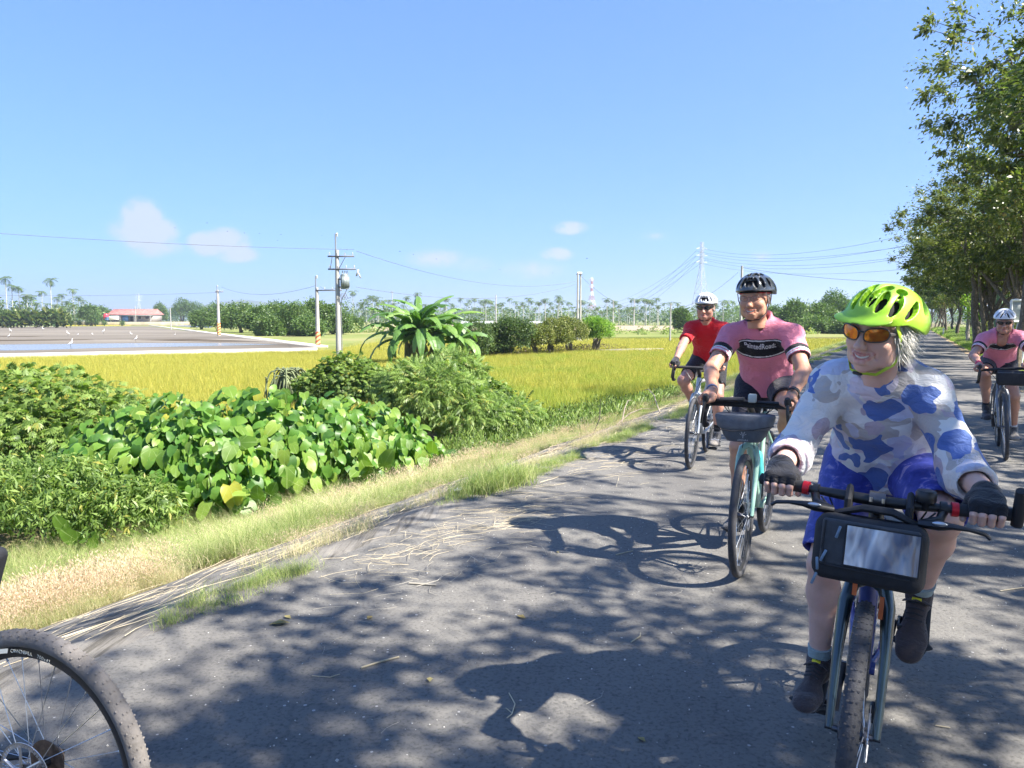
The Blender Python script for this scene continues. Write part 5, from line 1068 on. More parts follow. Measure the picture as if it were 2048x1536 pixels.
def bicycle(u_n, frame_m, fork_m, label, bar='drop', yaw=0, lean=0, barz=.95, bary=.15, half=.21, tyre=.021, rim_m=None, crank=.6, size=1.0, tread=0, fork_w=.052, pos=None, seat=.97, cable=True, rot=None):
    e = empty('bicycle', pos, -TH + yaw, label=label, cat='bicycle'); e.rotation_euler = (0, lean, -TH + yaw)
    R_ = .345; fa = np.array((0, 0, R_)); ra = np.array((0, 1.03, R_)); bb = np.array((0, .615, .275)); ct = np.array((0, .178, .735)); ht = np.array((0, .225, .86))
    wheel(e, fa, R_, tyre, rim_m=rim_m, tread=tread); wheel(e, ra, R_, tyre, rim_m=rim_m, tread=0, cassette=True)
    m_ = MB(); m_.tube([ct, ht + (ht - ct) * .02], .024, 14)
    st = np.array((0, .80, .80)); m_.tube([bb, st + (0, .01, .04)], .0165, 12); m_.tube([ct + (0, .03, .015), (ct + bb) / 2 + (0, 0, -.01), bb], [.027, .026, .024], 14); m_.tube([ht + (0, .02, -.03), (ht + st) / 2 + (0, 0, -.01), st], [.021, .018, .016], 12)
    for sx in (-1, 1):
        m_.tube([bb + (sx * .02, .02, 0), (sx * .045, .72, .30), ra + (sx * .065, -.01, 0)], [.012, .010, .008], 8); m_.tube([st + (sx * .014, 0, -.06), (sx * .05, .87, .62), ra + (sx * .066, 0, .01)], [.009, .008, .007], 8)
    m_.tube([bb - (.036, 0, 0), bb + (.036, 0, 0)], .023, 14); m_.build('frame', frame_m, e)
    f = MB(); f.tube([ct + (0, .0, .0), ct + (0, -.008, -.03)], [.027, .03], 14)
    for sx in (-1, 1):
        f.tube([ct + (sx * .004, -.006, -.015), (sx * (fork_w * .72), ct[1] - .014, ct[2] - .035), (sx * fork_w, ct[1] - .035, ct[2] - .085), (sx * (fork_w + .003), .085, .54), fa + (sx * (fork_w + .002), 0, .0)], [.022, .021, .0165, .013, .010], 12, flat=1.2, up=(0, 1, 0))
    fo = f.build('fork', fork_m, e)
    MB().tube([fa - (fork_w + .012, 0, 0), fa + (fork_w + .012, 0, 0)], .007, 8).build('axle', blackp, fo)
    MB().box(fa + (fork_w - .008, .055, .045), (.028, .035, .06), rotm('X', .5), bev=.006).build('brake_caliper', blackp, fo, smooth=False)
    MB().tube([ht, ht + (0, .010, .03)], .02, 14).build('spacer', blackp, e)
    sb_ = ht + np.array((0, .012, .035)); bc = np.array((0, bary, barz)); MB().tube([sb_ + (0, .008, .0), bc], [.020, .018], 12).build('stem', blackp, e)
    h_ = MB()
    if bar == 'flat':
        h_.tube([(x, bary + .03 * (abs(x) / half) ** 2, barz + .01 * (abs(x) / half)) for x in np.linspace(-half, half, 13)], [.0115] * 4 + [.014] + [.0158] * 3 + [.014] + [.0115] * 4, 12); hb = h_.build('handlebar', blackp, e)
    else:
        hs = half
        for sx in (-1, 1):
            P = [(0, bary, barz), (sx * .06, bary, barz), (sx * (hs - .03), bary + .0, barz), (sx * hs, bary - .02, barz), (sx * hs, bary - .075, barz - .006), (sx * (hs + .006), bary - .105, barz - .04), (sx * (hs + .012), bary - .095, barz - .09), (sx * (hs + .016), bary - .045, barz - .125), (sx * (hs + .02), bary + .03, barz - .13)]
            h_.tube(P, [.0158] + [.015] * 8, 12)
        hb = h_.build('handlebar', blackm, e)
        for sx in (-1, 1):
            MB().tube([(sx * hs, bary - .06, barz + .0), (sx * hs, bary - .10, barz + .016), (sx * (hs - .002), bary - .135, barz + .045), (sx * (hs - .002), bary - .142, barz + .062)], [.018, .02, .018, .012], 12, flat=1.2).build('brake_hood', blackm, e)
            MB().tube([(sx * hs, bary - .128, barz + .03), (sx * (hs + .004), bary - .155, barz - .01), (sx * (hs + .012), bary - .15, barz - .06), (sx * (hs + .02), bary - .135, barz - .10)], [.009, .008, .007, .006], 8, flat=1.5).build('brake_lever', blackp, e)
    MB().tube([st + (0, .008, .02), (0, st[1] + .045, seat - .05)], .0145, 12).build('seat_post', blackp, e)
    s_ = MB(); s_.tube([(0, .745, seat - .012), (0, .78, seat), (0, .82, seat), (0, .90, seat + .01), (0, .93, seat + .012)], [.018, .028, .055, .072, .045], 12, flat=.32); s_.build('saddle', blackm, e)
    pedal_crank(e, crank, bb, darkalu)
    m_ = MB(); m_.lathe([(.02, -.002), (.085, -.002), (.088, 0), (.085, .002), (.02, .002)], bb - (.045, 0, 0), (1, 0, 0), 36); m_.build('chainring', darkalu, e)
    ch = []; 
    for q in np.linspace(-1.57, 1.57, 9): ch.append(bb + (-.045, -.086 * math.cos(q), .086 * math.sin(q)))
    for q in np.linspace(1.57, 4.71, 9): ch.append(ra + (-.04, -.045 * math.cos(q), .045 * math.sin(q)))
    MB().tube(ch, .004, 5, closed=True, caps=False).build('chain', chainm, e)
    m_ = MB(); m_.box(ra + (-.05, .01, -.06), (.02, .05, .06), rotm('X', .3), bev=.006); m_.lathe([(0, -.004), (.022, -.004), (.022, .004), (0, .004)], ra + (-.04, -.01, -.13), (1, 0, 0), 14); m_.tube([ra + (-.052, 0, -.05), ra + (-.05, -.01, -.13)], .008, 6); m_.build('derailleur', blackp, e)
    if cable:
        m_ = MB()
        for sx, o in ((-1, 0), (1, .012)):
            m_.tube([(sx * .14, bary - .02, barz - .005), (sx * .09, bary - .07, barz - .05), (sx * .03, bary - .06, barz - .14), (sx * .028, ct[1] - .03, ct[2] + .02), (sx * .05, ct[1] - .06, .5)], .0026, 6)
            m_.tube([(sx * .12, bary, barz - .01), (sx * .07, bary - .09, barz - .08), (0 + o, bary - .05, barz - .18), (.02 * sx, ct[1] + .05, ct[2] - .02)], .0026, 6)
        m_.build('cable', blackp, e, kind='stuff')
    return e
teal = mat('dark_teal_paint', (.030, .055, .068), .28, .3, coat=.6, var=.08); orange = mat('orange_decal', (.75, .16, .03), .5); navy = mat('navy_paint', (.03, .05, .22), .35, coat=.5)
celeste = mat('pale_green_paint', (.30, .50, .40), .3, coat=.5, var=.06); silver = mat('silver_white_paint', (.52, .54, .55), .3, .2, coat=.5, var=.05); greyp = mat('grey_paint', (.16, .17, .19), .35, .3, coat=.4)
def contact(px, py): p = G(px, py, 0); return Vector((p.x, p.y, .004))
WP = Vector((.885, 1.965, .004)); W_YAW = R(0); W_LEAN = R(3.2)
R2P = contact(1480, 1152); R3P = contact(1381, 937); R4P = contact(2011, 921)
b1 = bicycle(None, navy, teal, 'dark teal flat bar bicycle with red grip rings and orange fork decals', 'flat', W_YAW, W_LEAN, .945, .14, .315, .0225, crank=.1, fork_w=.056, pos=WP, seat=.93, tread=170)
b2 = bicycle(None, celeste, celeste, 'pale green drop bar bicycle under the rider with the black helmet', 'drop', R(2), R(0.5), .955, .12, .22, .021, crank=.15, fork_w=.05, pos=R2P, seat=.99)
b3 = bicycle(None, silver, silver, 'silver white drop bar bicycle ridden by the man in red', 'drop', R(5), R(2), .97, .12, .21, .019, crank=math.pi + .5, fork_w=.05, pos=R3P, seat=1.0)
b4 = bicycle(None, greyp, greyp, 'grey drop bar bicycle at the right edge of the road', 'drop', R(-1), R(-4), .93, .12, .20, .019, crank=math.pi - .6, fork_w=.048, pos=R4P, seat=.97)
# --- details of the nearest bicycle
def on(e, mb, name, m_, smooth=True, parent=None, **k): return mb.build(name, m_, parent or e, smooth, **k)
red = mat('red_anodised', (.62, .02, .03), .3, .4); clearp, n_, l_, b_ = new_mat('clear_window_painted_glints')
b_.inputs['Base Color'].default_value = (.20, .23, .30, 1); b_.inputs['Roughness'].default_value = .12; b_.inputs['Specular IOR Level'].default_value = .9; b_.inputs['Coat Weight'].default_value = 1; b_.inputs['Coat Roughness'].default_value = .04
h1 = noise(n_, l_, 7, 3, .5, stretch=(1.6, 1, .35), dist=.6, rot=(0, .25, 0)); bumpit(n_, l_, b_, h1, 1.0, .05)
l_.new(ramp(n_, l_, h1, [(.38, (.09, .11, .17)), (.50, (.20, .24, .33)), (.55, (.75, .78, .82)), (.60, (.24, .28, .36)), (.68, (.5, .54, .6)), (.72, (.18, .2, .28))]), b_.inputs['Base Color'])  # pale streaks in the base colour imitate reflections on the clear plastic
for sx in (-1, 1):
    gx = lambda x: (sx * x, .14 + .03 * (x / .315) ** 2, .945 + .01 * x / .315)
    on(b1, MB().tube([gx(.19), gx(.25), gx(.312)], [.0165, .0170, .0165], 14), 'grip', blackm)
    on(b1, MB().tube([gx(.176), gx(.192)], [.0195, .0195], 16), 'grip_ring', red)
    on(b1, MB().tube([gx(.15), gx(.166)], [.018, .018], 14).tube([(sx * .158, .14, .94), (sx * .15, .105, .925), (sx * .11, .085, .915)], [.012, .013, .012], 10), 'lever_clamp', blackp)
    on(b1, MB().tube([(sx * .105, .085, .915), (sx * .15, .07, .92), (sx * .18, .06, .925), (sx * .215, .055, .925), (sx * .25, .06, .918), (sx * .262, .062, .908)], [.014, .016, .010, .0065, .0065, .006], 10, flat=.8), 'brake_lever', blackp)
    on(b1, MB().ell((sx * .15, .055, .928), (.018, .004, .006)), 'lever_badge', alu)
on(b1, MB().tube([(.315, .165, .955), (.335, .165, .955)], .0175, 12).tube([(.325, .165, .93), (.325, .15, .975), (.32, .115, 1.03)], [.014, .015, .012], 10), 'bar_end', blackm)
mr = MB().tube([(.325, .17, .955), (.36, .17, .955), (.362, .17, .985)], .009, 10).tube([(.362, .17, .98), (.362, .17, 1.05), (.40, .16, 1.052), (.43, .155, 1.05)], [.008, .008, .007, .007], 10)
for q in range(6): mr.lathe([(.008, 0), (.0115, .003), (.008, .006)], (.362, .17, .985 + q * .0075), (0, 0, 1), 12)
mo = on(b1, mr, 'mirror_arm', blackp); on(b1, MB().ell((.455, .15, 1.03), (.045, .016, .034)), 'mirror_head', blackm, parent=mo)
on(b1, MB().lathe([(0, 0), (.024, 0), (.026, .006), (.026, .024), (.022, .030), (0, .031)], (.115, .13, .965), (0, 0, 1), 22).tube([(.115, .14, .945), (.115, .135, .968)], .012, 8), 'bell', blackp)
on(b1, MB().tube([(-.02, .12, .955), (.02, .12, .955)], .021, 14), 'bar_clamp', darkalu)
for x0 in (-.015, .015): on(b1, MB().tube([(x0, .10, .95), (x0, .10, .962)], .0045, 8), 'clamp_bolt', alu)
for (x0, y0, z0, l0) in ((-.033, .135, .70, .05), (.037, .128, .655, .06)): on(b1, MB().box((x0, y0 - .004, z0), (.012, .006, l0), rotm('X', -.3)), 'orange_decal', orange)
m_ = MB().tube([(.035, .17, .75), (.036, .15, .66), (.050, .10, .56), (.054, .05, .44)], .0032, 6); on(b1, m_, 'brake_hose', blackp)
# handlebar bag with map window
bg1 = empty('handlebar_bag', WP, -TH, label='black handlebar bag with clear map window on the flat bar bicycle', cat='bag'); bg1.rotation_euler = (0, W_LEAN, -TH)
bagm = mat('bag_fabric', (.020, .021, .025), .8, var=.2, scale=40, bump=.3, bscale=300); bagp = mat('bag_panel', (.05, .053, .06), .75, var=.15, scale=60, bump=.2, bscale=400)
def rounded(mb, c, sz, r, rot=None, n=5):
    x, y, z = np.array(sz) / 2 - r; V = []
    import bmesh
    bm = bmesh.new()
    for sx in (-1, 1):
        for sy in (-1, 1):
            for sz_ in (-1, 1):
                for i in range(n):
                    for j in range(n):
                        a, b = math.pi / 2 * i / (n - 1), math.pi / 2 * j / (n - 1); bm.verts.new((sx * (x + r * math.cos(a) * math.cos(b)), sy * (y + r * math.sin(a) * math.cos(b)), sz_ * (z + r * math.sin(b))))
    bmesh.ops.remove_doubles(bm, verts=bm.verts[:], dist=1e-5); bmesh.ops.convex_hull(bm, input=bm.verts[:]); bm.verts.index_update()
    bmesh.ops.delete(bm, geom=[v for v in bm.verts if not v.link_faces], context='VERTS'); bm.verts.index_update()
    Vv = np.array([v.co[:] for v in bm.verts]); Q = [[v.index for v in f.verts] for f in bm.faces if len(f.verts) == 4]; T = [[v.index for v in f.verts] for f in bm.faces if len(f.verts) == 3]; bm.free()
    if rot is not None: Vv = Vv @ np.array(rot).T
    return mb.add(Vv + np.array(c), Q, T)
tl_ = rotm('X', -.12)
BC = np.array((-.005, .045, .83))
rounded(MB(), BC + np.array((0, .012, -.004)), (.272, .135, .172), .034, tl_).build('body', bagm, bg1)
fr = lambda x, z, y=-.056: (BC + tl_ @ np.array((x, y, z)))
def panel(name, pts, y, m_, th=.003, nx=14, nz=10, wob=0):
    (x0, z0), (x1, z1) = pts; X, Z = np.meshgrid(np.linspace(x0, x1, nx), np.linspace(z0, z1, nz), indexing='ij'); D = wob * np.sin(X * 60 + Z * 12) * np.sin((Z - z0) / (z1 - z0) * math.pi) * np.sin((X - x0) / (x1 - x0) * math.pi)
    V = np.stack([X, y - D, Z], -1).reshape(-1, 3) @ tl_.T + BC; I = np.arange(nx * nz).reshape(nx, nz); return MB().add(V, np.stack([I[:-1, :-1], I[1:, :-1], I[1:, 1:], I[:-1, 1:]], -1).reshape(-1, 4)).build(name, m_, bg1)
rounded(MB(), BC + tl_ @ np.array((-.0, -.050, .014)), (.232, .020, .122), .009, tl_).build('front_pocket', bagp, bg1)
panel('map_window', ((-.055, -.036), (.115, .066)), -.0645, clearp, wob=.0022)
m_ = MB(); 
for a, b in (((-.057, -.038), (.117, -.038)), ((.117, -.038), (.117, .068)), ((.117, .068), (-.057, .068)), ((-.057, .068), (-.057, -.038))): m_.tube([fr(*a, -.0645), fr(*b, -.0645)], .0022, 6)
m_.build('window_seam', bagm, bg1)
m_ = MB().tube([fr(-.108, .07, -.06), fr(-.112, .0, -.062), fr(-.10, -.045, -.062), fr(.1, -.047, -.062)], .0028, 6); m_.build('zip', blackm, bg1)
zp = mat('blue_grey_zip_pull', (.16, .24, .34), .4)
for (x0, z0, a) in ((-.075, .045, .25), (-.105, -.022, .35), (-.118, -.045, -.1), (-.122, -.085, .3)): MB().box(fr(x0, z0, -.07), (.007, .004, .034), rotm('Y', a), bev=.0015).build('zip_pull', zp, bg1, smooth=False)
MB().tube([(-.10, .10, .905), (-.03, .075, .935), (.04, .075, .935), (.10, .10, .905)], [.016, .02, .02, .016], 10, flat=.5).build('top_flap', bagm, bg1)
for x0 in (-.07, .08): MB().tube([(x0, .11, .88), (x0, .105, .945), (x0, .14, .968), (x0, .17, .945), (x0, .15, .90)], .010, 8, flat=1.6).build('strap', blackm, bg1)
# bag of the second rider
bg2 = empty('handlebar_bag', R2P, -TH + R(2), label='dark grey tapered roll bag with a pale emblem on the pale green bicycle', cat='bag')
gf = mat('grey_bag_fabric', (.07, .08, .095), .6, var=.2, scale=30, bump=.3, bscale=250); gf2 = mat('grey_bag_flap', (.12, .13, .15), .6, var=.2, scale=30, bump=.3, bscale=250)
def taper(mb, c, w0, w1, d, h, n=28, sq=.5):
    a = np.linspace(0, 2 * math.pi, n, endpoint=False); V = []; prof = [(.80, -.5), (.93, -.47), (1, -.3), (1, .3), (.95, .45), (.8, .5)]
    for s_, t in prof:
        w_ = (w0 + (w1 - w0) * (t + .5)) / 2 * s_; V.append(np.stack([w_ * np.sign(np.cos(a)) * np.abs(np.cos(a)) ** sq, d / 2 * s_ * np.sign(np.sin(a)) * np.abs(np.sin(a)) ** sq, np.full(n, t * h)], 1))
    V = np.concatenate(V) + np.array(c); k = len(prof); Q = [(i * n + j, i * n + (j + 1) % n, (i + 1) * n + (j + 1) % n, (i + 1) * n + j) for i in range(k - 1) for j in range(n)]
    mb.add(V, Q); b0 = mb.n; mb.add([V[:n].mean(0), V[-n:].mean(0)]); mb.add(V[:n], T=[]); mb.add(V[-n:], T=[])
    mb.T.append(np.array([(b0, b0 + 2 + (j + 1) % n, b0 + 2 + j) for j in range(n)] + [(b0 + 1, b0 + 2 + n + j, b0 + 2 + n + (j + 1) % n) for j in range(n)])); mb.tm += [0] * 2 * n
    return mb
taper(MB(), (0, .045, .835), .20, .33, .13, .15).build('body', gf, bg2)
taper(MB(), (0, .040, .872), .29, .335, .142, .085).build('roll_top', gf2, bg2)
MB().tube([(-.165, -.032, .83), (-.05, -.034, .822), (.06, -.034, .835), (.165, -.03, .86)], .0025, 6).build('seam', blackm, bg2)
lg = mat('pale_print', (.42, .44, .46), .6); m_ = MB()
for a in (-1.15, -.45, .45, 1.15): m_.add([(.0, -.0225, .796), (.018 * math.sin(a) - .003, -.0225, .800 + .018 * math.cos(a)), (.022 * math.sin(a), -.0225, .800 + .022 * math.cos(a)), (.018 * math.sin(a) + .003, -.0225, .800 + .018 * math.cos(a))], [(0, 1, 2, 3)])
m_.add([(-.002, -.0225, .783), (.002, -.0225, .783), (.002, -.0225, .802), (-.002, -.0225, .802)], [(0, 1, 2, 3)]); m_.build('emblem', lg, bg2, smooth=False)
def text_mesh(body, size, material, name, parent, mtx, ext=.0006, spacing=1.0, fat=0, **k):
    cu = bpy.data.curves.new(name, 'FONT'); cu.body = body; cu.size = size; cu.extrude = ext; cu.align_x = 'CENTER'; cu.space_character = spacing; cu.offset = fat * size
    t_ = bpy.data.objects.new(name, cu); COL.objects.link(t_); dg = bpy.context.evaluated_depsgraph_get(); me = bpy.data.meshes.new_from_object(t_.evaluated_get(dg)); bpy.data.objects.remove(t_)
    me.materials.clear(); me.materials.append(material); me.transform(mtx); return link(name, me, parent, **k)
FACE = Matrix.Rotation(R(90), 4, 'X')         # lettering readable from the front of a bicycle
text_mesh('APIDURA', .014, lg, 'lettering', bg2, Matrix.Translation((0, -.0235, .768)) @ FACE)
on(b2, MB().box((.025, .06, 1.0), (.045, .03, .05), bev=.006), 'lamp', mat('lamp_grey', (.42, .45, .42), .4), False); on(b2, MB().box((.025, .09, .975), (.04, .05, .02), bev=.004), 'lamp_mount', blackp, False)
on(b2, MB().tube([(-.15, .06, .985), (-.02, .06, .99)], [.022, .024], 12, flat=.6), 'bar_roll', blackm)
on(b2, MB().tube([(-.19, .10, .975), (.17, .10, .975)], .010, 8), 'extension_bar', blackp)
on(b2, MB().lathe([(0, 0), (.036, 0), (.036, .15), (.030, .165), (.02, .18), (0, .182)], (0.02, .43, .50), (0, -.5, .86), 18), 'water_bottle', mat('cyan_bottle', (.10, .55, .55), .35))
bg4 = empty('handlebar_bag', R4P, -TH, label='black box bag on the handlebar of the far right rider', cat='bag'); rounded(MB(), (.02, .03, .845), (.27, .13, .15), .03).build('body', bagm, bg4); MB().tube([(-.11, -.03, .90), (.13, -.03, .90)], .004, 6).build('zip', gf2, bg4)
on(b4, MB().box((.05, .07, .985), (.05, .04, .02), bev=.004), 'cycle_computer', blackp, False)
MB().lathe([(0, 0), (.03, .0), (.03, .008), (0, .01)], (.028, .01, .16), (1, 0, 0), 10).build('reflector', mat('red_reflector', (.7, .06, .03), .3), b4)
# --- bicycle cut off by the left edge: its rear wheel is what shows
FB = Vector((-1.150, 1.80, 0)); fe = empty('bicycle', (FB.x, FB.y, .004), 0, label='bicycle cut off at the lower left corner, knobbly rear wheel showing', cat='bicycle'); fe.rotation_euler = (0, R(-2), R(-19))
fw, fty = wheel(fe, (0, 0, .344), .344, .0215, ax=(0, -1, 0), rimd=.030, spokes=32, tread=150, tyre_m=tread_m, seg=110, cassette=True)
cream = mat('cream_label', (.62, .60, .50), .7)
def arc_panel(a0, a1, r0, r1, y, material, name, parent, n=16):
    a = np.linspace(a0, a1, n); V = np.concatenate([np.stack([r_ * np.sin(a), np.full(n, y if r_ == r1 else y - .004), r_ * np.cos(a) + .344], 1) for r_ in (r0, r1)]); return MB().add(V, [(i, i + 1, n + i + 1, n + i) for i in range(n - 1)]).build(name, material, parent)
arc_panel(-.50, -.12, .2965, .3065, -.0262, cream, 'pale_tyre_label', fe)
txt = 'CANNONBALL  700x42'
for i, ch in enumerate(txt):
    if ch == ' ': continue
    a = -.085 + i * .0235; r_ = .2965
    text_mesh(ch, .0125, cream, 'lettering', fe, Matrix.Translation((r_ * math.sin(a), -.0262, r_ * math.cos(a) + .344)) @ Matrix.Rotation(a, 4, 'Y') @ FACE, .0003)
m_ = MB(); rx = np.array((0, 0, .344)); bbx = np.array((-.42, 0, .28)); stx = np.array((-.24, 0, .80))
for sy in (-1, 1): m_.tube([(-.26, sy * .06, .30), (-.28, sy * .05, .44), stx + (-.03, sy * .02, -.2)], [.007, .008, .009], 8); m_.tube([rx + (0, sy * .066, 0), bbx], [.008, .012], 8)
m_.tube([bbx, stx], .016, 10); m_.tube([bbx, (-.86, 0, .72)], .022, 10); m_.tube([stx, (-.83, 0, .86)], .017, 10); m_.tube([(-.86, 0, .70), (-.80, 0, .92)], .022, 10); m_.build('frame', blackp, fe)
wheel(fe, (-1.04, 0, .352), .352, .025, ax=(0, 1, 0), tyre_m=tread_m)
m_ = MB()
for sy in (-1, 1): m_.tube([(-.86, 0, .70), (-.89, sy * .05, .63), (-1.04, sy * .055, .352)], [.02, .016, .01], 8)
m_.build('fork', blackp, fe); MB().tube([(-.77, -.28, .98), (-.80, 0, .98), (-.77, .28, .98)], .014, 8).tube([(-.80, 0, .9), (-.80, 0, .98)], .016, 8).build('handlebar', blackp, fe)
MB().tube([stx, (-.22, 0, .90)], .014, 8).build('seat_post', blackp, fe); MB().tube([(-.46, 0, .93), (-.36, 0, .93), (-.24, 0, .94), (-.19, 0, .94)], [.02, .04, .07, .05], 12, flat=.35).build('saddle', blackm, fe)
sbp = at(-6, 1150, 1.88); rounded(MB(), (0, 0, 0), (.075, .07, .15), .02, rotm('Y', .3)).build('saddle_bag', bagm, label='black bag edge cut off by the left edge of the picture', cat='bag').location = (sbp.x - .036, sbp.y, sbp.z)
# ------------------------------------------------------------ bodies as one smooth surface: implicit shapes, surface nets
class SDF:
    def __init__(s, h, lo, hi):
        s.h = h; s.lo = np.array(lo, float); n = np.ceil((np.array(hi) - s.lo) / h).astype(int) + 1; s.n = n; s.f = np.full(n, .06, np.float32); s.cuts = []
        s.ax = [s.lo[i] + h * np.arange(n[i]) for i in range(3)]
    def _win(s, lo, hi, pad):
        sl_ = []
        for i in range(3):
            a = int(np.clip(math.floor((lo[i] - pad - s.lo[i]) / s.h), 0, s.n[i])); b = int(np.clip(math.ceil((hi[i] + pad - s.lo[i]) / s.h) + 1, 0, s.n[i])); sl_.append(slice(a, b))
        X = s.ax[0][sl_[0]][:, None, None]; Y = s.ax[1][sl_[1]][None, :, None]; Z = s.ax[2][sl_[2]][None, None, :]
        return tuple(sl_), X, Y, Z
    def _mix(s, w_, d, k, op):
        f = s.f[w_]; d = d.astype(np.float32)
        if f.size == 0: return
        if op == 'u':
            h = np.maximum(k - np.abs(f - d), 0) / k; s.f[w_] = np.minimum(f, d) - h * h * k * .25
        else:
            d = -d; h = np.maximum(k - np.abs(f - d), 0) / k; s.f[w_] = np.maximum(f, d) + h * h * k * .25
    def cone(s, a, b, r1, r2, k=.02, op='u'):
        a = np.array(a, float); b = np.array(b, float); R_ = max(r1, r2); w_, X, Y, Z = s._win(np.minimum(a, b) - R_, np.maximum(a, b) + R_, max(k, .02))
        ba = b - a; ll = ba @ ba + 1e-12; t = np.clip(((X - a[0]) * ba[0] + (Y - a[1]) * ba[1] + (Z - a[2]) * ba[2]) / ll, 0, 1)
        d = np.sqrt((X - a[0] - t * ba[0]) ** 2 + (Y - a[1] - t * ba[1]) ** 2 + (Z - a[2] - t * ba[2]) ** 2) - (r1 + (r2 - r1) * t); s._mix(w_, d, k, op); return s
    def chain(s, P, r, k=.02, op='u'):
        for i in range(len(P) - 1): s.cone(P[i], P[i + 1], r[i], r[i + 1], k, op)
        return s
    def ell(s, c, r, M_=None, k=.02, op='u'):
        c = np.array(c, float); r = np.array(r, float); R_ = r.max(); w_, X, Y, Z = s._win(c - R_, c + R_, max(k, .02)); X = X - c[0]; Y = Y - c[1]; Z = Z - c[2]
        if M_ is None: u, v, w2 = X / r[0], Y / r[1], Z / r[2]; k0 = np.sqrt(u * u + v * v + w2 * w2); k1 = np.sqrt((u / r[0]) ** 2 + (v / r[1]) ** 2 + (w2 / r[2]) ** 2)
        else:
            q = [X * M_[0, i] + Y * M_[1, i] + Z * M_[2, i] for i in range(3)]; k0 = np.sqrt(sum((q[i] / r[i]) ** 2 for i in range(3))); k1 = np.sqrt(sum((q[i] / r[i] ** 2) ** 2 for i in range(3)))
        s._mix(w_, k0 * (k0 - 1) / (k1 + 1e-6), k, op); return s
    def oval(s, a, b, w1, d1, w2, d2, lat, k=.03, op='u'):
        """limb or trunk of oval section between a and b; lat = side direction"""
        a = np.array(a, float); b = np.array(b, float); R_ = max(w1, w2, d1, d2); w_, X, Y, Z = s._win(np.minimum(a, b) - R_, np.maximum(a, b) + R_, max(k, .02))
        ba = b - a; L_ = np.linalg.norm(ba); ax = ba / L_; lat = np.array(lat, float); lat = lat - ax * (lat @ ax); lat /= np.linalg.norm(lat); dp = np.cross(ax, lat)
        px, py, pz = X - a[0], Y - a[1], Z - a[2]; y = px * ax[0] + py * ax[1] + pz * ax[2]; t = np.clip(y / L_, 0, 1); ov = y - t * L_
        u = px * lat[0] + py * lat[1] + pz * lat[2]; v = px * dp[0] + py * dp[1] + pz * dp[2]; W_ = w1 + (w2 - w1) * t; D_ = d1 + (d2 - d1) * t; m_ = np.minimum(W_, D_)
        q = np.sqrt((u / W_) ** 2 + (v / D_) ** 2 + (ov / m_) ** 2); s._mix(w_, (q - 1) * m_, k, op); return s
    def plane(s, p, n, k=.004):
        """keep the side the normal points away from"""
        p = np.array(p, float); n = np.array(n, float); n /= np.linalg.norm(n); X = s.ax[0][:, None, None]; Y = s.ax[1][None, :, None]; Z = s.ax[2][None, None, :]
        d = ((X - p[0]) * n[0] + (Y - p[1]) * n[1] + (Z - p[2]) * n[2]).astype(np.float32); s.f = np.maximum(s.f, d); return s
    def mesh(s):
        f = s.f; f = f.copy(); f[0], f[-1], f[:, 0], f[:, -1], f[:, :, 0], f[:, :, -1] = (.05,) * 6
        ins = f < 0; c = [ins[i:ins.shape[0] - 1 + i, j:ins.shape[1] - 1 + j, k:ins.shape[2] - 1 + k] for i in (0, 1) for j in (0, 1) for k in (0, 1)]
        cnt = sum(x.astype(np.int8) for x in c); act = (cnt > 0) & (cnt < 8); I = np.argwhere(act); idx = -np.ones(act.shape, np.int32); idx[act] = np.arange(len(I))
        off = np.array([(i, j, k) for i in (0, 1) for j in (0, 1) for k in (0, 1)]); cv = np.stack([f[I[:, 0] + o[0], I[:, 1] + o[1], I[:, 2] + o[2]] for o in off], 1)
        acc = np.zeros((len(I), 3)); num = np.zeros(len(I))
        for a in range(8):
            for b in range(a + 1, 8):
                if np.abs(off[a] - off[b]).sum() != 1: continue
                m_ = (cv[:, a] < 0) != (cv[:, b] < 0); t = cv[m_, a] / (cv[m_, a] - cv[m_, b]); acc[m_] += off[a] + t[:, None] * (off[b] - off[a]); num[m_] += 1
        V = s.lo + (I + acc / num[:, None]) * s.h; Q = []
        for ax in range(3):
            sh = [slice(0, d) for d in f.shape]; s0 = list(sh); s1 = list(sh); s0[ax] = slice(0, f.shape[ax] - 1); s1[ax] = slice(1, f.shape[ax]); e = np.argwhere(ins[tuple(s0)] != ins[tuple(s1)])
            u, v = (ax + 1) % 3, (ax + 2) % 3; e = e[(e[:, u] > 0) & (e[:, v] > 0) & (e[:, u] < f.shape[u] - 1) & (e[:, v] < f.shape[v] - 1)]
            def cell(du, dv): q = e.copy(); q[:, u] -= du; q[:, v] -= dv; return idx[q[:, 0], q[:, 1], q[:, 2]]
            q = np.stack([cell(1, 1), cell(0, 1), cell(0, 0), cell(1, 0)], 1); fl = ins[e[:, 0], e[:, 1], e[:, 2]]; q[~fl] = q[~fl][:, ::-1]; Q.append(q)
        return V, np.concatenate(Q)
def vecs(*a): return [np.array(x, float) for x in a]
def ik(a, b, l1, l2, pole):
    a, b, pole = vecs(a, b, pole); d = b - a; L_ = np.linalg.norm(d); L2 = min(L_, (l1 + l2) * .999); d /= L_; x = (l1 * l1 - l2 * l2 + L2 * L2) / (2 * L2); h = math.sqrt(max(0, l1 * l1 - x * x)); p = pole - d * (pole @ d); p /= np.linalg.norm(p); return a + d * x + p * h
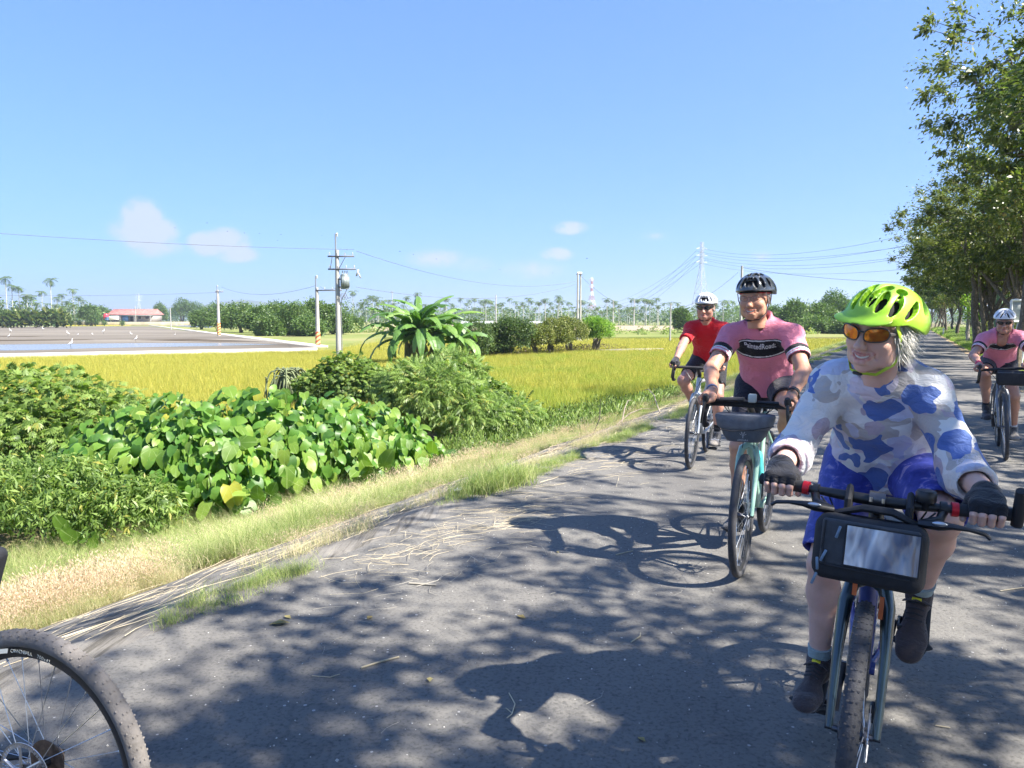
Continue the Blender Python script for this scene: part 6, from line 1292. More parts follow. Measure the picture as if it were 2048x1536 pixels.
def smooth_mesh(V, Q, it=2, lam=.5):
    n = len(V)
    for _ in range(it):
        acc = np.zeros_like(V); num = np.zeros(n)
        for a, b in ((0, 1), (1, 2), (2, 3), (3, 0)):
            np.add.at(acc, Q[:, a], V[Q[:, b]]); np.add.at(acc, Q[:, b], V[Q[:, a]]); np.add.at(num, Q[:, a], 1); np.add.at(num, Q[:, b], 1)
        V = V * (1 - lam) + lam * acc / num[:, None]
    return V
def vnormals(V, Q):
    n = np.cross(V[Q[:, 2]] - V[Q[:, 0]], V[Q[:, 3]] - V[Q[:, 1]]); N_ = np.zeros_like(V)
    for i in range(4): np.add.at(N_, Q[:, i], n)
    return N_ / (np.linalg.norm(N_, axis=1)[:, None] + 1e-12)
def folds(V, Q, amp, seed, sc_=(9, 9, 9), along=None):
    """cloth folds: ridged smooth noise pushed along the normal"""
    N_ = vnormals(V, Q); P = V * np.array(sc_); n = vnoise(P, 1, seed) * .6 + .4 * vnoise(P * 2.1, 1, seed + 3); r_ = 1 - np.abs(vnoise(P * .8 + 5, 1, seed + 7)) * 2.2
    return V + N_ * (amp * (n * .5 + np.maximum(r_, -.2) * .5))[:, None]
# skin, cloth
def skin_mat(name, base, red_=.10, rough=.5):
    m_, n, l, b = new_mat(name); base = np.array(base)
    c = ramp(n, l, noise(n, l, 16, 6, .6), [(.3, base * np.array((.90, .86, .84))), (.55, base), (.75, base * np.array((1.06, .96, .92)))])
    a = n.new('ShaderNodeAttribute'); a.attribute_name = 'lip'; mx_ = n.new('ShaderNodeMix'); mx_.data_type = 'RGBA'; l.new(a.outputs['Fac'], mx_.inputs[0]); l.new(c, mx_.inputs[6]); mx_.inputs[7].default_value = clampc(base * np.array((.86, .55, .55)))
    l.new(mx_.outputs[2], b.inputs['Base Color']); b.inputs['Roughness'].default_value = rough; b.inputs['Subsurface Weight'].default_value = .25; b.inputs['Subsurface Radius'].default_value = (.010, .004, .002); b.inputs['Subsurface Scale'].default_value = 1
    bumpit(n, l, b, noise(n, l, 130, 5, .7), .18, .003); return m_
SK1 = skin_mat('fair_skin', (.68, .42, .33)); SK2 = skin_mat('tanned_skin', (.52, .275, .18)); SK3 = skin_mat('ruddy_skin', (.50, .26, .19)); SK4 = skin_mat('weathered_skin', (.46, .25, .18))
teeth_m = mat('teeth', (.78, .74, .64), .3, var=.03); eye_m = mat('eye_white', (.7, .68, .65), .2, var=.02); iris_m = mat('iris', (.05, .05, .06), .2)
hair_m = leafmat('grey_hair', [(0, (.42, .40, .37)), (1, (.72, .70, .66))], .15, .5); hair2 = leafmat('short_grey_hair', [(0, (.28, .26, .24)), (1, (.5, .48, .45))], .1, .5)
def setlip(me, w_):
    a = me.attributes.new('lip', 'FLOAT', 'POINT'); a.data.foreach_set('value', w_.astype(np.float32))
def head_sdf(h, smile=.5, jowl=0.0, fem=False, nose=1.0):
    s = SDF(h, (-.105, -.14, -.17), (.105, .13, .15))
    s.ell((0, .020, .030), (.075, .093, .088), k=.02).ell((0, -.028, -.020), (.064, .062, .082), k=.04)
    s.ell((0, -.040, -.082), (.046 + jowl, .040, .030), k=.035).ell((0, -.072, -.100), (.019, .015, .014), k=.025)
    for sx in (-1, 1):
        s.ell((sx * .040, -.058, -.034 + .004 * smile), (.021 + .003 * smile, .022, .020), k=.022)      # cheeks
        s.ell((sx * .052, -.02, -.070), (.016 + jowl, .030, .030), k=.03)
    s.ell((0, -.074, .030), (.048, .014, .010), k=.02)                                                 # brow
    for sx in (-1, 1):
        s.ell((sx * .031, -.099, .008), (.017, .015, .012), k=.018, op='s')                            # sockets
        s.ell((sx * .031, -.074, .007), (.0155, .0135, .0125), k=.004)                                  # lids over the eyeballs
        s.cone((sx * .046, -.0755, .0065), (sx * .016, -.0815, .0055), .0016, .0016, .0025, 's')         # slit
    s.cone((0, -.082, .012), (0, -.106 * (.97 + .03 * nose), -.030), .0085, .0125 * nose, .012)          # nose
    s.ell((0, -.109, -.033), (.0125 * nose, .0115, .0105), k=.008)
    for sx in (-1, 1):
        s.ell((sx * .0125, -.099, -.036), (.0085, .0095, .008), k=.006); s.ell((sx * .007, -.108, -.0445), (.0038, .005, .003), k=.003, op='s')
        s.chain([(sx * .019, -.094, -.036), (sx * .033, -.080, -.052), (sx * .036, -.072, -.068)], [.0012, .0020, .0010], .010, 's')  # smile line
        s.ell((sx * .077, .012, -.004), (.008, .019, .031), rotm('X', -.15), k=.006); s.ell((sx * .083, .004, -.002), (.005, .010, .017), k=.004, op='s')
    cw = .021 + .010 * smile; cz = -.068 + .012 * smile; lip = []
    for z0, r_ in ((.0055 + .002 * smile, .0042), (-.0070 - .002 * smile, .0050)):
        P = [(x * cw, -.0915 + .014 * x * x, -.0685 + z0 * (1 - x * x) + (cz + .0685) * x * x) for x in np.linspace(-1, 1, 7)]; rr = [r_ * (.45 + .55 * (1 - x * x)) for x in np.linspace(-1, 1, 7)]
        s.chain(P, rr, .006); lip += [(np.array(p), q) for p, q in zip(P, rr)]
    s.ell((0, -.088, -.083), (.020, .010, .006), k=.012)                                                  
    if smile > .3:
        P = [(x * cw * .86, -.0965 + .016 * x * x, -.0690 + (cz + .0685) * x * x) for x in np.linspace(-1, 1, 7)]; s.chain(P, [.0010, .0032, .0044, .0048, .0044, .0032, .0010], .002, 's')
    else: s.chain([(-cw * .9, -.081, cz), (0, -.0975, -.0695), (cw * .9, -.081, cz)], [.001, .0016, .001], .002, 's')
    s.oval((0, .018, -.05), (0, .035, -.17), .050, .052, .052, .054, (1, 0, 0), k=.03)
    V, Q = s.mesh(); lw = np.zeros(len(V))
    for p, q in lip: lw = np.maximum(lw, np.clip(2.2 - np.linalg.norm(V - p, axis=1) / (q + .0010) * 1.15, 0, 1))
    lw = np.maximum(lw, 0)
    return V, Q, lw, (cw, cz)
def helmet_parts(e, Mh, style, shell_m, liner_m, h=.0026, vent_m=None, vents=(), visor=False, sc_=1.0, ribs=None, stripe_m=None):
    c0 = np.array((0, .014, .040)); r_ = np.array((.099, .130, .097)) * sc_
    s = SDF(h, (-.13, -.19, -.03), (.13, .18, .16)); s.ell(c0, r_ + .0, k=.01)
    s.ell(c0 + (0, .05, -.012), r_ * np.array((.97, .82, .86)), k=.03)
    if style == 'trail': s.ell(c0 + (0, .035, -.03), r_ * np.array((1.02, .95, .75)), k=.03)
    # swept ridges
    for (a, b, rr) in (ribs or []): s.chain([np.array(p) for p in a], [rr] * len(a), b)
    if visor:
        M_ = rotm('X', .34); s.ell((0, -.104, .046), (.088, .044, .0095), M_, k=.014)
    s.ell(c0 + (0, 0, -.012), r_ - .013, k=.004, op='s')
    Zc = .034; X = s.ax[0][:, None, None]; Y = s.ax[1][None, :, None]; Z = s.ax[2][None, None, :]
    rim = (.040 if not visor else .036) - (.026 if not visor else .040) * np.clip((Y + (.03 if visor else 0)) / .1, 0, 1) + .004 * np.cos(X * 30) + (-.006 * np.clip(-Y / .1, 0, 1) if visor else 0)
    s.f = np.maximum(s.f, (rim - Z).astype(np.float32) + 0 * s.f)
    def surf(az, el, k=1.0): d = np.array((math.sin(az) * math.cos(el), -math.cos(az) * math.cos(el), math.sin(el))); return c0 + d * r_ * k
    for (az0, el0, az1, el1, w_) in vents:
        n = 6; P = [surf(az0 + (az1 - az0) * t, el0 + (el1 - el0) * t, 1.0) for t in np.linspace(0, 1, n)]
        for kk in (.88, .94, 1.0, 1.06, 1.12):
            P = [surf(az0 + (az1 - az0) * t, el0 + (el1 - el0) * t, kk) for t in np.linspace(0, 1, n)]; s.chain(P, [w_ * q for q in (.55, .9, 1, 1, .85, .5)], .003, 's')
    V, Q = s.mesh(); V = smooth_mesh(V, Q, 1, .4); me = npmesh('helmet_shell', V, [Q], [shell_m], True)
    hm = link('helmet', me, e); hm.matrix_local = Mh
    li = MB().ell(c0 + (0, 0, -.010), r_ - .021, nu=40, nv=26); V_ = li.V[0]; keepm = V_[:, 2] > .030 - .022 * np.clip(V_[:, 1] / .1, 0, 1); V_[:, 2] = np.where(keepm, V_[:, 2], .030 - .022 * np.clip(V_[:, 1] / .1, 0, 1)); li.build('liner', liner_m, hm)
    return hm, surf
def strap(mb, P, w_=.006, th=.0012, n=4):
    return mb.tube(P, w_, 8, flat=.22)
def chin_straps(hm, m_, buckle_m, wide=.006, chin=(0, -.074, -.124), ears=True):
    m2 = MB()
    for sx in (-1, 1):
        c = np.array((sx * .078, -.005, -.050)); m2.tube([(sx * .080, -.055, .030), (sx * .0835, -.03, -.01), c], wide, 8, flat=.25, up=(1, 0, 0)); m2.tube([(sx * .082, .055, .020), (sx * .084, .025, -.02), c], wide, 8, flat=.25, up=(1, 0, 0))
        m2.tube([c, (sx * .071, -.030, -.090), (sx * .040, -.064, -.122), chin], wide, 8, flat=.25, up=(1, 0, 0))
    m2.build('chin_strap', m_, hm); MB().box(np.array(chin) + (-.012, 0, -.002), (.030, .012, .010), bev=.003).build('buckle', buckle_m, hm)
def sunglasses(e, Mh, lens_m, frame_m, wrap=True, w_=.027, hgt=.018, drop=0.0, bridge=.010, thin=False, z0=.008):
    g = empty('sunglasses' if not thin else 'glasses'); g.parent = e; g.matrix_local = Mh
    for sx in (-1, 1):
        n = 24; a = np.linspace(0, 2 * math.pi, n, endpoint=False); cx = bridge + w_; X = cx + w_ * np.sign(np.cos(a)) * np.abs(np.cos(a)) ** .66; Z = z0 + hgt * np.sign(np.sin(a)) * np.abs(np.sin(a)) ** .75 + (.004 * (X - cx) / w_)
        Y = lambda x: -.104 + 5.5 * x ** 2 * (1 if wrap else .45) - (0 if not thin else .002)
        P = np.stack([sx * X, Y(X), Z], 1); m_ = MB(); m_.add(np.vstack([P, [[sx * cx, Y(cx) - .0035, z0]], P * .6 + np.array((sx * cx, Y(cx) - .0028, z0)) * .4]), [(i, (i + 1) % n, n + 1 + (i + 1) % n, n + 1 + i) for i in range(n)], [(n, n + 1 + i, n + 1 + (i + 1) % n) for i in range(n)]); m_.build('lens', lens_m, g)
        f = MB(); f.tube(P, .0022 if not thin else .0011, 6, closed=True, caps=False); xo = sx * (cx + w_); f.tube([(xo, Y(abs(xo)), z0 + .004), (sx * .074, -.060, z0 + .004), (sx * .080, -.02, z0 + .003), (sx * .081, .012, z0 + .004)], [.0042, .0040, .0028, .002] if not thin else .0012, 8, flat=1.4 if not thin else 1); f.build('frame', frame_m, g)
    MB().tube([(-bridge, -.1035, z0 + .006), (0, -.1065, z0 + .008), (bridge, -.1035, z0 + .006)], .0026 if not thin else .0012, 8).build('bridge', frame_m, g)
    return g
def hand_sdf(s, wr, gp, bar, fwd, up, sc_=1.0, side=1, k=.006, glove=0.0, part='all', curl=1.0):
    """hand closed round a bar; wr wrist, gp grip centre, bar = bar direction towards the thumb, fwd, up"""
    wr, gp, bar, fwd, up = vecs(wr, gp, bar, fwd, up); bar /= np.linalg.norm(bar); fwd = fwd - bar * (fwd @ bar); fwd /= np.linalg.norm(fwd); up = np.cross(bar, fwd); up *= np.sign(up @ np.array((0, 0, 1.)) + 1e-9) if abs(up[2]) > .2 else 1
    q = lambda b, f, u: gp + (bar * b + fwd * f + up * u) * sc_
    g = glove
    if part in ('all', 'palm'):
        for i, b in enumerate((-.030, -.010, .011, .031)): s.cone(wr + bar * b * .35, q(b, .022, .030), .021 * sc_ + g, .0125 * sc_ + g, k * 2)
        s.cone(q(-.02, -.03, .022), q(.026, -.03, .020), .017 * sc_ + g, .019 * sc_ + g, .02); s.cone(wr + bar * .012, q(.036, -.025, .005), .018 * sc_ + g, .015 * sc_ + g, .02)
    L_ = (.86, 1.0, 1.03, .95)
    for i, b in enumerate((-.033, -.011, .011, .032)):
        l = L_[i]; r_ = (.0078, .0088, .0092, .0088)[i] * sc_
        P = [q(b, .022, .030), q(b * 1.02, .022 + .022 * l, .010), q(b * 1.0, .040 * l, -.014), q(b * .97, .014, -.026), q(b * .95, -.004, -.024)]
        if part in ('all', 'fingers'): s.chain(P, [r_ * 1.12, r_ * 1.1, r_ * 1.02, r_ * .93, r_ * .82], .003)
        elif part == 'palm': s.chain([P[0], P[0] * .42 + P[1] * .58], [r_ * 1.12 + g, r_ * 1.1 + g], .004)
    T = [wr + bar * .016 + up * -.004, q(.040, -.028, -.002), q(.055, -.006, -.012), q(.054, .016, -.022)]
    if part in ('all', 'fingers'): s.chain(T, [.014 * sc_, .0130 * sc_, .0108 * sc_, .0086 * sc_], .006)
    if part == 'palm': s.chain([T[0], T[1], T[1] * .5 + T[2] * .5], [.014 * sc_ + g, .0135 * sc_ + g, .012 * sc_ + g], .006)
    return s
def arm_sdf(s, sh, el, wr, k_, r=(.050, .040, .037, .026), k=.02):
    sh, el, wr = vecs(sh, el, wr); s.cone(sh, el, r[0] * k_, r[1] * k_, k); m_ = el + (wr - el) * .28; s.cone(el, m_, r[1] * k_ * .98, r[2] * k_ * 1.06, k); s.cone(m_, wr, r[2] * k_ * 1.06, r[3] * k_, k); return s
def leg_sdf(s, hip, kn, an, k_, k=.025):
    hip, kn, an = vecs(hip, kn, an); s.cone(hip, kn, .083 * k_, .053 * k_, k); sh = kn + (an - kn) * .30; back = np.array((0, .022, 0)) * k_; s.cone(kn, sh + back, .050 * k_, .054 * k_, k); s.cone(sh + back, an, .050 * k_, .030 * k_, k); s.ell(kn + (0, -.016, 0), (.038 * k_, .034 * k_, .04 * k_), k=.02); return s
def bbox(pts, pad): P = np.array(pts); return P.min(0) - pad, P.max(0) + pad
def shoe(e, an, toe, heel_dz, m_, sole_m, name='shoe', k_=1.0, up=(0, 0, 1), tag_m=None, strap_m=None, h=.0035):
    an, toe = vecs(an, toe); f = toe - an; f /= np.linalg.norm(f); up = np.array(up, float); up = up - f * (up @ f); up /= np.linalg.norm(up); sd = np.cross(f, up)
    heel = an - f * .045 * k_ - up * .070 * k_; ball = heel + f * .19 * k_; tp_ = heel + f * .245 * k_ + up * .006; lo, hi = bbox([an, heel, tp_, ball], .09); s = SDF(h, lo, hi); M_ = np.stack([sd, f, up], 1)
    s.ell(heel + f * .03 + up * .02, (.034 * k_, .042 * k_, .034 * k_), M_, k=.02); s.ell(ball + up * .016, (.047 * k_, .065 * k_, .027 * k_), M_, k=.03); s.ell(tp_ + up * .012, (.038 * k_, .036 * k_, .021 * k_), M_, k=.02)
    s.cone(an + up * .004, heel + f * .15 + up * .030, .037 * k_, .028 * k_, .03); s.cone(an + up * .012, heel + f * .05 + up * .03, .038 * k_, .036 * k_, .02); s.plane(heel - up * .006, -up); s.cone(an + up * .06, an + up * .025, .028 * k_, .027 * k_, .004, 's')
    V, Q = s.mesh(); o = link(name, npmesh(name, V, [Q], [m_], True), e)
    s = SDF(h, lo - .01, hi + .01); s.oval(heel + f * .02 - up * .008, ball - up * .008, .036 * k_, .010, .050 * k_, .010, sd, k=.01).oval(ball - up * .008, tp_ - up * .004, .050 * k_, .010, .036 * k_, .009, sd, k=.01); V, Q = s.mesh(); link('sole', npmesh('sole', V, [Q], [sole_m], True), o)
    lm = MB()
    for i in range(5):
        c = an * (.80 - .16 * i) + (heel + f * .16 + up * .05) * (.20 + .16 * i); c = c + up * (.030 - .001 * i) + f * .012; lm.tube([c - sd * .024 - up * .009, c + f * .004 + up * .004, c + sd * .024 - up * .009], .0024, 6)
    lm.build('lace', blackm, o)
    if tag_m: c = an + f * .040 + up * .012; st_ = MB().tube([c - sd * .037 - up * .010, c - sd * .022 + up * .006 + f * .004, c + up * .012 + f * .006, c + sd * .022 + up * .006 + f * .004, c + sd * .037 - up * .010], .012, 8, flat=.3).build('strap', strap_m or m_, o); MB().box(c + up * .0165 + f * .008, (.028, .010, .003), np.stack([sd, up * .4 + f * -.9, up], 1)).build('yellow_tag', tag_m, o, smooth=False)
    return o
def torso_line(P, lat): return P
yt = mat('yellow_tag', (.75, .62, .03), .5)

def rider(name, pos, yaw, lean, label, sk, J, cloth, k_=1.0, hands='hoods', hh=.0048, fh=.0026, head=None, face=None):
    """J: joints in the bicycle's frame"""
    e = empty('person', pos, 0, label=label, cat='person'); e.rotation_euler = (0, lean, -TH + yaw)
    pel, hipx, neck, hc = np.array(J['pelvis'], float), J['hipx'], np.array(J['neck'], float), np.array(J['head'], float)
    W = []
    elb, wri, kne, ank = {}, {}, {}, {}
    for sx in (-1, 1):
        sh = np.array((sx * J['shx'], J['sh'][0], J['sh'][1])) + np.array(J.get('sh_off', {}).get(sx, (0, 0, 0))); W.append(sh); wr = np.array(J['wrist'][sx], float); wri[sx] = wr
        elb[sx] = ik(sh, wr, .295 * k_, .262 * k_, np.array(J['epole'][sx])); hp_ = np.array((sx * hipx, pel[1] - .03, pel[2] - .03)); an = np.array(J['ankle'][sx], float); ank[sx] = an; kne[sx] = ik(hp_, an, .425 * k_, .405 * k_, np.array(J['kpole'][sx]))
    shs = {-1: W[0], 1: W[1]}; hips = {sx: np.array((sx * hipx, pel[1] - .03, pel[2] - .03)) for sx in (-1, 1)}
    Vs = []; Qs = []; nn = 0; lip = []
    # limbs and trunk
    lo, hi = bbox([*elb.values(), *wri.values(), *kne.values(), *ank.values(), pel, neck, *shs.values()], .13); s = SDF(hh, lo, hi)
    for sx in (-1, 1):
        arm_sdf(s, shs[sx], elb[sx], wri[sx], k_ * J.get('armk', 1)); leg_sdf(s, hips[sx], kne[sx], ank[sx], k_ * J.get('legk', 1)); s.cone(ank[sx], ank[sx] + (0, -.015, -.035), .028 * k_, .022 * k_, .02)
    mid = pel * .5 + neck * .5 + np.array((0, .03, .02)); s.oval(pel, mid, .125 * k_, .09, .135 * k_, .10, (1, 0, 0), k=.05); s.oval(mid, neck + (0, .035, -.09), .135 * k_, .095, .11 * k_, .075, (1, 0, 0), k=.04)
    for sx in (-1, 1): s.cone(neck + (0, .025, -.06), shs[sx] + (0, .005, -.005), .040 * k_, .044 * k_, .03)
    s.cone(neck + (0, .01, -.05), hc + (0, .03, -.09), .058 * k_, .050 * k_, .03)
    V, Q = s.mesh(); Vs.append(V); Qs.append(Q + nn); nn += len(V); lip.append(np.zeros(len(V)))
    # hands
    for sx in (-1, 1):
        H_ = J['hand'][sx]; gp = np.array(H_['grip'], float); lo, hi = bbox([wri[sx], gp], .085); s = SDF(J.get('handh', .0030), lo, hi); fa_ = wri[sx] + (elb[sx] - wri[sx]) * .10
        s.cone(fa_, wri[sx], .0275 * k_, .0255 * k_, .01); hand_sdf(s, wri[sx], gp, H_['bar'], H_['fwd'], (0, 0, 1), k_ * 1.0, k=.006); V, Q = s.mesh(); Vs.append(V); Qs.append(Q + nn); nn += len(V); lip.append(np.zeros(len(V)))
    # head
    hv, hq, lw, (cw, cz) = head_sdf(fh, **(face or {})); Mh = Matrix.Translation(hc) @ Euler(J['hrot']).to_matrix().to_4x4() @ Matrix.Scale(k_ * J.get('headk', 1.0), 4)
    Mn = np.array(Mh); V = hv @ Mn[:3, :3].T + Mn[:3, 3]; Vs.append(V); Qs.append(hq + nn); nn += len(V); lip.append(lw)
    me = npmesh('person_body', np.concatenate(Vs), [np.concatenate(Qs)], [sk], True); setlip(me, np.concatenate(lip)); body = link('body', me, e)
    for sx in (-1, 1):
        ey = MB().ell((sx * .031, -.0725, .0065), (.0125, .0125, .0125), nu=16, nv=10).build('eye', eye_m, e); ey.matrix_local = Mh; ir = MB().ell((sx * .031 - .001, -.0805, .0055), (.0055, .0052, .0055), nu=12, nv=8).build('iris', iris_m, ey)
    if (face or {}).get('smile', .5) > .3:
        P = [(x * cw * .84, -.0890 + .015 * x * x, -.0672 + (cz + .0685) * x * x) for x in np.linspace(-1, 1, 9)]; t_ = MB().tube([(a, b - .0008, c + .0012) for a, b, c in P], .0046, 8, flat=1.0).build('teeth', teeth_m, e); t_.matrix_local = Mh
    for sx in (-1, 1):
        m_ = MB().tube([(sx * .016, -.0885, .026), (sx * .030, -.0865, .031), (sx * .045, -.074, .028)], [.002, .0028, .0014], 6).build('eyebrow', hair2, e); m_.matrix_local = Mh
    return dict(e=e, Mh=Mh, sh=shs, el=elb, wr=wri, kn=kne, an=ank, hip=hips, pel=pel, neck=neck, hc=hc, k=k_, body=body)
def jersey(B, name, m_, h=.0045, amp=.004, chest=(.165, .115), waist=(.150, .115), hem=(.17, .12), sleeve=.78, sr=(.068, .062), low=.0, open_=None, collar=True, seed=3, belly=(0, 0, 0), loose=0, mats2=None, long=False, cuff_r=.05, neckr=1.0):
    pel, neck, k_ = B['pel'], B['neck'], B['k']; ctr = pel * .52 + neck * .48 + np.array((0, .015, .02)) + np.array(belly) * .0; ch = pel * .22 + neck * .78 + np.array((0, .02, -.015)); hemc = pel + np.array((0, -.015, -.02 + low))
    pts = [pel, neck, *B['sh'].values(), *B['el'].values()] + ([*B['wr'].values()] if long else []); lo, hi = bbox(pts, .16); s = SDF(h, lo, hi); lat = (1, 0, 0)
    s.oval(hemc, ctr, hem[0], hem[1], waist[0], waist[1], lat, k=.04).oval(ctr, ch, waist[0], waist[1], chest[0], chest[1], lat, k=.05); s.ell(ctr + np.array(belly), (waist[0] * .85, waist[1] * .9, .10), k=.05)
    for sx in (-1, 1):
        sh, el, wr = B['sh'][sx], B['el'][sx], B['wr'][sx]; s.cone(ch + (sx * .03, .0, .03), sh + (sx * .002, 0, .004), .075 * k_, .058 * k_, .05); s.cone(neck + (0, .018, -.035), sh + (0, 0, .002), .056 * k_, .056 * k_, .04)
        if not long: end = sh + (el - sh) * sleeve; s.cone(sh, end + (el - sh) * .06, sr[0], sr[1], .035)
        else: s.cone(sh, el, sr[0], sr[1], .035); e2 = el + (wr - el) * .58; s.cone(el, e2 + (wr - el) * .05, sr[1], cuff_r, .03)
    s.cone(neck + (0, .012, -.05), neck + (0, .004, .02), .074 * k_ * neckr, .064 * k_ * neckr, .03)
    # openings
    for sx in (-1, 1):
        sh, el, wr = B['sh'][sx], B['el'][sx], B['wr'][sx]
        if not long: end = sh + (el - sh) * sleeve; d = (el - sh) / np.linalg.norm(el - sh); 
        else: end = el + (wr - el) * .58; d = (wr - el) / np.linalg.norm(wr - el)
        # cut beyond the cuff, locally
        w_, X, Y, Z = s._win(end - .09, end + d * .10 + .09, .02); dd = (X - end[0]) * d[0] + (Y - end[1]) * d[1] + (Z - end[2]) * d[2]; rad = np.sqrt((X - end[0]) ** 2 + (Y - end[1]) ** 2 + (Z - end[2]) ** 2) ; s.f[w_] = np.where(rad < .12, np.maximum(s.f[w_], np.minimum(dd, .05)), s.f[w_]).astype(np.float32)
        s.cone(end + d * .03, end - d * .02, (cuff_r if long else sr[1]) - .006, (cuff_r if long else sr[1]) - .010, .002, 's')
    ax_ = (neck - pel) / np.linalg.norm(neck - pel); hp = hemc - ax_ * .055; n_ = -(ax_ * .35 + np.array((0, 0, .8))); w_, X, Y, Z = s._win(np.array((-.21, hp[1] - .3, hp[2] - .3)), np.array((.21, hp[1] + .3, hp[2] + .12)), 0); n_ /= np.linalg.norm(n_)
    dd = (X - hp[0]) * n_[0] + (Y - hp[1]) * n_[1] + (Z - hp[2]) * n_[2]; s.f[w_] = np.maximum(s.f[w_], dd.astype(np.float32))
    top = neck + np.array((0, -.004, .014)); nn = np.array(B['Mh'])[:3, 3] + np.array((0, .02, -.05)) - neck; nn /= np.linalg.norm(nn); w_, X, Y, Z = s._win(top - .11, top + .11, 0)
    ax1 = (X - top[0]) * nn[0] + (Y - top[1]) * nn[1] + (Z - top[2]) * nn[2]; r2 = (X - top[0]) ** 2 + (Y - top[1]) ** 2 + (Z - top[2]) ** 2 - ax1 ** 2
    s.f[w_] = np.where((r2 < .0090) & (ax1 > -.012), np.maximum(s.f[w_], ax1), s.f[w_]).astype(np.float32)
    s.cone(top + nn * .05, top - nn * .05 + (0, .008, 0), .060 * k_ * neckr, .046 * k_ * neckr, .003, 's')
    if open_:
        P = [np.array(p, float) for p in open_[0]]; s.chain(P, open_[1], .006, 's')
    V, Q = s.mesh(); V = smooth_mesh(V, Q, 1, .5); V = folds(V, Q, amp, seed, (7, 7, 11)); V = folds(V, Q, amp * .5, seed + 11, (22, 22, 14)); ms = m_ if isinstance(m_, list) else [m_]
    o = link(name, npmesh(name, V, [Q], ms, True), B['e']); return o, s
def shorts(B, m_, r0=.098, r1=.072, f=.72, h=.0055, amp=.002, name='shorts', flare=1.0, seed=5, pw=.165):
    pel, k_ = B['pel'], B['k']; lo, hi = bbox([pel, *B['kn'].values(), *B['hip'].values()], .16); s = SDF(h, lo, hi); s.oval(pel + (0, .02, .05), pel + (0, .0, -.03), .14 * k_, .11, pw * k_, .125, (1, 0, 0), k=.05)
    for sx in (-1, 1):
        a, b = B['hip'][sx], B['kn'][sx]; e = a + (b - a) * f; s.cone(a, e + (b - a) * .05, r0 * k_, r1 * k_ * flare, .05)
    for sx in (-1, 1):
        a, b = B['hip'][sx], B['kn'][sx]; d = (b - a) / np.linalg.norm(b - a); e = a + (b - a) * f; w_, X, Y, Z = s._win(e - .11, e + .11, 0); dd = (X - e[0]) * d[0] + (Y - e[1]) * d[1] + (Z - e[2]) * d[2]; rad = np.sqrt((X - e[0]) ** 2 + (Y - e[1]) ** 2 + (Z - e[2]) ** 2); s.f[w_] = np.where(rad < .13, np.maximum(s.f[w_], np.minimum(dd, .05)), s.f[w_]).astype(np.float32); s.cone(e + d * .03, e - d * .015, r1 * k_ * flare - .005, r1 * k_ * flare - .008, .002, 's')
    V, Q = s.mesh(); V = folds(V, Q, amp, seed, (9, 9, 9)); return link(name, npmesh(name, V, [Q], m_ if isinstance(m_, list) else [m_], True), B['e'])
def gloves(B, J, m_, g=.0032, name='glove', h=.0028, cuffm=None):
    for sx in (-1, 1):
        H_ = J['hand'][sx]; gp = np.array(H_['grip'], float); wr = B['wr'][sx]; lo, hi = bbox([wr, gp], .09); s = SDF(h, lo, hi); hand_sdf(s, wr, gp, H_['bar'], H_['fwd'], (0, 0, 1), B['k'], glove=g, part='palm')
        d = (B['el'][sx] - wr) / np.linalg.norm(B['el'][sx] - wr); s.cone(wr, wr + d * .022, .031 * B['k'], .031 * B['k'], .012); V, Q = s.mesh(); o = link(name, npmesh(name, V, [Q], [m_], True), B['e'])
        MB().tube([wr + d * .012 + rotm('Z', a) @ np.array((.0325, 0, 0)) * 1 for a in np.linspace(0, 6.28, 2)], .0, 3) if False else None
def sock(B, sx, m_, f=.14, r=.036): a, k = B['an'][sx], B['kn'][sx]; d = (k - a) / np.linalg.norm(k - a); L_ = np.linalg.norm(k - a); return MB().tube([a - d * .02, a + d * L_ * f * .5, a + d * L_ * f], [r * .98, r * .94, r * 1.0], 20).build('sock', m_, B['e'])
def project(me, target, y_off=.003, axis=(0, 1, 0), M_=None):
    """lay lettering on cloth: push each vertex along axis on to the target mesh"""
    from mathutils.bvhtree import BVHTree
    tm = target.data; bv = BVHTree.FromPolygons([v.co[:] for v in tm.vertices], [p.vertices[:] for p in tm.polygons]); ax = Vector(axis).normalized()
    for v in me.vertices:
        hit = bv.ray_cast(v.co - ax * .5, ax)
        if hit[0] is not None: v.co = hit[0] - ax * y_off
